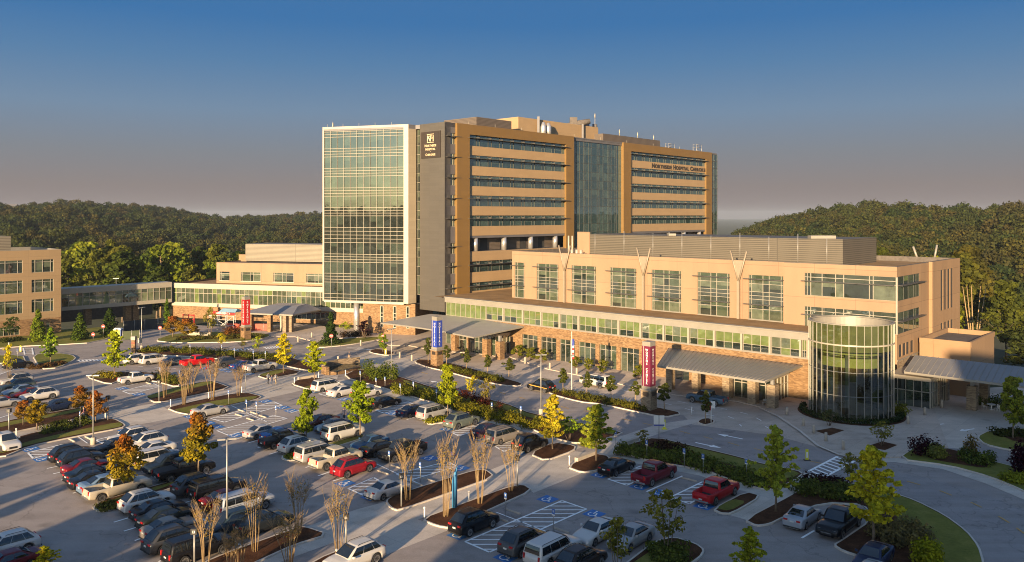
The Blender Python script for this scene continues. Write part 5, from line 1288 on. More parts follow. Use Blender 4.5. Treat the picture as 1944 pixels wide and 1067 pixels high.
# ================================================================ PLANTS
def foliage(name, mode='obj', second=(.30, .03, .012), trans=.30, jit=.45, zr=(.35, .95)):
    m = bpy.data.materials.new(name); m.use_nodes = True; nt = m.node_tree; MAT[name] = m
    for n in list(nt.nodes): nt.nodes.remove(n)
    out = nt.nodes.new('ShaderNodeOutputMaterial'); d = nt.nodes.new('ShaderNodeBsdfDiffuse'); t = nt.nodes.new('ShaderNodeBsdfTranslucent'); mx = N(nt, 'ShaderNodeMixShader'); mx.inputs[0].default_value = trans
    oi = nt.nodes.new('ShaderNodeObjectInfo'); ge = nt.nodes.new('ShaderNodeNewGeometry'); c = oi.outputs['Color']
    if mode == 'forest':
        c = ramp(nt, oi.outputs['Random'], [(0, (.024, .038, .018)), (.2, (.036, .050, .020)), (.45, (.050, .058, .021)), (.62, (.058, .050, .023)), (.8, (.036, .050, .021)), (.93, (.062, .062, .022)), (1, (.075, .065, .024))])
    if mode == 'autumn':
        tc = nt.nodes.new('ShaderNodeTexCoord'); sp = nt.nodes.new('ShaderNodeSeparateXYZ'); nt.links.new(tc.outputs['Generated'], sp.inputs[0])
        ad = N(nt, 'ShaderNodeMath', operation='ADD'); nt.links.new(sp.outputs[2], ad.inputs[0])
        sc = N(nt, 'ShaderNodeMath', operation='MULTIPLY'); sc.inputs[1].default_value = .9; nt.links.new(noise(nt, 1.0, 3), sc.inputs[0]); nt.links.new(sc.outputs[0], ad.inputs[1])
        mr = N(nt, 'ShaderNodeMapRange'); mr.inputs[1].default_value = zr[0] + .45; mr.inputs[2].default_value = zr[1] + .45; nt.links.new(ad.outputs[0], mr.inputs[0])
        c = mixc(nt, mr.outputs[0], c, second)
    f = ramp(nt, ge.outputs['Random Per Island'], [(0, (1 - jit,) * 3), (.5, (1, 1, 1)), (1, (1 + jit, 1 + jit * .8, 1))])
    c = mixc(nt, 1, c, f, 'MULTIPLY')
    c = mixc(nt, 1, c, ramp(nt, noise(nt, .9, 2), [(.35, (.75, .8, .9)), (.65, (1.2, 1.12, .9))]), 'MULTIPLY')
    nt.links.new(c, d.inputs[0]); nt.links.new(c, t.inputs[0]); nt.links.new(d.outputs[0], mx.inputs[1]); nt.links.new(t.outputs[0], mx.inputs[2]); nt.links.new(mx.outputs[0], out.inputs[0])
    return m
leafm = foliage('leaves', trans=.38); autm = foliage('autumn_leaves', 'autumn', (.24, .07, .022), zr=(.45, 1.05)); forestm = foliage('forest_leaves', 'forest', trans=.2)
barkm = plain('bark', (.16, .115, .075), .9, 0, .3, 6); palebark = plain('pale_bark', (.30, .205, .10), .85, 0, .25, 6)
nrg = np.random.default_rng(11)
def leafmesh(name, blobs, size, mat, aspect=1.5, shell=.55, flat=0.0, droop=0):
    """blobs: (x,y,z, rx,ry,rz, n) -> many small leaf faces facing roughly outwards"""
    Vs = []; 
    for x, y, z, rx, ry, rz, n in blobs:
        d = nrg.normal(size=(n, 3)); d /= np.linalg.norm(d, axis=1, keepdims=True)
        rr = (shell + (1 - shell) * nrg.random((n, 1)) ** .5) * (1 + .12 * nrg.normal(size=(n, 1)))
        c = np.array([x, y, z]) + d * rr * np.array([rx, ry, rz])
        nv = d + nrg.normal(size=(n, 3)) * .55; nv[:, 2] += .25 + flat; nv /= np.linalg.norm(nv, axis=1, keepdims=True)
        t = np.cross(nv, nrg.normal(size=(n, 3))); t /= np.linalg.norm(t, axis=1, keepdims=True) + 1e-9
        b_ = np.cross(nv, t); s = size * (.6 + .8 * nrg.random((n, 1))) * .5
        Vs.append(np.stack([c - t * s * aspect, c - b_ * s, c + t * s * aspect, c + b_ * s], 1))
    V = np.concatenate(Vs).reshape(-1, 3); nf = len(V) // 4
    me = bpy.data.meshes.new(name); me.vertices.add(len(V)); me.vertices.foreach_set('co', V.astype(np.float32).ravel())
    me.loops.add(nf * 4); me.loops.foreach_set('vertex_index', np.arange(nf * 4, dtype=np.int32)); me.polygons.add(nf)
    me.polygons.foreach_set('loop_start', np.arange(0, nf * 4, 4, dtype=np.int32)); me.polygons.foreach_set('loop_total', np.full(nf, 4, np.int32))
    me.materials.append(mat); me.update(); me.validate(); return me
def u_(a, b_): return float(nrg.uniform(a, b_))
def crown_oval(h=6.0, w=3.0, base=.28, nb=46, n=3000, taper=.5, mat=None, size=.21, peak=.42, name='crown'):
    bl = []
    for i in range(nb):
        t = (i + .5) / nb; z = h * (base + (1 - base) * t)
        prof = math.sin(math.pi * min(1, max(.05, t ** peak * .96 + .02))) ** taper
        a = u_(0, 6.28); rad = w / 2 * prof * u_(.2, .95); r = w * u_(.10, .21) * (.55 + .45 * prof)
        bl.append((rad * math.cos(a), rad * math.sin(a), z, r, r, r * u_(.6, .9), int(n / nb)))
    return leafmesh(name, bl, size, mat or leafm)
def crown_tier(h=7.0, w=4.2, base=.24, arms=34, n=2700, mat=None, size=.24, name='crown'):
    """open pyramidal crown: limbs reaching out and slightly up, leaves along each"""
    bl = []
    for i in range(arms):
        t = (i + .3) / arms; z0 = h * (base + (1 - base) * t); L = w / 2 * min(1, 1.25 * (1.04 - t) ** .8) * u_(.45, 1.12) + .15; a = i * 2.4 + u_(-.4, .4)
        k = max(2, int(L / .35))
        for j in range(k):
            f = (j + .8) / k; r = u_(.16, .3) * (1.15 - .4 * f)
            bl.append((L * f * math.cos(a), L * f * math.sin(a), z0 + L * f * u_(.1, .5) - .1, r * 1.3, r * 1.3, r * .7, max(5, int(n / arms / k))))
    return leafmesh(name, bl, size, mat or leafm, flat=.3)
def crown_cone(h=6.0, w=3.4, base=.03, nb=60, n=2600, mat=None, size=.24, name='crown'):
    bl = []
    for i in range(nb):
        t = ((i + .5) / nb) ** 1.25; z = h * (base + (1 - base) * t); rad = w / 2 * (1 - t) ** .85 * u_(.35, .8); a = u_(0, 6.28); r = w * .17 * (1.05 - t * .8) + .05
        bl.append((rad * math.cos(a), rad * math.sin(a), z, r, r, r * .9, int(n / nb)))
    return leafmesh(name, bl, size, mat or leafm)
def trunk(h, r, top, n_l=5, mat=None, name='trunk', multi=0, w=1.0):
    mb = MB()
    if multi:
        for i in range(multi):
            a = 6.28 * i / multi + u_(-.4, .4); e = w * u_(.2, .5)
            mb.tube([(.1 * math.cos(a), .1 * math.sin(a), 0), (e * .4 * math.cos(a), e * .4 * math.sin(a), h * .5), (e * math.cos(a), e * math.sin(a), top)], [r, r * .7, r * .25], 5)
    else:
        mb.tube([(0, 0, -.05), (.02, 0, h * .5), (0, .03, h), (.03, 0, top)], [r * 1.25, r, r * .75, r * .2], 7)
        for i in range(n_l):
            a = i * 2.4; z = h * .95 + (top - h) * i / n_l * .75; L = w * .38 * (1 - .5 * i / n_l)
            mb.tube([(0, 0, z), (L * math.cos(a) * .6, L * math.sin(a) * .6, z + L * .35), (L * math.cos(a), L * math.sin(a), z + L * .8)], [r * .42, r * .28, r * .1], 4)
    return mb.build(name, mat or barkm)
def bare_shrub(h=5.0, w=1.6, nst=9):
    """upright leafless stems that fork into fine twigs"""
    mb = MB()
    for i in range(nst):
        a = 6.28 * i / nst + u_(-.7, .7); e = w / 2 * u_(.15, 1.15); x0, y0 = .16 * math.cos(a), .16 * math.sin(a)
        p1 = Vector((x0 + e * .35 * math.cos(a), y0 + e * .35 * math.sin(a), h * .42)); p2 = Vector((e * math.cos(a) + x0, e * math.sin(a) + y0, h * u_(.78, 1)))
        mb.tube([(x0, y0, 0), p1, p2], [.026, .018, .007], 4)
        for j in range(9):
            s = u_(.2, .95); b0 = p1.lerp(p2, s) if s > .0 else p1; aa = a + u_(-1.6, 1.6); L = h * u_(.10, .24)
            b1 = b0 + Vector((math.cos(aa) * L * .38, math.sin(aa) * L * .38, L)); mb.tube([b0, b1], [.012, .006], 3, 0, False)
            for q in range(2):
                b2 = b0.lerp(b1, u_(.3, .9)); ab = aa + u_(-1.5, 1.5); mb.tube([b2, b2 + Vector((math.cos(ab) * L * .25, math.sin(ab) * L * .25, L * .5))], [.008, .004], 3, 0, False)
    return mb
TP = {}
def keep(o):                       # prototype mesh only; the object itself is not left behind
    me = o.data; bpy.data.objects.remove(o); return me
for i in range(3):
    TP['maple', i] = (crown_oval(6.2, 3.2), keep(trunk(1.7, .085, 5.0, w=3)), 6.2, 3.2)
    TP['tier', i] = (crown_tier(7.2, 4.4), keep(trunk(1.8, .10, 6.6, 7, w=4)), 7.2, 4.4)
    TP['standard', i] = (crown_oval(3.6, 1.5, .38, 20, 1300, .45, size=.15, peak=.6), keep(trunk(1.4, .045, 3.0, 3, palebark, w=1.2)), 3.6, 1.5)
    TP['cone', i] = (crown_cone(), keep(trunk(.8, .12, 5, 2)), 6.0, 3.4)
    TP['round', i] = (crown_oval(2.6, 2.1, .22, 18, 1200, .35, size=.17, peak=.75), keep(trunk(1.0, .04, 2.0, multi=5, w=1.6)), 2.6, 2.1)
    TP['autumn', i] = (crown_oval(6.2, 3.6, .30, 48, 3000, .5, autm), keep(trunk(1.9, .09, 5.0, w=3)), 6.2, 3.6)
    TP['loose', i] = (crown_oval(3.8, 2.6, .35, 24, 620, .5, size=.16, peak=.75), keep(trunk(1.3, .05, 3.4, multi=4, w=1.8)), 3.8, 2.6)
for i in range(4):
    mb = bare_shrub(); o = mb.build('stems', palebark); TP['bare', i] = (leafmesh('twig_leaves', [(0, 0, 4.1, .75, .75, .9, 170), (0, 0, 3.2, .6, .6, .9, 120)], .07, leafm), keep(o), 5.0, 1.6)
    TP['shrub', i] = (leafmesh('leaves', [(u_(-.5, .5), u_(-.5, .5), u_(.25, .75), .42, .42, .38, 60) for _ in range(9)], .13, leafm), None, 1.1, 1.7)
USED = set()
def uniq(lab):
    assert lab not in USED, lab
    USED.add(lab); return lab
LAND += [('the red emergency pylon', *W(465, 645)), ('the blue hospital pylon', *W(832, 694)), ('the maroon pylon', *W(1235, 781)), ('the glass rotunda', RCX, RCY - 6), ('the stone fountain wall', *W(650, 705)), ('the flagpole', *W(1085, 748)), ('the left ladder crosswalk', *W(54, 668)), ('the right striped crosswalk', *W(1578, 888)), ('the blue call box', *W(863, 962)), ('the glass skybridge', *W(220, 630)), ('the round silver pillar', *W(672, 634)), ('the big striped bay', *W(990, 1000))]
def near_label(desc, x, y, suffix=''):
    """label that names the nearest landmarks until it is unlike every other"""
    c = sorted(LAND, key=lambda l: (l[1] - x) ** 2 + (l[2] - y) ** 2)[:12]
    def rel(l):
        u0, u1 = x / max(y, 1), l[1] / max(l[2], 1); dy = y - l[2]; dx = (u0 - u1) * y; d = math.hypot(x - l[1], y - l[2])
        if abs(dx) > abs(dy) * .8: return ('just left of ' if dx < 0 else 'just right of ') if d < 6 else ('left of ' if dx < 0 else 'right of ')
        return ('just behind ' if dy > 0 else 'just before ') if d < 6 else ('behind ' if dy > 0 else 'in front of ')
    opts = [f'{desc} {rel(l)}{l[0]}' for l in c[:4]]
    for i in range(5):
        for j in range(i + 1, 6): opts.append(f'{desc} {rel(c[i])}{c[i][0]} and {rel(c[j])}{c[j][0]}')
    opts += [f'{desc} {rel(l)}{l[0]}' for l in c[4:]]
    for o_ in opts:
        if o_ not in USED and len(o_.split()) <= 16: return uniq(o_)
    k = 2
    raise RuntimeError('no label ' + desc)
TREES = []
def tree(kind, u, v, vt, wpx, col, desc, name='tree', z=.13, second=None, cat='tree', group='trees of the grounds', xy=None, hm=None, wm=None, var=None, label=None):
    x, y = xy or W(u, v, z); hh = hm or (v - vt) / F * y * 1.0; ww = wm or wpx / F * y
    var = var if var is not None else int(nrg.integers(0, 3)); crown, tr, ph, pw = TP[kind, var]
    root = empty(name, x, y, z - .01 if xy is None else z, u_(0, 6.28)); s = hh / ph; root.scale = (ww / pw, ww / pw, s)
    c = bpy.data.objects.new('stems' if kind == 'bare' else 'crown', tr if kind == 'bare' else crown); COL.objects.link(c); c.parent = root; c.color = (*col, 1)
    if kind == 'bare':
        l = bpy.data.objects.new('leaves', crown); COL.objects.link(l); l.parent = root; l.color = (*col, 1)
    elif tr is not None:
        t = bpy.data.objects.new('trunk', tr); COL.objects.link(t); t.parent = root
    tag(root, label or near_label(desc, x, y), cat, group); TREES.append((x, y)); return root
GRN1 = (.19, .29, .022); GRN2 = (.16, .22, .022); YEL = (.48, .43, .022); YGR = (.31, .37, .02); DKG = (.040, .070, .018); ORA = (.25, .155, .03); OLV = (.20, .19, .035); PUR = (.035, .012, .02); ORR = (.25, .12, .03)
T_ = tree
for a in [('tier', 96, 692, 622, 36, GRN1, 'green pyramidal tree'), ('tier', 217, 717, 629, 52, YGR, 'yellow green pyramidal tree'), ('loose', 17, 717, 655, 28, YEL, 'slender yellowing tree'),
          ('loose', 399, 639, 584, 26, OLV, 'loose olive tree'), ('loose', 419, 661, 633, 20, YEL, 'small yellow tree'), ('loose', 461, 664, 641, 22, OLV, 'small thin olive tree'), ('loose', 489, 671, 639, 22, YGR, 'small thin yellow green tree'),
          ('maple', 70, 815, 760, 46, (.26, .19, .02), 'amber tree'), ('maple', 581, 845, 741, 48, (.19, .25, .016), 'tall green maple'), ('maple', 684, 830, 725, 58, (.19, .26, .016), 'broad green maple'), ('maple', 850, 792, 694, 42, (.24, .28, .016), 'tall yellow green maple'),
          ('tier', 538, 708, 633, 38, YEL, 'golden yellow pyramidal tree'), ('tier', 597, 724, 648, 46, (.32, .36, .018), 'yellow green leaning tree'),
          ('cone', 628, 651, 593, 34, DKG, 'dark green conifer'), ('loose', 656, 632, 611, 26, YGR, 'small yellow green tree'), ('loose', 692, 641, 609, 36, PUR, 'dark purple leaved tree'), ('round', 727, 668, 634, 20, GRN2, 'small dense green tree'),
          ('loose', 898, 755, 714, 30, YEL, 'bright yellow small tree'), ('loose', 924, 768, 719, 34, (.22, .19, .04), 'thin half bare yellow tree'), ('tier', 1049, 852, 750, 62, (.42, .36, .03), 'large bright yellow tree'), ('tier', 1132, 874, 768, 78, (.24, .28, .03), 'large dense green tree'), ('loose', 1080, 836, 792, 44, GRN1, 'bushy green tree'),
          ('tier', 1473, 971, 811, 92, (.34, .38, .045), 'tall open green tree'), ('tier', 1658, 1032, 850, 122, (.55, .50, .035), 'large yellow green spreading tree'), ('loose', 1265, 1046, 932, 84, OLV, 'sparse olive orange tree'), ('loose', 1172, 1088, 984, 74, OLV, 'thin olive tree'), ('tier', 1424, 1120, 1003, 80, (.34, .36, .03), 'leafy green treetop at the bottom edge'),
          ('loose', 1615, 917, 862, 52, OLV, 'slim olive brown tree'), ('loose', 1674, 846, 801, 46, OLV, 'small two-lobed olive tree'), ('loose', 1574, 808, 778, 38, (.10, .115, .045), 'feathery grey green bush tree'), ('maple', 1923, 832, 717, 54, (.22, .25, .03), 'green maple'),
          ('loose', 1220, 851, 816, 28, OLV, 'small shrubby olive tree'), ('tier', 85, 1095, 1038, 62, YEL, 'bright yellow treetop at the bottom left')]:
    T_(*a)
for a in [('autumn', 153, 786, 733, 40, ORA, 'orange bronze tree', (.28, .10, .02)), ('autumn', 182, 803, 742, 38, ORR, 'rust orange tree', (.24, .08, .018)), ('autumn', 44, 806, 762, 36, ORA, 'low bronze tree', (.25, .10, .02)),
          ('autumn', 238, 939, 827, 74, (.24, .19, .02), 'red topped green and gold maple', (.22, .06, .018)), ('autumn', 377, 903, 788, 66, (.24, .20, .018), 'orange topped green maple', (.23, .075, .018)),
          ('autumn', 328, 640, 601, 36, ORA, 'orange and gold tree', (.30, .06, .02)), ('autumn', 355, 642, 606, 38, (.24, .16, .02), 'gold and rust tree', (.28, .08, .02))]:
    r = T_(*a[:7]); 
for a in [('cone', 72, 648, 588, 36, GRN2, 'green conifer'), ('cone', 152, 645, 594, 36, (.075, .12, .02), 'dense green conifer'), ('cone', 208, 638, 586, 44, DKG, 'broad blue green conifer'), ('cone', 317, 622, 568, 20, (.10, .17, .02), 'narrow bright green conifer'), ('loose', 22, 644, 603, 34, DKG, 'dark flat topped tree')]:
    T_(*a)
for u, v, vt, w in ((813, 689, 642, 18), (848, 693, 656, 20), (885, 703, 662, 18), (926, 709, 674, 18), (966, 715, 681, 24), (1069, 742, 700, 22), (1114, 752, 706, 22), (1160, 759, 713, 24), (1207, 765, 724, 24), (1261, 779, 728, 28), (1339, 803, 742, 24)):
    T_('standard', u, v, vt, w, (.085, .10, .022), 'small dark green standard tree', name='street_tree', group='small trees of the drop-off strip')
for u, v, vt, w in ((984, 679, 656, 26), (1007, 683, 660, 24), (1030, 688, 664, 24), (1092, 698, 676, 24), (1117, 703, 681, 22), (1144, 708, 683, 24), (1212, 719, 693, 24)):
    T_('round', u, v, vt, w, (.15, .16, .02), 'round yellow green shrub tree', name='shrub_tree', group='round shrub trees by the lobby glass')
for k, (u, v, vt, w) in enumerate(((484, 1046, 914, 46), (453, 1088, 1000, 44), (391, 1080, 952, 50), (566, 1013, 909, 50), (549, 1074, 980, 56), (642, 1055, 928, 42), (774, 948, 843, 44), (846, 980, 834, 44), (911, 955, 831, 42), (970, 933, 840, 32), (313, 755, 683, 26), (349, 768, 697, 28), (362, 745, 693, 36), (403, 759, 681, 32), (453, 751, 695, 28), (436, 1100, 1010, 40))):
    T_('bare', u, v, vt, w, (.26, .19, .05) if k < 10 else (.24, .15, .06), 'leafless upright straw coloured shrub', name='bare_shrub', cat='shrub', group='bare upright shrubs in the mulch strips', var=k % 4)
# trees behind the buildings
for k, (x, y, h, w, c_, ki) in enumerate(((76, 124 + 20, 17, 10, (.17, .19, .018), 'maple'), (84, 160, 19, 11, (.13, .15, .02), 'maple'), (70, 168, 13, 8, (.10, .12, .02), 'maple'), (92, 150, 15, 9, (.075, .09, .02), 'maple'), (98, 175, 19, 12, (.085, .09, .02), 'maple'), (82, 182, 20, 12, (.06, .075, .018), 'maple'), (90, 196, 18, 12, (.07, .075, .02), 'maple'), (106, 188, 20, 12, (.085, .08, .022), 'maple'), (88, 138, 8, 8, (.05, .065, .02), 'maple'))):
    T_(ki, 0, 0, 0, 0, c_, 'big green tree beyond the right service wing' if k else 'big bright green tree beyond the right service wing', name='woodland_tree', z=-1.0, xy=(x, y), hm=h, wm=w, group='woodland trees behind the hospital')
def woods(pts, label):
    for u, d, h, w, c_ in pts:
        x = (u - CX) / F * d; z = terr(x, d)
        T_('maple', 0, 0, 0, 0, c_, label, name='woodland_tree', z=z - .3, xy=(x, d), hm=h, wm=w, group='woodland trees behind the hospital')
WG = [(.22, .25, .03), (.14, .18, .02), (.085, .12, .02), (.06, .085, .02), (.10, .115, .022), (.12, .13, .025)]
pts = []
for k in range(34):
    u = 120 + k * 14.5 + u_(-6, 6); d = u_(245, 300); pts.append((u, d, u_(17, 24), u_(10, 15), WG[int(nrg.integers(0, 6))]))
LAND += [('the bare trunked pine', (305 - CX) / F * 262, 262), ('the office block', *XY(66, 199)), ('the upper emergency block', *EF.pt(ua0 + 3, ub, 0)[:2]), ('the roof screen block', *EF.pt(sa + 3, us, 0)[:2])]
def wood_label(u, d, i): return uniq(f'woodland tree beyond the skybridge, number {i}')
for i, (u, d, h, w, c_) in enumerate(sorted(pts)):
    x = (u - CX) / F * d; z = terr(x, d)
    tone = 'pale green' if c_[0] > .12 else ('dark green' if c_[1] < .07 else ('olive' if c_[0] > .08 else 'mid green'))
    c4 = sorted(LAND, key=lambda l: abs(l[1] / l[2] - x / d))[0]
    T_('maple', 0, 0, 0, 0, c_, f'{tone} woodland tree', name='woodland_tree', z=z - .3, xy=(x, d), hm=h, wm=w, group='woodland trees behind the hospital',
       label=uniq(f'{tone} woodland tree, {["first","second","third","fourth","fifth","sixth","seventh","eighth","ninth","tenth","eleventh","twelfth"][i % 12]} along the {["skybridge", "emergency wing", "roof screen"][i // 12]} from the left'))
# dead pine with bare limbs
x, d_ = (305 - CX) / F * 262, 262; z = terr(x, d_); mb = MB(); mb.tube([(0, 0, 0), (.1, 0, 10), (0, .1, 20)], [.32, .25, .08], 7)
for i in range(26):
    a = i * 2.4; zz = 10 + i * .38; L = 2.6 * (1 - i / 34); mb.tube([(0, 0, zz), (L * math.cos(a), L * math.sin(a), zz + .5)], [.07, .02], 4)
r = empty('bare_pine', x, d_, z); o = mb.build('trunk', palebark, r); tag(r, 'pale bare trunked pine standing out of the woodland behind the skybridge', 'tree', 'woodland trees behind the hospital')
x, d_ = (1849 - CX) / F * 165, 165; mb = trunk(7, .22, 13, multi=6, w=6, mat=palebark, name='trunk'); r = empty('bare_tree', x, d_, -1); mb.parent = r; tag(r, 'leafless many stemmed pale tree beyond the right service wing', 'tree', 'woodland trees behind the hospital')
# ---------------------------------------------------------------- shrubs and hedges
def row(pts, n, w, h, col, desc, jitter=.4, name='shrub', z=.13, off=0):
    P = [Vector(W(u, v, z)) for u, v in pts]; ls = [(P[i + 1] - P[i]).length for i in range(len(P) - 1)]; tot = sum(ls)
    for k in range(n):
        s = tot * (k + .5) / n; i = 0
        while s > ls[i] and i < len(ls) - 1: s -= ls[i]; i += 1
        p = P[i].lerp(P[i + 1], s / ls[i]); d = (P[i + 1] - P[i]).normalized(); p += Vector((-d.y, d.x)) * (u_(-jitter, jitter) + off)
        me = TP['shrub', int(nrg.integers(0, 4))][0]; o = bpy.data.objects.new(name, me); COL.objects.link(o)
        ww = w * u_(.85, 1.2); o.location = (p.x, p.y, z - .06); o.rotation_euler = (0, 0, u_(0, 6.28)); o.scale = (ww / 1.7, ww / 1.7, h * u_(.85, 1.15) / 1.1)
        cc = [c * u_(.8, 1.2) for c in col]; o.color = (*cc, 1)
        tag(o, near_label(desc, p.x, p.y), 'shrub', 'shrubs and clipped hedges')
def hedge(pts, n, w, h, col, label, jit=.5, z=.13, name='hedge', rows=2):
    """one continuous hedge: joined foliage along a line"""
    P = [Vector(W(u, v, z)) for u, v in pts]; ls = [(P[i + 1] - P[i]).length for i in range(len(P) - 1)]; tot = sum(ls); bl = []
    o0 = P[0]
    for k in range(n):
        s = tot * u_(0, 1) if k else 0; i = 0
        while s > ls[i] and i < len(ls) - 1: s -= ls[i]; i += 1
        p = P[i].lerp(P[i + 1], min(1, s / ls[i])); d = (P[i + 1] - P[i]).normalized(); p = p + Vector((-d.y, d.x)) * u_(-w / 2, w / 2) - o0
        hh = h * u_(.6, 1.1); bl.append((p.x, p.y, hh * .5, u_(.5, .8), u_(.5, .8), hh * .55, 52))
    me = leafmesh(name, bl, .17, leafm); o = bpy.data.objects.new(name, me); COL.objects.link(o); o.location = (*o0, z - .05); o.color = (*col, 1)
    tag(o, uniq(label), 'hedge', 'shrubs and clipped hedges')
HG = (.085, .105, .016)
hedge([(745, 738), (800, 753), (853, 768)], 90, 2.6, 1.2, (.125, .135, .016), 'long clipped hedge between the lot and drive, left stretch')
hedge([(853, 768), (909, 788), (999, 806), (1030, 816)], 120, 2.6, 1.3, (.15, .145, .016), 'long clipped hedge between the lot and drive, right stretch')
hedge([(690, 712), (712, 712), (735, 724)], 60, 4.5, 2.6, (.09, .12, .02), 'tall dark evergreen thicket beside the stone fountain wall')
hedge([(1175, 858), (1250, 866), (1320, 880), (1400, 906), (1455, 922)], 150, 3.0, 1.0, (.12, .145, .03), 'dark clipped hedge behind the maroon and scarlet pickups')
hedge([(1505, 930), (1560, 938), (1630, 946)], 80, 2.6, 1.2, (.10, .125, .03), 'dark hedge behind the silver blue sedan')
hedge([(1530, 917), (1600, 930)], 34, 1.4, 1.1, (.045, .020, .022), 'dark purple hedge beside the right footpath')
hedge([(1245, 852), (1310, 866)], 36, 1.4, 1.1, (.05, .028, .022), 'brownish purple shrubs on the right hedge strip')
hedge([(268, 667), (345, 668), (400, 672), (480, 678), (545, 685)], 150, 2.4, 1.2, (.10, .11, .016), 'clipped hedge behind the row with the bright red pickup')
hedge([(840, 700), (880, 708), (960, 725)], 56, 1.5, .9, (.095, .10, .018), 'low shrubs in the drop-off strip right of the blue pylon')
hedge([(1060, 745), (1110, 757), (1170, 769), (1228, 780)], 64, 1.5, .9, (.10, .10, .018), 'low shrubs in the drop-off strip left of the maroon pylon')
hedge([(870, 752), (915, 768), (950, 778)], 30, 1.8, 1.2, (.075, .022, .018), 'dark red shrubs above the long clipped hedge')
hedge([(60, 700), (125, 690)], 24, 1.4, .7, (.12, .07, .03), 'brown low shrubs on the round left island')
hedge([(186, 714), (225, 716)], 28, 1.6, .9, (.19, .17, .02), 'yellow green shrubs at the tip of the left island')
hedge([(300, 716), (338, 730)], 34, 2.2, 1.3, (.10, .11, .02), 'green shrubs behind the white compact pickup')
hedge([(85, 815), (140, 804), (165, 798)], 30, 1.2, .8, (.06, .075, .02), 'dark shrubs along the left footpath, upper row')
hedge([(85, 822), (135, 812), (168, 803)], 20, .8, .6, (.09, .11, .02), 'small green shrubs along the left footpath, lower row')
hedge([(610, 655), (650, 651)], 26, 1.8, 1.0, (.05, .075, .02), 'green shrubs at the foot of the dark conifer')
hedge([(650, 640), (700, 637)], 36, 2.2, 1.3, (.045, .028, .02), 'dark brown shrubs around the round silver pillar')
hedge([(340, 645), (400, 643), (500, 641)], 56, 2.0, 1.0, (.10, .095, .02), 'mixed shrubs before the red emergency pylon')
hedge([(430, 636), (458, 632)], 24, 2.4, 1.8, (.16, .07, .02), 'reddish shrubs left of the red emergency pylon')
hedge([(5, 650), (40, 646)], 28, 2.0, 1.0, (.045, .06, .02), 'dark shrubs along the left office block')
hedge([(1760, 864), (1790, 868)], 22, 2.4, 1.4, (.18, .19, .05), 'rounded olive shrubs in the right lawn bed')
hedge([(1745, 866), (1770, 860)], 20, 1.8, 2.2, (.045, .016, .022), 'dark purple leaved shrub in the right lawn bed')
hedge([(1830, 872), (1880, 882)], 30, 2.4, 1.3, (.10, .13, .03), 'dark green mound shrubs in the right lawn bed')
hedge([(1841, 870), (1847, 872)], 10, 1.0, 2.6, (.17, .12, .03), 'upright golden brown shrub in the right lawn bed')
hedge([(1928, 893), (1950, 897)], 26, 2.0, 3.0, (.04, .012, .022), 'tall deep purple shrub at the right edge')
hedge([(1915, 908), (1944, 918)], 26, 2.2, .8, (.28, .29, .03), 'bright low shrubs at the right edge of the lawn')
hedge([(1895, 826), (1944, 826)], 30, 2.0, .9, (.05, .06, .02), 'dark low shrubs on the round lawn island')
hedge([(1855, 766), (1940, 776)], 46, 1.8, 1.5, (.08, .11, .025), 'dark green hedge behind the patio table')
hedge([(1702, 790), (1712, 782)], 18, 1.6, 1.6, (.16, .17, .02), 'bright green shrub at the right foot of the glass rotunda')
hedge([(1745, 1066), (1775, 1072)], 44, 2.4, 1.7, (.30, .30, .02), 'rounded bright shrub at the bottom right corner')
hedge([(1690, 1010), (1730, 1040)], 60, 3.6, 1.5, (.20, .17, .08), 'feathery tan ornamental grasses on the corner island')
hedge([(1240, 1052), (1300, 1056)], 40, 3.0, .8, (.10, .125, .03), 'dark ground shrubs on the bottom centre island')
hedge([(553, 869), (570, 865)], 18, 1.4, .4, (.17, .18, .02), 'low yellow green tuft at the left maple island end')
hedge([(810, 801), (843, 794)], 24, 1.6, .4, (.17, .18, .02), 'low yellow green cover on the lone tree island')
hedge([(195, 965), (235, 955)], 20, 1.4, .5, (.13, .13, .03), 'low shrubs on the kerb island under the heavy pickup')
hedge([(1112, 846), (1120, 843)], 8, .6, .8, (.16, .17, .02), 'small green shrub on the yellow tree island')
bl = []
for t in np.linspace(-2.2, 2.0, 60): 
    p = ringp(RR + .9, t, 0); bl.append((p[0] - RCX, p[1] - RCY, .4, .42, .42, .38, 60))
o = bpy.data.objects.new('hedge', leafmesh('hedge', bl, .14, leafm)); COL.objects.link(o); o.location = (RCX, RCY, .12); o.color = (.04, .06, .02, 1); tag(o, uniq('curved dark hedge around the foot of the glass rotunda'), 'hedge', 'shrubs and clipped hedges')
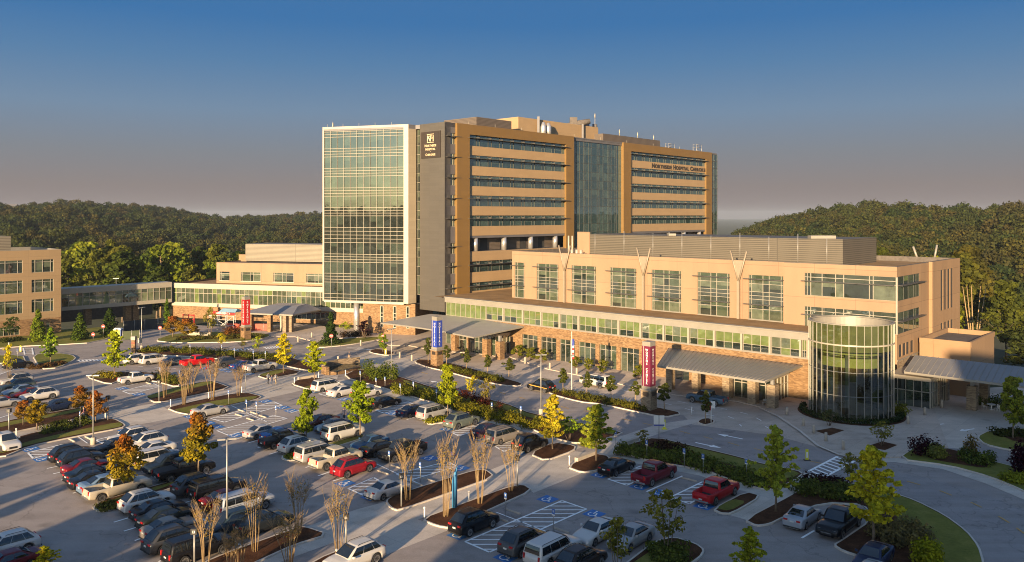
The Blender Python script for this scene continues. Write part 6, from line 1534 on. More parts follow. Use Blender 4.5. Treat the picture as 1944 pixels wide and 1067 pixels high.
# ---------------------------------------------------------------- distant woods: one mass each
SRC = []
for i in range(5):
    h = u_(12, 15); w = h * u_(.75, 1.1); bl = []
    for k in range(34):
        t = (k + .5) / 34; a = u_(0, 6.28); pr = math.sin(math.pi * (t ** .9 * .8 + .12)) ** .6; rad = w / 2 * pr * u_(.2, .85); r = w * u_(.11, .19)
        bl.append((rad * math.cos(a), rad * math.sin(a), h * (.22 + .76 * t), r, r, r * .75, 24))
    me = leafmesh('forest_tree', bl, .85, forestm, 1.3, .5); SRC.append(bpy.data.objects.new('forest_tree', me))
scol = bpy.data.collections.new('forest_kinds')
for o in SRC: scol.objects.link(o)
def forest(name, pts, label):
    me = bpy.data.meshes.new(name); V = np.array([(x, y, z) for x, y, z, s in pts], np.float32)
    me.vertices.add(len(V)); me.vertices.foreach_set('co', V.ravel()); at = me.attributes.new('size', 'FLOAT', 'POINT'); at.data.foreach_set('value', np.array([p[3] for p in pts], np.float32))
    o = bpy.data.objects.new(name, me); COL.objects.link(o); me.materials.append(forestm)
    g = bpy.data.node_groups.new(name, 'GeometryNodeTree'); g.interface.new_socket('Geometry', in_out='INPUT', socket_type='NodeSocketGeometry'); g.interface.new_socket('Geometry', in_out='OUTPUT', socket_type='NodeSocketGeometry')
    gi = g.nodes.new('NodeGroupInput'); go = g.nodes.new('NodeGroupOutput'); ip = g.nodes.new('GeometryNodeInstanceOnPoints'); ci = g.nodes.new('GeometryNodeCollectionInfo')
    ci.inputs['Collection'].default_value = scol; ci.inputs['Separate Children'].default_value = True; ci.inputs['Reset Children'].default_value = True
    rv = g.nodes.new('FunctionNodeRandomValue'); rv.data_type = 'FLOAT_VECTOR'; rv.inputs[0].default_value = (0, 0, 0); rv.inputs[1].default_value = (.1, .1, 6.28)
    na = g.nodes.new('GeometryNodeInputNamedAttribute'); na.inputs[0].default_value = 'size'
    ip.inputs['Pick Instance'].default_value = True
    L = g.links.new; L(gi.outputs[0], ip.inputs['Points']); L(ci.outputs[0], ip.inputs['Instance']); L(rv.outputs[0], ip.inputs['Rotation']); L(na.outputs[0], ip.inputs['Scale']); L(ip.outputs[0], go.inputs[0])
    md = o.modifiers.new('scatter', 'NODES'); md.node_group = g
    tag(o, label, 'woods', kind='stuff')
def scatter(n, u0, u1, d0, d1, ok=lambda x, y: True, pw=.5):
    out = []
    for _ in range(n):
        u = u_(u0, u1); d = math.sqrt(u_(d0 * d0, d1 * d1)); x = (u - CX) / F * d
        if ok(x, d): out.append((x, d, terr(x, d) - 1.2, u_(.45, .8) if u_(0, 1) < .6 else u_(.75, 1.12)))
    return out
def clear(x, y):
    p, q = PQ(x, y); return not (-90 < q < 165 and p < 240) and not (p < 130)
forest('left_woods', scatter(8200, -160, 900, 262, 1160, clear), 'wooded ridge running behind the left side of the hospital')
forest('right_woods', scatter(5400, 1300, 2250, 185, 640, clear), 'wooded hill rising behind the right side of the hospital')
rp = []
for _ in range(1100):
    a = u_(R(115), R(300)); d = math.sqrt(u_(330 ** 2, 760 ** 2)); x, y = d * math.sin(a), d * math.cos(a); rp.append((x, y, terr(x, y) - 1, u_(.8, 1.2)))
forest('rear_woods', rp, 'woods on the far side of the car park')
# ================================================================ SIGNS, LAMPS, STREET FURNITURE
blueS = plain('sign_blue', (.02, .045, .30), .45, 0, .06); redS = plain('sign_red', (.42, .012, .014), .45, 0, .06); marS = plain('sign_maroon', (.14, .012, .04), .45, 0, .06)
signw = plain('sign_white', (.70, .68, .64), .5, 0, .04); dkbr = plain('sign_dark_bronze', (.035, .026, .020), .5, 0, .08); goldl = plain('pale_gold_letters', (.62, .50, .32), .45, 0, .05)
galv = plain('galvanised_pole', (.34, .33, .31), .45, .4, .1); hcblue = plain('bay_sign_blue', (.06, .14, .40), .5, 0, .1); yel = plain('safety_yellow', (.62, .58, .02), .5, 0, .06)
conc = plain('bollard_concrete', (.42, .36, .29), .85, 0, .12); blk = plain('black_metal', (.02, .02, .022), .5); cyan = plain('call_box_blue', (.05, .22, .42), .4, 0, .15); orng = plain('barrier_red', (.42, .06, .03), .6, 0, .15)
DGC = {}
def glyph(ch, bold=.025):
    """outline of one character as triangles, unit size"""
    if (ch, bold) in DGC: return DGC[ch, bold]
    cu = bpy.data.curves.new('t', 'FONT'); cu.body = ch; cu.size = 1; cu.offset = bold; cu.extrude = 0; cu.resolution_u = 4
    o = bpy.data.objects.new('t', cu); sc_t.collection.objects.link(o)
    vl = sc_t.view_layers[0]; vl.update(); dg = vl.depsgraph
    me = bpy.data.meshes.new_from_object(o.evaluated_get(dg))
    V = [tuple(v.co[:2]) for v in me.vertices]; P = [tuple(p.vertices) for p in me.polygons]
    w = max([v[0] for v in V], default=.3); bpy.data.objects.remove(o); bpy.data.curves.remove(cu); bpy.data.meshes.remove(me)
    DGC[ch, bold] = (V, P, w); return DGC[ch, bold]
sc_t = bpy.data.scenes.new('lettering')
def put_glyph(mb, ch, org, ex, ez, n, size, off=.02, wid=1.0, bold=.025):
    V, P, w = glyph(ch, bold); k = len(mb.v)
    for a, b_ in V: mb.v.append(tuple(org + ex * a * size * wid + ez * b_ * size + n * off))
    for p in P: mb.f.append(tuple(k + i for i in p)); mb.m.append(0); mb.sm.append(False)
    return w * size * wid
def text_line(mb, s, org, ex, ez, n, size, small=.76, gap=.10, wid=1.0, centre=True, bold=.025):
    sz = []; tot = 0
    for i, ch in enumerate(s):
        if ch == ' ': sz.append(None); tot += size * .38; continue
        k = size if (i == 0 or s[i - 1] == ' ') else size * small
        sz.append(k); tot += glyph(ch, bold)[2] * k * wid + gap * size
    x = -tot / 2 if centre else 0
    for ch, k in zip(s, sz):
        if k is None: x += size * .38; continue
        x += put_glyph(mb, ch, org + ex * x, ex, ez, n, k, .02, wid, bold) + gap * size
    return tot
UP = Vector((0, 0, 1)); D1v = Vector((*D1, 0)); D2v = Vector((*D2, 0)); nQ = Vector((C_, -S, 0)); nP = Vector((-S, -C_, 0))
# ---- tower sign
aL, aR = qu(800.5, 117.4), qu(837, 117.4); zt_, zb_ = 44.75, 39.0
mb = MB(); SF.box(mb, aR, aL, .01, .18, zb_, zt_); sg = mb.build('logo_sign', dkbr); tag(sg, 'dark bronze hospital logo sign high on the grey sign wall', 'sign')
ctr = Vector(SF.pt((aL + aR) / 2, .2, 0)); ex = -D2v
mb = MB(); wS = aL - aR
text_line(mb, 'NORTHSIDE', ctr + UP * 41.45, ex, UP, nP, .78, .8, .05, 1.0); text_line(mb, 'HOSPITAL', ctr + UP * 40.68, ex, UP, nP, .78, .8, .05, 1.0); text_line(mb, 'CHEROKEE', ctr + UP * 39.5, ex, UP, nP, .70, .86, .05, .95)
put_glyph(mb, '.', ctr + UP * 40.38, ex, UP, nP, .7)
def bar(a0, z0, a1, z1, w):
    p, q = ctr + ex * a0 + UP * z0 + nP * .03, ctr + ex * a1 + UP * z1 + nP * .03; d_ = (q - p).normalized(); s_ = d_.cross(nP) * w / 2
    mb.face([p - s_, q - s_, q + s_, p + s_])
for b_ in ((-.95, 42.6, -.95, 43.9, .22), (-.9, 43.9, .0, 42.6, .26), (.0, 42.6, .0, 43.9, .24), (.9, 42.6, .9, 43.9, .22), (.0, 43.3, .9, 43.3, .16), (-.4, 43.75, .55, 43.75, .16), (-1.1, 44.15, 1.1, 44.15, .12), (-1.1, 42.38, 1.1, 42.38, .12)): bar(*b_)
mb.build('lettering', goldl, sg)
# ---- building name on the bronze bay
p0_, p1_ = pu(1236, QW), pu(1340.5, QW); mb = MB(); txt = 'NORTHSIDE HOSPITAL CHEROKEE'
tot = text_line(MB(), txt, Vector((0, 0, 0)), D1v, UP, nQ, 1.0, .82, .06)
size = 1.75; wid = 1.0
L0 = text_line(MB(), txt, Vector((0, 0, 0)), D1v, UP, nQ, size, .82, .06, 1.0); wid = (p1_ - p0_) / L0
text_line(mb, txt, Vector(TW.pt((p0_ + p1_) / 2, .28, 40.28)), D1v, UP, nQ, size, .82, .06 * wid, wid, True, .03)
for f_ in list(mb.f): pass
nm = mb.build('building_name_sign', dkbr); tag(nm, 'dark raised building name letters on the right bronze bay', 'sign')
sol = nm.modifiers.new('depth', 'SOLIDIFY'); sol.thickness = .12; sol.offset = -1
# ---- pylons
def pylon(u, v, word, mat, label, zt, zs, zc, h, size):
    x, y = W(u, v); root = empty('pylon_sign', x, y); tag(root, label, 'pylon sign', 'pylon signs at the entrances'); p, q = PQ(x, y)
    p += .75; q += .75
    def sq_(mb, r, z0, z1, m=0): mb.prism([XY(p + a * r, q + b_ * r) for a, b_ in ((-1, -1), (1, -1), (1, 1), (-1, 1))], z0, z1, m)
    mb = MB(); sq_(mb, .78, 0, zs); part(mb, 'stone_base', stonew if 'blue' in label or 'red' in label else stoneg, root)
    mb = MB(); sq_(mb, .9, zs, zs + .16); sq_(mb, .70, zs + .16, zc); part(mb, 'plinth_cap', parap, root)
    mb = MB()
    sq_(mb, .66, zc, zt); part(mb, 'panel', mat, root)
    mb = MB(); sq_(mb, .64, zt, h); part(mb, 'top_cap', parap, root)
    mb = MB(); c = Vector((*XY(p - .66, q + .40), 0)); f = Fr((c.x, c.y), D2, (-S, -C_)); f.box(mb, -.05, .05, 0, .03, zc, zt); part(mb, 'cream_stripe', white, root)
    mb = MB(); 
    for fr_, ex_, n_, cc in ((0, -D2v, nP, Vector((*XY(p - .66, q - .1), 0))), (1, D1v, nQ, Vector((*XY(p, q - .66), 0)))):
        z = zt - .35 - size * .72; n_ch = len(word); step = (zt - zc - .55) / n_ch
        for ch in word:
            if ch != ' ':
                w_ = glyph(ch, .04)[2] * size; put_glyph(mb, ch, cc + ex_ * (-w_ / 2) + UP * z, ex_, UP, n_, size, .012, 1.0, .04)
            z -= step
    part(mb, 'lettering', signw, root)
    for cc, fr in ((Vector((*XY(p - .78, q), 0)), Fr(XY(p - .78, q), D2, (-S, -C_))), (0, Fr(XY(p, q - .78), D1, (C_, -S)))):
        mb = MB(); fr.box(mb, -.45, .45, 0, .04, zs - .75, zs - .2); part(mb, 'plaque', dkbr, root)
pylon(829, 697, 'HOSPITAL', blueS, 'tall blue HOSPITAL pylon sign on a stone base at the main entrance', 8.05, 2.85, 3.4, 8.75, .52)
pylon(1235, 781.5, 'WOMENS CENTER', marS, 'tall maroon WOMENS CENTER pylon sign on a stone base', 8.75, 2.75, 3.3, 9.35, .40)
pylon(464, 646, 'EMERGENCY', redS, 'tall red EMERGENCY pylon sign on a stone base', 8.55, 2.7, 3.2, 9.15, .52)
# pillar lettering
mb = MB(); 
for i, ch in enumerate('HOSPITAL'):
    w_ = glyph(ch, .03)[2] * .36; c = Vector((px_, py_, 4.0 - i * .42)); dirn = Vector((-px_, -py_, 0)).normalized(); ex_ = Vector((-dirn.y, dirn.x, 0))
    put_glyph(mb, ch, c + dirn * .67 + ex_ * (-w_ / 2), ex_, UP, dirn, .36, .02)
mb.build('lettering', signw, pil); pil['label'] = 'silver round pillar with vertical pale lettering holding up the glass prow'
# ---- lamp posts
def lamp(u, v, h, label, yaw=0):
    x, y = W(u, v); r = empty('lamp_post', x, y, 0, yaw); tag(r, label, 'lamp post', 'lamp posts of the car park')
    mb = MB(); mb.tube([(0, 0, 0), (0, 0, .75), (0, 0, .85)], [.3, .3, .22], 14); mb.build('concrete_base', conc, r)
    mb = MB(); mb.tube([(0, 0, .8), (0, 0, h)], [.085, .06], 8); mb.build('pole', galv, r)
    for s in (-1, 1):
        mb = MB(); mb.box(s * .12 if s > 0 else -.75, .75 if s > 0 else -.12, -.16, .16, h - .06, h + .06); mb.box(-.12 if s < 0 else 0, 0 if s < 0 else .12, -.03, .03, h - .02, h + .03); mb.build('lamp_head', galv, r)
lamp(177, 844, 8.0, 'tall grey lamp post above the left lawn strip'); lamp(431, 1017, 8.0, 'tall grey lamp post among the near left cars', .3); lamp(743, 721, 8.2, 'tall grey lamp post at the entrance crosswalk', .8); lamp(1027, 788, 8.0, 'tall grey lamp post beside the bright yellow tree', .2); lamp(269, 664, 8.3, 'tall grey lamp post at the top of the left rows', 1.2)
x = (220.5 - CX) / F * 245; r = empty('lamp_post', x, 245, -5); mb = MB(); mb.tube([(0, 0, 0), (0, 0, 12.4)], [.09, .07], 6); mb.box(-.9, .9, -.15, .15, 12.3, 12.45); mb.build('pole', galv, r); tag(r, 'distant lamp post showing above the skybridge roof', 'lamp post', 'lamp posts of the car park')
# ---- flagpole
x, y = W(1085.5, 749); r = empty('flagpole', x, y); tag(r, 'white flagpole with a limp striped flag in the drop-off strip', 'flagpole'); mb = MB(); mb.tube([(0, 0, 0), (0, 0, 9.2)], [.07, .04], 8); mb.tube([(0, 0, 9.2), (0, 0, 9.34)], [.08, .02], 8); mb.build('pole', signw, r)
mb = MB(); n = 9
for i in range(n):
    z0, z1 = 8.2 - i * .33, 8.2 - (i + 1) * .33
    g = [[(.06 + .05 * j, .10 * math.sin(j * 1.9 + i * .5), z) for j in range(7)] for z in (z0, z1)]
    mb.grid(g, 2 if i < 3 else i % 2, False, True)
mb.build('flag', [redS, signw, blueS], r)
# ---- accessible parking signs
def bay_sign(u, v, h=2.0):
    x, y = W(u, v, .13); r = empty('bay_sign', x, y, .1, math.atan2(C_, S)); tag(r, near_label('blue and white parking bay sign post', x, y), 'sign', 'parking bay sign posts')
    mb = MB(); mb.tube([(0, 0, 0), (0, 0, h)], .032, 6); mb.build('post', galv, r)
    mb = MB(); mb.box(-.05, -.036, -.15, .15, h - .42, h); mb.build('plate', hcblue, r)
    mb = MB(); mb.box(-.056, -.051, -.15, .15, h - .55, h - .44); mb.box(-.056, -.0505, -.05, .05, h - .28, h - .10); mb.build('white_symbol', signw, r)
for u, v in ((421, 674), (445, 681), (481, 686), (504, 687), (684, 728), (714, 742), (731, 740), (760, 754), (785, 750), (829, 765), (934, 793), (989, 800), (960, 978), (1051, 1011), (1228, 870), (1299, 887), (1335, 898), (1417, 908), (739, 892), (798, 915), (434, 767), (468, 787), (487, 791), (524, 799), (304, 720), (341, 727), (361, 673), (152, 811), (33, 683), (1169, 850)): bay_sign(u, v)
# ---- short white path bollards and stout concrete bollards
def bollard(u, v, kind):
    x, y = W(u, v, .02); mb = MB()
    if kind: mb.tube([(0, 0, 0), (0, 0, 1.0), (0, 0, 1.12), (0, 0, 1.14)], [.19, .17, .15, .06], 12)
    else: mb.tube([(0, 0, 0), (0, 0, .85)], [.075, .07], 8); mb.tube([(0, 0, .85), (0, 0, 1.0), (0, 0, 1.03)], [.10, .10, .05], 8)
    o = mb.build('bollard', conc if kind else signw); o.location = (x, y, .01)
    tag(o, near_label('stout concrete bollard' if kind else 'short white path light', x, y), 'bollard', 'concrete bollards of the plaza' if kind else 'white path lights')
for u, v in ((782, 685), (997, 690), (1044, 701), (1095, 711), (1150, 722), (642, 688), (592, 641), (566, 649), (685, 656), (759, 680), (1494, 789), (1525, 810), (1545, 824), (1568, 839), (1601, 855), (1724, 806), (1756, 789), (1788, 774)): bollard(u, v, 1)
for u, v in ((200, 796), (31, 829), (324, 772), (396, 758), (459, 747), (559, 729), (605, 719), (656, 714), (704, 700), (806, 984), (890, 952), (1081, 883), (1313, 787), (17, 660)): bollard(u, v, 0)
# ---- zone number posts
def zone_post(u, v, h, s_, label):
    x, y = W(u, v, .13); r = empty('zone_post', x, y, .1, math.atan2(C_, S) - R(90) - R(42)); tag(r, uniq(label), 'sign', 'zone number posts')
    mb = MB(); mb.tube([(0, 0, 0), (0, 0, h)], .07, 8); mb.build('post', galv, r)
    mb = MB(); mb.box(-.22, .22, -.22, .22, h, h + .45); mb.build('number_box', blk, r)
    mb = MB(); 
    X_, Y_ = Vector((1, 0, 0)), Vector((0, 1, 0))
    text_line(mb, s_, Vector((0, -.22, h + .13)), X_, UP, -Y_, .27, 1.0, .04); text_line(mb, s_, Vector((.22, 0, h + .13)), Y_, UP, X_, .27, 1.0, .04); text_line(mb, s_, Vector((-.22, 0, h + .13)), -Y_, UP, -X_, .27, 1.0, .04)
    mb.build('number', signw, r)
zone_post(657, 1046, 2.5, '12', 'zone post with a black box numbered 12 by the tall bare shrub'); zone_post(762, 961, 2.55, '13', 'zone post with a black number box beside the white blue-bay sedan'); zone_post(302, 762, 2.6, '11', 'zone post with a black box numbered 11 on the lawn strip'); zone_post(205, 797, 2.7, '1', 'zone post at the tip of the left footpath islands'); zone_post(982, 924, 2.6, '1', 'zone post on the mulch strip by the straw coloured shrub'); zone_post(369, 1073, 2.4, '13', 'zone post with a black number box at the black boxy off-roader'); zone_post(466, 739, 2.5, '1', 'zone post beside the white crew-cab pickup crossing'); zone_post(17, 818, 2.3, '1', 'zone post at the left edge of the footpath')
# ---- blue emergency call post
x, y = W(863, 963, .13); r = empty('call_post', x, y, .1); tag(r, 'bright blue emergency call post with a beacon arm on the mulch strip', 'call post')
mb = MB(); mb.tube([(0, 0, 0), (0, 0, 3.2), (0, 0, 3.3)], [.24, .24, .2], 14); mb.build('column', cyan, r); mb = MB(); mb.tube([(.18, 0, 2.4), (.2, 0, 4.6)], .06, 6); mb.build('arm', cyan, r); mb = MB(); mb.tube([(.2, 0, 4.55), (.05, 0, 4.75), (-.35, 0, 4.95)], [.1, .14, .12], 8); mb.build('beacon', blueS, r)
# ---- round and octagonal traffic signs
def traffic(u, v, h, kind, label):
    x, y = W(u, v); r = empty('traffic_sign', x, y); tag(r, uniq(label), 'traffic sign'); mb = MB(); mb.tube([(0, 0, 0), (0, 0, h)], .04, 6); mb.build('post', galv, r)
    n = 8 if kind == 'stop' else 20; z = h - .25
    for k, rr_ in enumerate((.40,) if kind != 'double' else (.36, .36)):
        zz = z + k * .85
        mb = MB(); mb.grid([[(q * math.cos(t), d_, zz + q * math.sin(t)) for q, d_ in ((.001, -.06), (rr_, -.06), (rr_, -.03), (.001, -.03))] for t in [2 * math.pi * (i + .5) / n for i in range(n + 1)]], 0, False, False); mb.build('plate', redS, r)
        mb = MB()
        if kind == 'stop': text_line(mb, 'STOP', Vector((0, -.065, zz - .1)), Vector((1, 0, 0)), UP, Vector((0, -1, 0)), .26, 1, .03)
        else: mb.box(-.25, .25, -.075, -.061, zz - .06, zz + .06)
        mb.build('white_bar' if kind != 'stop' else 'lettering', signw, r)
traffic(196, 643, 2.9, 'no', 'round red no-entry sign on the lawn by the skybridge'); traffic(304, 646, 2.9, 'no', 'round red no-entry sign at the emergency drive'); traffic(727, 669, 2.6, 'double', 'two stacked red no-entry signs on one post at the plaza'); traffic(629, 662, 2.8, 'stop', 'red STOP sign in front of the dark green conifer'); traffic(177, 646, 1.5, 'no', 'short red no-entry marker on the left lawn')
# ---- in-street crossing signs
for u, v, lb in ((732, 674, 'yellow in-street crossing sign at the hospital pylon crosswalk'), (1261, 815, 'yellow in-street crossing sign beside the double white board'), (1532, 874, 'narrow green in-street crossing sign before the right striped crosswalk'), (39, 668, 'narrow in-street crossing sign at the left ladder crosswalk')):
    x, y = W(u, v); r = empty('crossing_sign', x, y); tag(r, uniq(lb), 'crossing sign', 'in-street crossing signs')
    mb = MB(); mb.box(-.35, .35, -.18, .18, 0, .08); mb.build('base', yel if 'yellow' in lb else blk, r)
    mb = MB(); mb.box(-.16, .16, -.03, .03, .08, 1.2); mb.build('blade', yel, r); mb = MB(); mb.box(-.10, .10, -.036, -.031, .3, .9); mb.build('white_panel', signw, r)
# ---- boards
x, y = W(1251, 836, .13); r = empty('notice_board', x, y, .1); tag(r, 'post with two white notice boards at the footpath crossing', 'sign')
mb = MB(); mb.tube([(0, 0, 0), (0, 0, 2.9)], .05, 6); mb.build('post', galv, r)
for s, yaw in ((-1, -.35), (1, .35)):
    mb = MB(); mb.box(min(s * .05, s * .62), max(s * .05, s * .62), -.05, -.01, 1.75, 2.95); o = mb.build('board', signw, r); mb = MB(); mb.box(min(0, s * .62), max(0, s * .62), -.058, -.051, 1.75, 1.9); mb.build('blue_strip', blueS, r)
x, y = W(1350, 804, .13); r = empty('direction_sign', x, y, .1); tag(r, 'red and white direction sign on the small tree island', 'sign')
mb = MB(); mb.tube([(0, 0, 0), (0, 0, 2.9)], .06, 6); mb.build('post', signw, r); mb = MB(); mb.box(-.55, -.03, -.06, .0, 1.7, 2.75); mb.build('red_panel', redS, r); mb = MB(); mb.box(.03, .5, -.06, .0, 1.95, 2.85); mb.build('white_panel', signw, r)
mb = MB(); mb.box(-.42, -.38, -.066, -.061, 2.0, 2.4); mb.box(-.38, -.2, -.066, -.0615, 2.2, 2.24); mb.build('white_mark', signw, r)
x, y = W(264, 668); r = empty('small_board', x, y); tag(r, 'small cream board on a post at the top of the left rows', 'sign'); mb = MB(); mb.tube([(0, 0, 0), (0, 0, 2.6)], .06, 6); mb.build('post', parap, r); mb = MB(); mb.box(-.2, .6, -.08, -.02, 1.75, 2.7); mb.build('board', white, r)
x, y = W(254, 671); r = empty('stone_totem', x, y); tag(r, 'stone banded totem with a pale cap beside the white crossovers', 'totem'); mb = MB(); mb.box(-.32, .32, -.32, .32, 0, 2.6); mb.build('stone_shaft', stonew, r); mb = MB(); mb.box(-.40, .40, -.40, .40, 2.6, 3.3); mb.build('cap', parap, r); mb = MB(); mb.box(-.34, .34, -.34, .34, 1.95, 2.15); mb.build('red_band', plain('red_band', (.25, .06, .04), .7), r)
# red marker posts by the bright red pickup
for u, v in ((381, 699.5), (391.5, 700.5), (395.5, 697.5)):
    x, y = W(u, v); mb = MB(); mb.tube([(0, 0, 0), (0, 0, 1.25)], [.07, .06], 8); mb.tube([(0, 0, 0), (0, 0, .06)], [.2, .2], 10); o = mb.build('marker_post', redS); o.location = (x, y, .01); tag(o, 'slim red marker post on the blue bay beside the bright red pickup', 'marker post', 'red marker posts')
# wheel stops
for i, (u0, v0, u1, v1) in enumerate(((132, 833, 141, 841), (162, 828, 172, 837), (450, 777, 463, 783), (475, 782, 489, 788), (491, 788, 506, 795), (468, 794, 482, 800), (448, 786, 458, 792) , (717, 893, 737, 903), (744, 882, 762, 893), (806, 908, 822, 916), (961, 966, 988, 979), (943, 983, 958, 991), (1054, 1003, 1078, 1013), (1296, 907, 1321, 916), (277, 727, 287, 730), (785, 917, 800, 924))):
    a, b_ = Vector((*W(u0, v0), 0)), Vector((*W(u1, v1), 0)); c = (a + b_) / 2; d_ = (b_ - a); mb = MB()
    L_ = 1.75; mb.hexa([(-L_ / 2, -.09, 0), (L_ / 2, -.09, 0), (L_ / 2, .09, 0), (-L_ / 2, .09, 0)], [(-L_ / 2 + .06, -.05, .13), (L_ / 2 - .06, -.05, .13), (L_ / 2 - .06, .05, .13), (-L_ / 2 + .06, .05, .13)])
    o = mb.build('wheel_stop', conc); o.location = (c.x, c.y, .02); o.rotation_euler = (0, 0, math.atan2(-S, C_)); tag(o, near_label('concrete wheel stop', c.x, c.y), 'wheel stop', 'concrete wheel stops')
# low stone fountain wall, seat walls, benches, bins
fw = empty('fountain_wall', *W(650, 706)); tag(fw, 'low curved stone fountain wall with dark pool beside the roof-bar minivan', 'fountain')
P = [Vector((*W(u, v), 0)) for u, v in ((613, 709), (622, 712), (640, 711), (660, 707), (684, 701))]
mb = MB()
for a, b_ in zip(P, P[1:]):
    n_ = (b_ - a).cross(UP).normalized() * .3; f = [a - n_, b_ - n_, b_ + n_, a + n_]; mb.hexa([(p.x, p.y, 0) for p in f], [(p.x, p.y, .55 if a is not P[0] else 1.3) for p in f])
part(mb, 'front_wall', stonew, fw)
P2_ = [Vector((*W(u, v), 0)) for u, v in ((614, 708), (620, 701), (640, 697), (682, 692))]; mb = MB()
for a, b_ in zip(P2_, P2_[1:]):
    n_ = (b_ - a).cross(UP).normalized() * .3; f = [a - n_, b_ - n_, b_ + n_, a + n_]; mb.hexa([(p.x, p.y, 0) for p in f], [(p.x, p.y, 1.35) for p in f])
part(mb, 'back_wall', stoneg, fw)
mb = MB(); mb.flat([(p.x, p.y) for p in (P[1], P[2], P[3], P[4], P2_[3], P2_[2], P2_[1])], .42); part(mb, 'pool', gl_black, fw)
def seat_wall(pts, label):
    mb = MB(); P = [Vector((*W(u, v), 0)) for u, v in pts]
    for a, b_ in zip(P, P[1:]):
        n_ = (b_ - a).cross(UP).normalized() * .22; f = [a - n_, b_ - n_, b_ + n_, a + n_]; mb.hexa([(p.x, p.y, 0) for p in f], [(p.x, p.y, .5) for p in f])
    tag(mb.build('seat_wall', conc), uniq(label), 'seat wall')
seat_wall([(1094, 878), (1130, 864)], 'low concrete seat wall by the large dense green tree'); seat_wall([(1177, 850), (1210, 838)], 'low concrete seat wall at the start of the right hedge'); seat_wall([(566, 722), (600, 717)], 'low stone edging wall under the yellow green leaning tree')
def bench(u, v, yaw, label):
    x, y = W(u, v, .13); r = empty('bench', x, y, .12, yaw); tag(r, uniq(label), 'bench')
    mb = MB(); mb.box(-.9, .9, -.22, .22, .42, .47); mb.build('seat', steel, r); mb = MB(); mb.box(-.9, .9, .2, .24, .55, .85); mb.build('backrest', steel, r)
    for s in (-.75, .75):
        mb = MB(); mb.box(s - .03, s + .03, -.2, .22, 0, .42); mb.build('leg', steel, r)
bench(1459, 771, R(-47), 'grey metal bench between the stone columns near the rotunda')
for u, v, lb in ((1773, 768, 'dark round bin beside the right canopy column'), (1386, 756, 'dark bin against the wall under the left ribbed canopy'), (515, 628, 'dark bin beside the emergency canopy column')):
    x, y = W(u, v); r = empty('litter_bin', x, y, .1); mb = MB(); mb.tube([(0, 0, 0), (0, 0, .9), (0, 0, .95)], [.28, .34, .34], 14); mb.build('body', blk, r); mb = MB(); mb.tube([(0, 0, .95), (0, 0, 1.08)], [.36, .2], 14); mb.build('lid', blk, r); tag(r, uniq(lb), 'litter bin')
x, y = W(1882, 778); r = empty('patio_table', x, y, .02); mb = MB(); mb.tube([(0, 0, .70), (0, 0, .75)], [.55, .55], 20); mb.build('tabletop', signw, r); mb = MB(); mb.cyl(0, 0, 0, .7, .06, 8); mb.cyl(0, 0, 0, .05, .3, 12); mb.build('pedestal', signw, r); tag(r, 'round white patio table by the dark hedge at right', 'table')
for u, v, yaw, lb in ((1868, 777, 1.5, 'white patio chair left of the round table'), (1893, 781, -1.4, 'white patio chair right of the round table')):
    x, y = W(u, v); r = empty('patio_chair', x, y, .02, yaw); mb = MB(); mb.box(-.22, .22, -.22, .22, .42, .46); mb.build('seat', signw, r); mb = MB(); mb.box(-.22, .22, .19, .22, .46, .9); mb.build('backrest', signw, r)
    for a, b_ in ((-.2, -.2), (.2, -.2), (.2, .2), (-.2, .2)):
        mb = MB(); mb.cyl(a, b_, 0, .42, .02, 5); mb.build('leg', signw, r)
    tag(r, uniq(lb), 'chair', 'patio chairs')
# works area beside the emergency doors
def world_box(name, u, v, w, d, h, mat, label, cat, yaw=0, z=0):
    x, y = W(u, v); mb = MB(); mb.box(-w / 2, w / 2, -d / 2, d / 2, 0, h); o = mb.build(name, mat); o.location = (x, y, z); o.rotation_euler = (0, 0, yaw); tag(o, uniq(label), cat); return o
ya = math.atan2(ee.y, ee.x)
def mesh_fence(pts, h, mat, label, name):
    P = [Vector((*W(u, v), 0)) for u, v in pts]; r = empty(name, P[0].x, P[0].y); tag(r, uniq(label), 'fence'); mb = MB()
    for a, b_ in zip(P, P[1:]):
        n_ = (b_ - a).cross(UP).normalized() * .02; f = [a - n_, b_ - n_, b_ + n_, a + n_]; mb.hexa([(p.x, p.y, .1) for p in f], [(p.x, p.y, h) for p in f])
    part(mb, 'screen_panel', mat, r)
    for p in P:
        mb = MB(); mb.cyl(p.x, p.y, 0, h + .15, .05, 6); part(mb, 'post', galv, r)
dkf = plain('dark_screen_fabric', (.018, .026, .034), .9); grf = plain('green_screen_fabric', (.07, .085, .04), .9)
mesh_fence([(235, 631), (255, 629), (275, 627), (300, 625), (325, 622)], 2.5, dkf, 'dark screened works fence in front of the skybridge', 'works_fence')
mesh_fence([(233, 646), (250, 645), (265, 644)], 1.9, grf, 'olive screened works fence beside the yellow portable toilets', 'works_fence')
mesh_fence([(430, 627), (455, 628), (478, 628), (500, 628), (512, 628)], 1.6, orng, 'orange red safety fence beside the emergency doors', 'safety_fence')
r = empty('scaffold', *W(425, 627)); tag(r, 'grey tube scaffold before the emergency wing stone base', 'scaffold'); c = Vector((*W(425, 627), 0)); E3 = Vector((ee.x, ee.y, 0))
for i in range(4):
    for k in (0, 1.2):
        p = c + E3 * (i * 2.2 - 4) + Vector((0, k, 0)); mb = MB(); mb.cyl(p.x, p.y, 0, 3.4, .05, 5); part(mb, 'upright', signw, r)
mb = MB()
for z in (1.2, 2.4, 3.3): mb.tube([c + E3 * -4 + UP * z, c + E3 * 2.6 + UP * z], .045, 5)
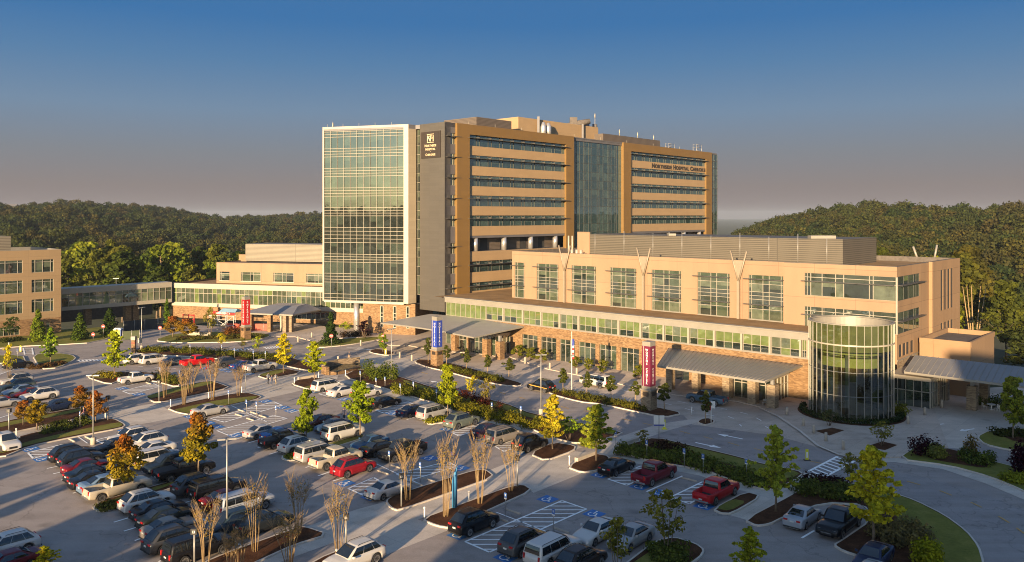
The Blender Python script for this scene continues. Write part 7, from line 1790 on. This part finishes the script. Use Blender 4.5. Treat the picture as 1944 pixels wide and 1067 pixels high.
mb.tube([c + E3 * -4 + UP * 3.3, c + E3 * 2.6 + UP * .2], .045, 5); mb.tube([c + E3 * -2 + UP * .2, c + E3 * 2.6 + UP * 3.3], .045, 5); part(mb, 'brace', signw, r)
c = Vector((*W(424, 619), 0)); mb = MB(); f = Fr((c.x, c.y), (ee.x, ee.y), (en.x, en.y)); f.box(mb, -3.4, 3.2, 0, .08, 2.7, 3.5); o = mb.build('temporary_sign', redS); tag(o, 'red temporary EMERGENCY banner on the works scaffold', 'sign'); mb = MB(); text_line(mb, 'EMERGENCY', Vector(f.pt(0, .09, 2.85)), E3, UP, Vector((en.x, en.y, 0)), .66, 1, .05); mb.build('lettering', signw, o)
r = empty('works_canopy', *W(438, 622)); c = Vector((*W(438, 622), 0)); tag(r, uniq('pale blue sheeted works roof left of the red pylon'), 'canopy'); f = Fr((c.x, c.y), (ee.x, ee.y), (en.x, en.y)); mb = MB()
mb.hexa([f.pt(-2.3, 1.5, 3.8), f.pt(2.3, 1.5, 3.8), f.pt(2.3, -1.5, 3.8), f.pt(-2.3, -1.5, 3.8)], [f.pt(-2.0, .2, 4.5), f.pt(2.0, .2, 4.5), f.pt(2.0, -.2, 4.5), f.pt(-2.0, -.2, 4.5)]); part(mb, 'sheet', plain('pale_blue_sheet', (.22, .36, .45), .6), r)
for a, b_ in ((-2.2, 1.4), (2.2, 1.4), (2.2, -1.4), (-2.2, -1.4)):
    mb = MB(); x, y, _ = f.pt(a, b_, 0); mb.cyl(x, y, 0, 3.8, .05, 6); part(mb, 'post', galv, r)
for k in range(2):
    x, y = W(222 + k * 5, 644); r = empty('portable_toilet', x, y); mb = MB(); mb.box(-.55, .55, -.55, .55, 0, 2.15); mb.build('cabin', yel if not k else plain('toilet_blue', (.03, .08, .25), .6), r); mb = MB(); mb.hexa([(-.6, -.6, 2.15), (.6, -.6, 2.15), (.6, .6, 2.15), (-.6, .6, 2.15)], [(-.3, -.4, 2.4), (.3, -.4, 2.4), (.3, .4, 2.4), (-.3, .4, 2.4)]); mb.build('roof', signw, r); mb = MB(); mb.box(-.38, .38, -.57, -.552, .1, 1.95); mb.build('door', yel, r); tag(r, uniq(['yellow portable toilet by the works fence', 'blue sided portable toilet by the works fence'][k]), 'portable toilet', 'portable toilets')
r = empty('red_barrier', *W(358, 617)); c = Vector((*W(358, 617), 0)); tag(r, 'red gate shaped barrier frame against the emergency wing', 'barrier')
for a in (-1.6, 0, 1.6):
    mb = MB(); p = c + E3 * a; mb.cyl(p.x, p.y, 0, 2.6, .12, 8); part(mb, 'post', redS, r)
mb = MB(); mb.tube([c - E3 * 1.6 + UP * 2.4, c + E3 * 1.6 + UP * 2.4], .14, 6); mb.tube([c - E3 * 1.6 + UP * 1.4, c + E3 * 1.6 + UP * 1.4], .12, 6); part(mb, 'rail', redS, r)
r = empty('jersey_barrier', *W(378, 640)); c = Vector((*W(378, 638), 0)); mb = MB(); f = Fr((c.x, c.y), (ee.x, ee.y), (en.x, en.y)); f.box(mb, -3, 3, -.3, .3, 0, .3); f.box(mb, -3, 3, -.12, .12, .3, .95); part(mb, 'block', white, r); tag(r, 'white traffic barrier behind the gold and rust tree', 'barrier')
# far houses among the woods
for u, v, d, w_, label, mt in ((300, 441, 700, 14, 'white gabled house among the wooded ridge, right of centre', white), (128, 424, 760, 12, 'red roofed house among the wooded ridge', white), (53, 424, 800, 9, 'pale house end peeping from the wooded ridge', white), (24, 393, 940, 11, 'sunlit cream house near the top of the left ridge', white)):
    x = (u - CX) / F * d; z = zv(v, d) - 4.5; r = empty('house', x, d, z); tag(r, uniq(label), 'house', 'houses in the wooded hills')
    mb = MB(); mb.box(-w_ / 2, w_ / 2, -4, 4, -6, 4.5); mb.build('wall', mt, r)
    mb = MB(); mb.hexa([(-w_ / 2 - .5, -4.5, 4.5), (w_ / 2 + .5, -4.5, 4.5), (w_ / 2 + .5, 4.5, 4.5), (-w_ / 2 - .5, 4.5, 4.5)], [(-w_ / 2 - .5, -.1, 8), (w_ / 2 + .5, -.1, 8), (w_ / 2 + .5, .1, 8), (-w_ / 2 - .5, .1, 8)]); mb.build('roof', plain('house_roof', (.10, .06, .05) if 'red' in label else (.10, .10, .11), .9), r)
# ================================================================ PEOPLE
skin = plain('skin', (.36, .22, .15), .6)
def person(u, v, yaw, shirt, legs, label, hair=(.03, .02, .015), stride=.25, s=1.0):
    """one continuous skinned body: pelvis root, jointed limbs, five fingers on each hand"""
    V = []; E = []; Rr = []
    def add(p, r, par=None):
        V.append(p); Rr.append(r)
        if par is not None: E.append((par, len(V) - 1))
        return len(V) - 1
    pel = add((0, 0, .98), .135); wai = add((0, 0, 1.12), .12, pel); ch = add((0, 0, 1.34), .15, wai); nk = add((0, 0, 1.50), .06, ch); hd = add((0, .02, 1.60), .085, nk); tp = add((0, .01, 1.72), .075, hd)
    add((0, .11, 1.63), .022, hd)
    for sd in (-1, 1):
        sh = add((sd * .19, 0, 1.42), .062, ch); el = add((sd * .25, -.06 + sd * stride * -.3, 1.14), .045, sh); wr = add((sd * .26, .10 + sd * stride * -.5, .92), .03, el); pa = add((sd * .26, .13 + sd * stride * -.5, .85), .032, wr)
        for k, l in enumerate((.07, .085, .08, .065)): add((sd * (.235 + .018 * k), .15 + sd * stride * -.5 + .01 * k, .85 - l), .009, pa)
        add((sd * .22, .18 + sd * stride * -.5, .84), .010, pa)
        hp = add((sd * .09, 0, .92), .095, pel); kn = add((sd * .10, .06 + sd * stride * .6, .52), .065, hp); an = add((sd * .10, sd * stride * 1.0 - .04, .10), .042, kn); add((sd * .11, sd * stride + .12, .05), .038, an)
    me = bpy.data.meshes.new('body'); me.from_pydata(V, E, []); o = bpy.data.objects.new('body', me); sc_t.collection.objects.link(o)
    sk = o.modifiers.new('skin', 'SKIN'); sb_ = o.modifiers.new('sub', 'SUBSURF'); sb_.levels = 1; sb_.render_levels = 1
    for i, r in enumerate(Rr): me.skin_vertices[0].data[i].radius = (r, r * (.72 if i in (0, 1, 2) else 1)); 
    me.skin_vertices[0].data[0].use_root = True
    vl = sc_t.view_layers[0]; vl.update(); m2 = bpy.data.meshes.new_from_object(o.evaluated_get(vl.depsgraph)); bpy.data.objects.remove(o)
    m2.name = 'person'; m2.materials.clear()
    sm_ = plain('shirt', shirt, .85); lm_ = plain('trousers', legs, .85); hm_ = plain('hair', hair, .8); sh_ = plain('shoes', (.05, .045, .04), .7)
    for mm in (skin, sm_, lm_, hm_, sh_): m2.materials.append(mm)
    for p in m2.polygons:
        z = p.center.z; x_ = abs(p.center.x); p.use_smooth = True
        p.material_index = 3 if (z > 1.66 or (z > 1.56 and p.center.y < -.01)) else 0 if z > 1.48 or (x_ > .19 and z < 1.1) else 1 if z > .98 else 4 if z < .09 else 2
    b_ = bpy.data.objects.new('person', m2); COL.objects.link(b_); x, y = W(u, v); b_.location = (x, y, .02); b_.rotation_euler = (0, 0, yaw); b_.scale = (s, s, s); tag(b_, uniq(label), 'person', 'people on foot')
TAN_ = (.36, .27, .16)
person(509, 729, R(-130), (.22, .24, .28), (.03, .03, .035), 'person in a grey top and black trousers walking at the left of a trio'); person(516, 731, R(-130), (.10, .12, .2), (.06, .08, .14), 'shorter person in blue jeans in the middle of a walking trio', s=.9); person(523.5, 730, R(-130), (.42, .42, .44), TAN_, 'person in a pale top and khaki trousers at the right of a trio')
person(663, 685, R(160), (.035, .04, .06), TAN_, 'person in a dark jacket and khaki trousers behind the stone fountain'); person(653, 800, R(20), (.015, .02, .05), (.015, .02, .04), 'person in navy clothes walking beside the right green maple'); person(159, 798, R(120), (.24, .10, .12), (.05, .06, .16), 'person in a red top and blue jeans on the left footpath', stride=.4)
bpy.data.scenes.remove(sc_t)
# ================================================================ OUT OF FRAME: what throws the long shadows
def ST(s_, t_):                     # s along the sunlight, t to its right (metres)
    a = R(SUN_AZ); return (s_ * math.sin(a) + t_ * math.cos(a), s_ * math.cos(a) - t_ * math.sin(a))
mob = empty('unseen_shade_block', *ST(-50, 0)); tag(mob, 'unseen stepped block added behind the camera to shade the right side', 'building')  # added occluder out of view, its steps shaped to throw the shade at right
K = math.tan(R(SUN_EL))
for k, (t0, t1, h0) in enumerate(((-28.4, -23.4, .50), (-23.4, 1, .84), (1, 16, .97), (16, 60, 1.12))):
    h = h0 * H + 40 * K; mb = MB(); mb.prism([ST(-58, t0), ST(-40, t0), ST(-40, t1), ST(-58, t1)], 0, h); part(mb, 'wall', peach2, mob)
    f = Fr(ST(-40, 0), (math.cos(R(SUN_AZ)), -math.sin(R(SUN_AZ))), (math.sin(R(SUN_AZ)), math.cos(R(SUN_AZ)))); z = 2
    while z + 2.5 < h: mb = MB(); f.box(mb, t0 + .6, t1 - .6, .01, .06, z, z + 1.9); part(mb, 'window_band', gl_dark, mob); z += 4.2
SD = Vector((math.sin(R(SUN_AZ)), math.cos(R(SUN_AZ))))
for i, (u, v, h, w) in enumerate(((18, 872, 9, 4.4), (24, 884, 9, 4), (30, 897, 9.5, 4.6), (76, 925, 10, 5), (124, 926, 9, 4.6), (171, 1014, 9, 4.2), (191, 1032, 9.5, 4.2), (225, 1046, 9, 4.6), (222, 978, 13, 6), (330, 962, 13, 7), (420, 880, 14, 6), (150, 715, 14, 6), (110, 722, 14, 5), (60, 742, 14, 6), (180, 690, 13, 5), (560, 905, 13, 6), (690, 800, 14, 6), (1010, 760, 15, 5))):
    p = Vector(W(u, v)) - SD * (h / K)
    tree('maple', 0, 0, 0, 0, (.10, .12, .02), 'car park tree', name='car_park_tree', z=0, xy=(p.x, p.y), hm=h, wm=w, group='car park trees outside the picture', label=uniq('tall car park tree out of view at lower left, shadow %s' % 'abcdefghijklmnopqrstuvwxyz'[i]))
# ================================================================ LIGHT, SKY, CAMERA
world = bpy.data.worlds.new('World'); scene.world = world; world.use_nodes = True
nt = world.node_tree
for n in list(nt.nodes): nt.nodes.remove(n)
wo = nt.nodes.new('ShaderNodeOutputWorld'); bg = nt.nodes.new('ShaderNodeBackground'); sky = nt.nodes.new('ShaderNodeTexSky')
sky.sky_type = 'NISHITA'; sky.sun_disc = False; sky.sun_elevation = R(SUN_EL); sky.sun_rotation = R(180 + SUN_AZ)
sky.altitude = 300; sky.air_density = 1.0; sky.dust_density = 1.2; sky.ozone_density = 2.0
tc = nt.nodes.new('ShaderNodeTexCoord'); sp = nt.nodes.new('ShaderNodeSeparateXYZ'); nt.links.new(tc.outputs['Generated'], sp.inputs[0])
# anti-solar sky: dusty rose belt at the horizon, clear blue above
gr = ramp(nt, sp.outputs[2], [(0.0, (.76, .60, .58)), (.035, (.72, .61, .59)), (.075, (.62, .67, .76)), (.124, (.49, .74, 1.07)), (.18, (.27, .61, 1.12)), (.229, (.135, .49, 1.13)), (.31, (.14, .47, 1.1)), (.5, (.34, .64, 1.2)), (1, (.46, .76, 1.3))])
dt = N(nt, 'ShaderNodeVectorMath', operation='DOT_PRODUCT'); nt.links.new(tc.outputs['Generated'], dt.inputs[0])
dt.inputs[1].default_value = (-math.sin(R(SUN_AZ)), -math.cos(R(SUN_AZ)), 0)
mr = N(nt, 'ShaderNodeMapRange'); mr.interpolation_type = 'SMOOTHSTEP'; mr.inputs[1].default_value = -.35; mr.inputs[2].default_value = .75; nt.links.new(dt.outputs['Value'], mr.inputs[0])
sk2 = mixc(nt, 1, sky.outputs[0], (.52, .57, .64), 'MULTIPLY')
nt.links.new(mixc(nt, mr.outputs[0], gr, sk2), bg.inputs[0])
bg.inputs[1].default_value = .13
nt.links.new(bg.outputs[0], wo.inputs[0])
sl_ = bpy.data.lights.new('sun', 'SUN'); sl_.energy = 4.9; sl_.angle = R(.5); sl_.color = (1, .73, .43)
so = bpy.data.objects.new('sun', sl_); COL.objects.link(so)
d = Vector((math.sin(R(SUN_AZ)) * math.cos(R(SUN_EL)), math.cos(R(SUN_AZ)) * math.cos(R(SUN_EL)), -math.sin(R(SUN_EL))))
so.rotation_euler = d.to_track_quat('-Z', 'Y').to_euler()
cam = bpy.data.cameras.new('camera'); co = bpy.data.objects.new('camera', cam); COL.objects.link(co)
co.location = (0, 0, H); co.rotation_euler = (R(90), 0, 0)
cam.sensor_width = 36; cam.lens = 36 * F / 1944; cam.shift_y = -(533.5 - VH) / 1944; cam.clip_start = 1; cam.clip_end = 20000
scene.camera = co
scene.view_settings.view_transform = 'Standard'; scene.view_settings.look = 'None'; scene.view_settings.exposure = 1.45; scene.view_settings.gamma = 1
scene.cycles.max_bounces = 6; scene.cycles.transparent_max_bounces = 8; scene.cycles.use_denoising = True; scene.cycles.filter_width = 1.05
scene.cycles.caustics_reflective = False; scene.cycles.caustics_refractive = False

# ---------------------------------------------------------------- morning haze
hm_ = bpy.data.materials.new('haze_air'); hm_.use_nodes = True; nt = hm_.node_tree
for n in list(nt.nodes): nt.nodes.remove(n)
ho = nt.nodes.new('ShaderNodeOutputMaterial'); pv = nt.nodes.new('ShaderNodeVolumePrincipled'); pv.inputs['Density'].default_value = .00010; pv.inputs['Color'].default_value = (.44, .52, .64, 1); pv.inputs['Anisotropy'].default_value = 0
nt.links.new(pv.outputs[0], ho.inputs['Volume'])
mb = MB(); mb.box(-9300, 9300, -9300, 9300, -20, 72); tag(mb.build('haze', hm_), kind='stuff')
scene.cycles.volume_bounces = 0
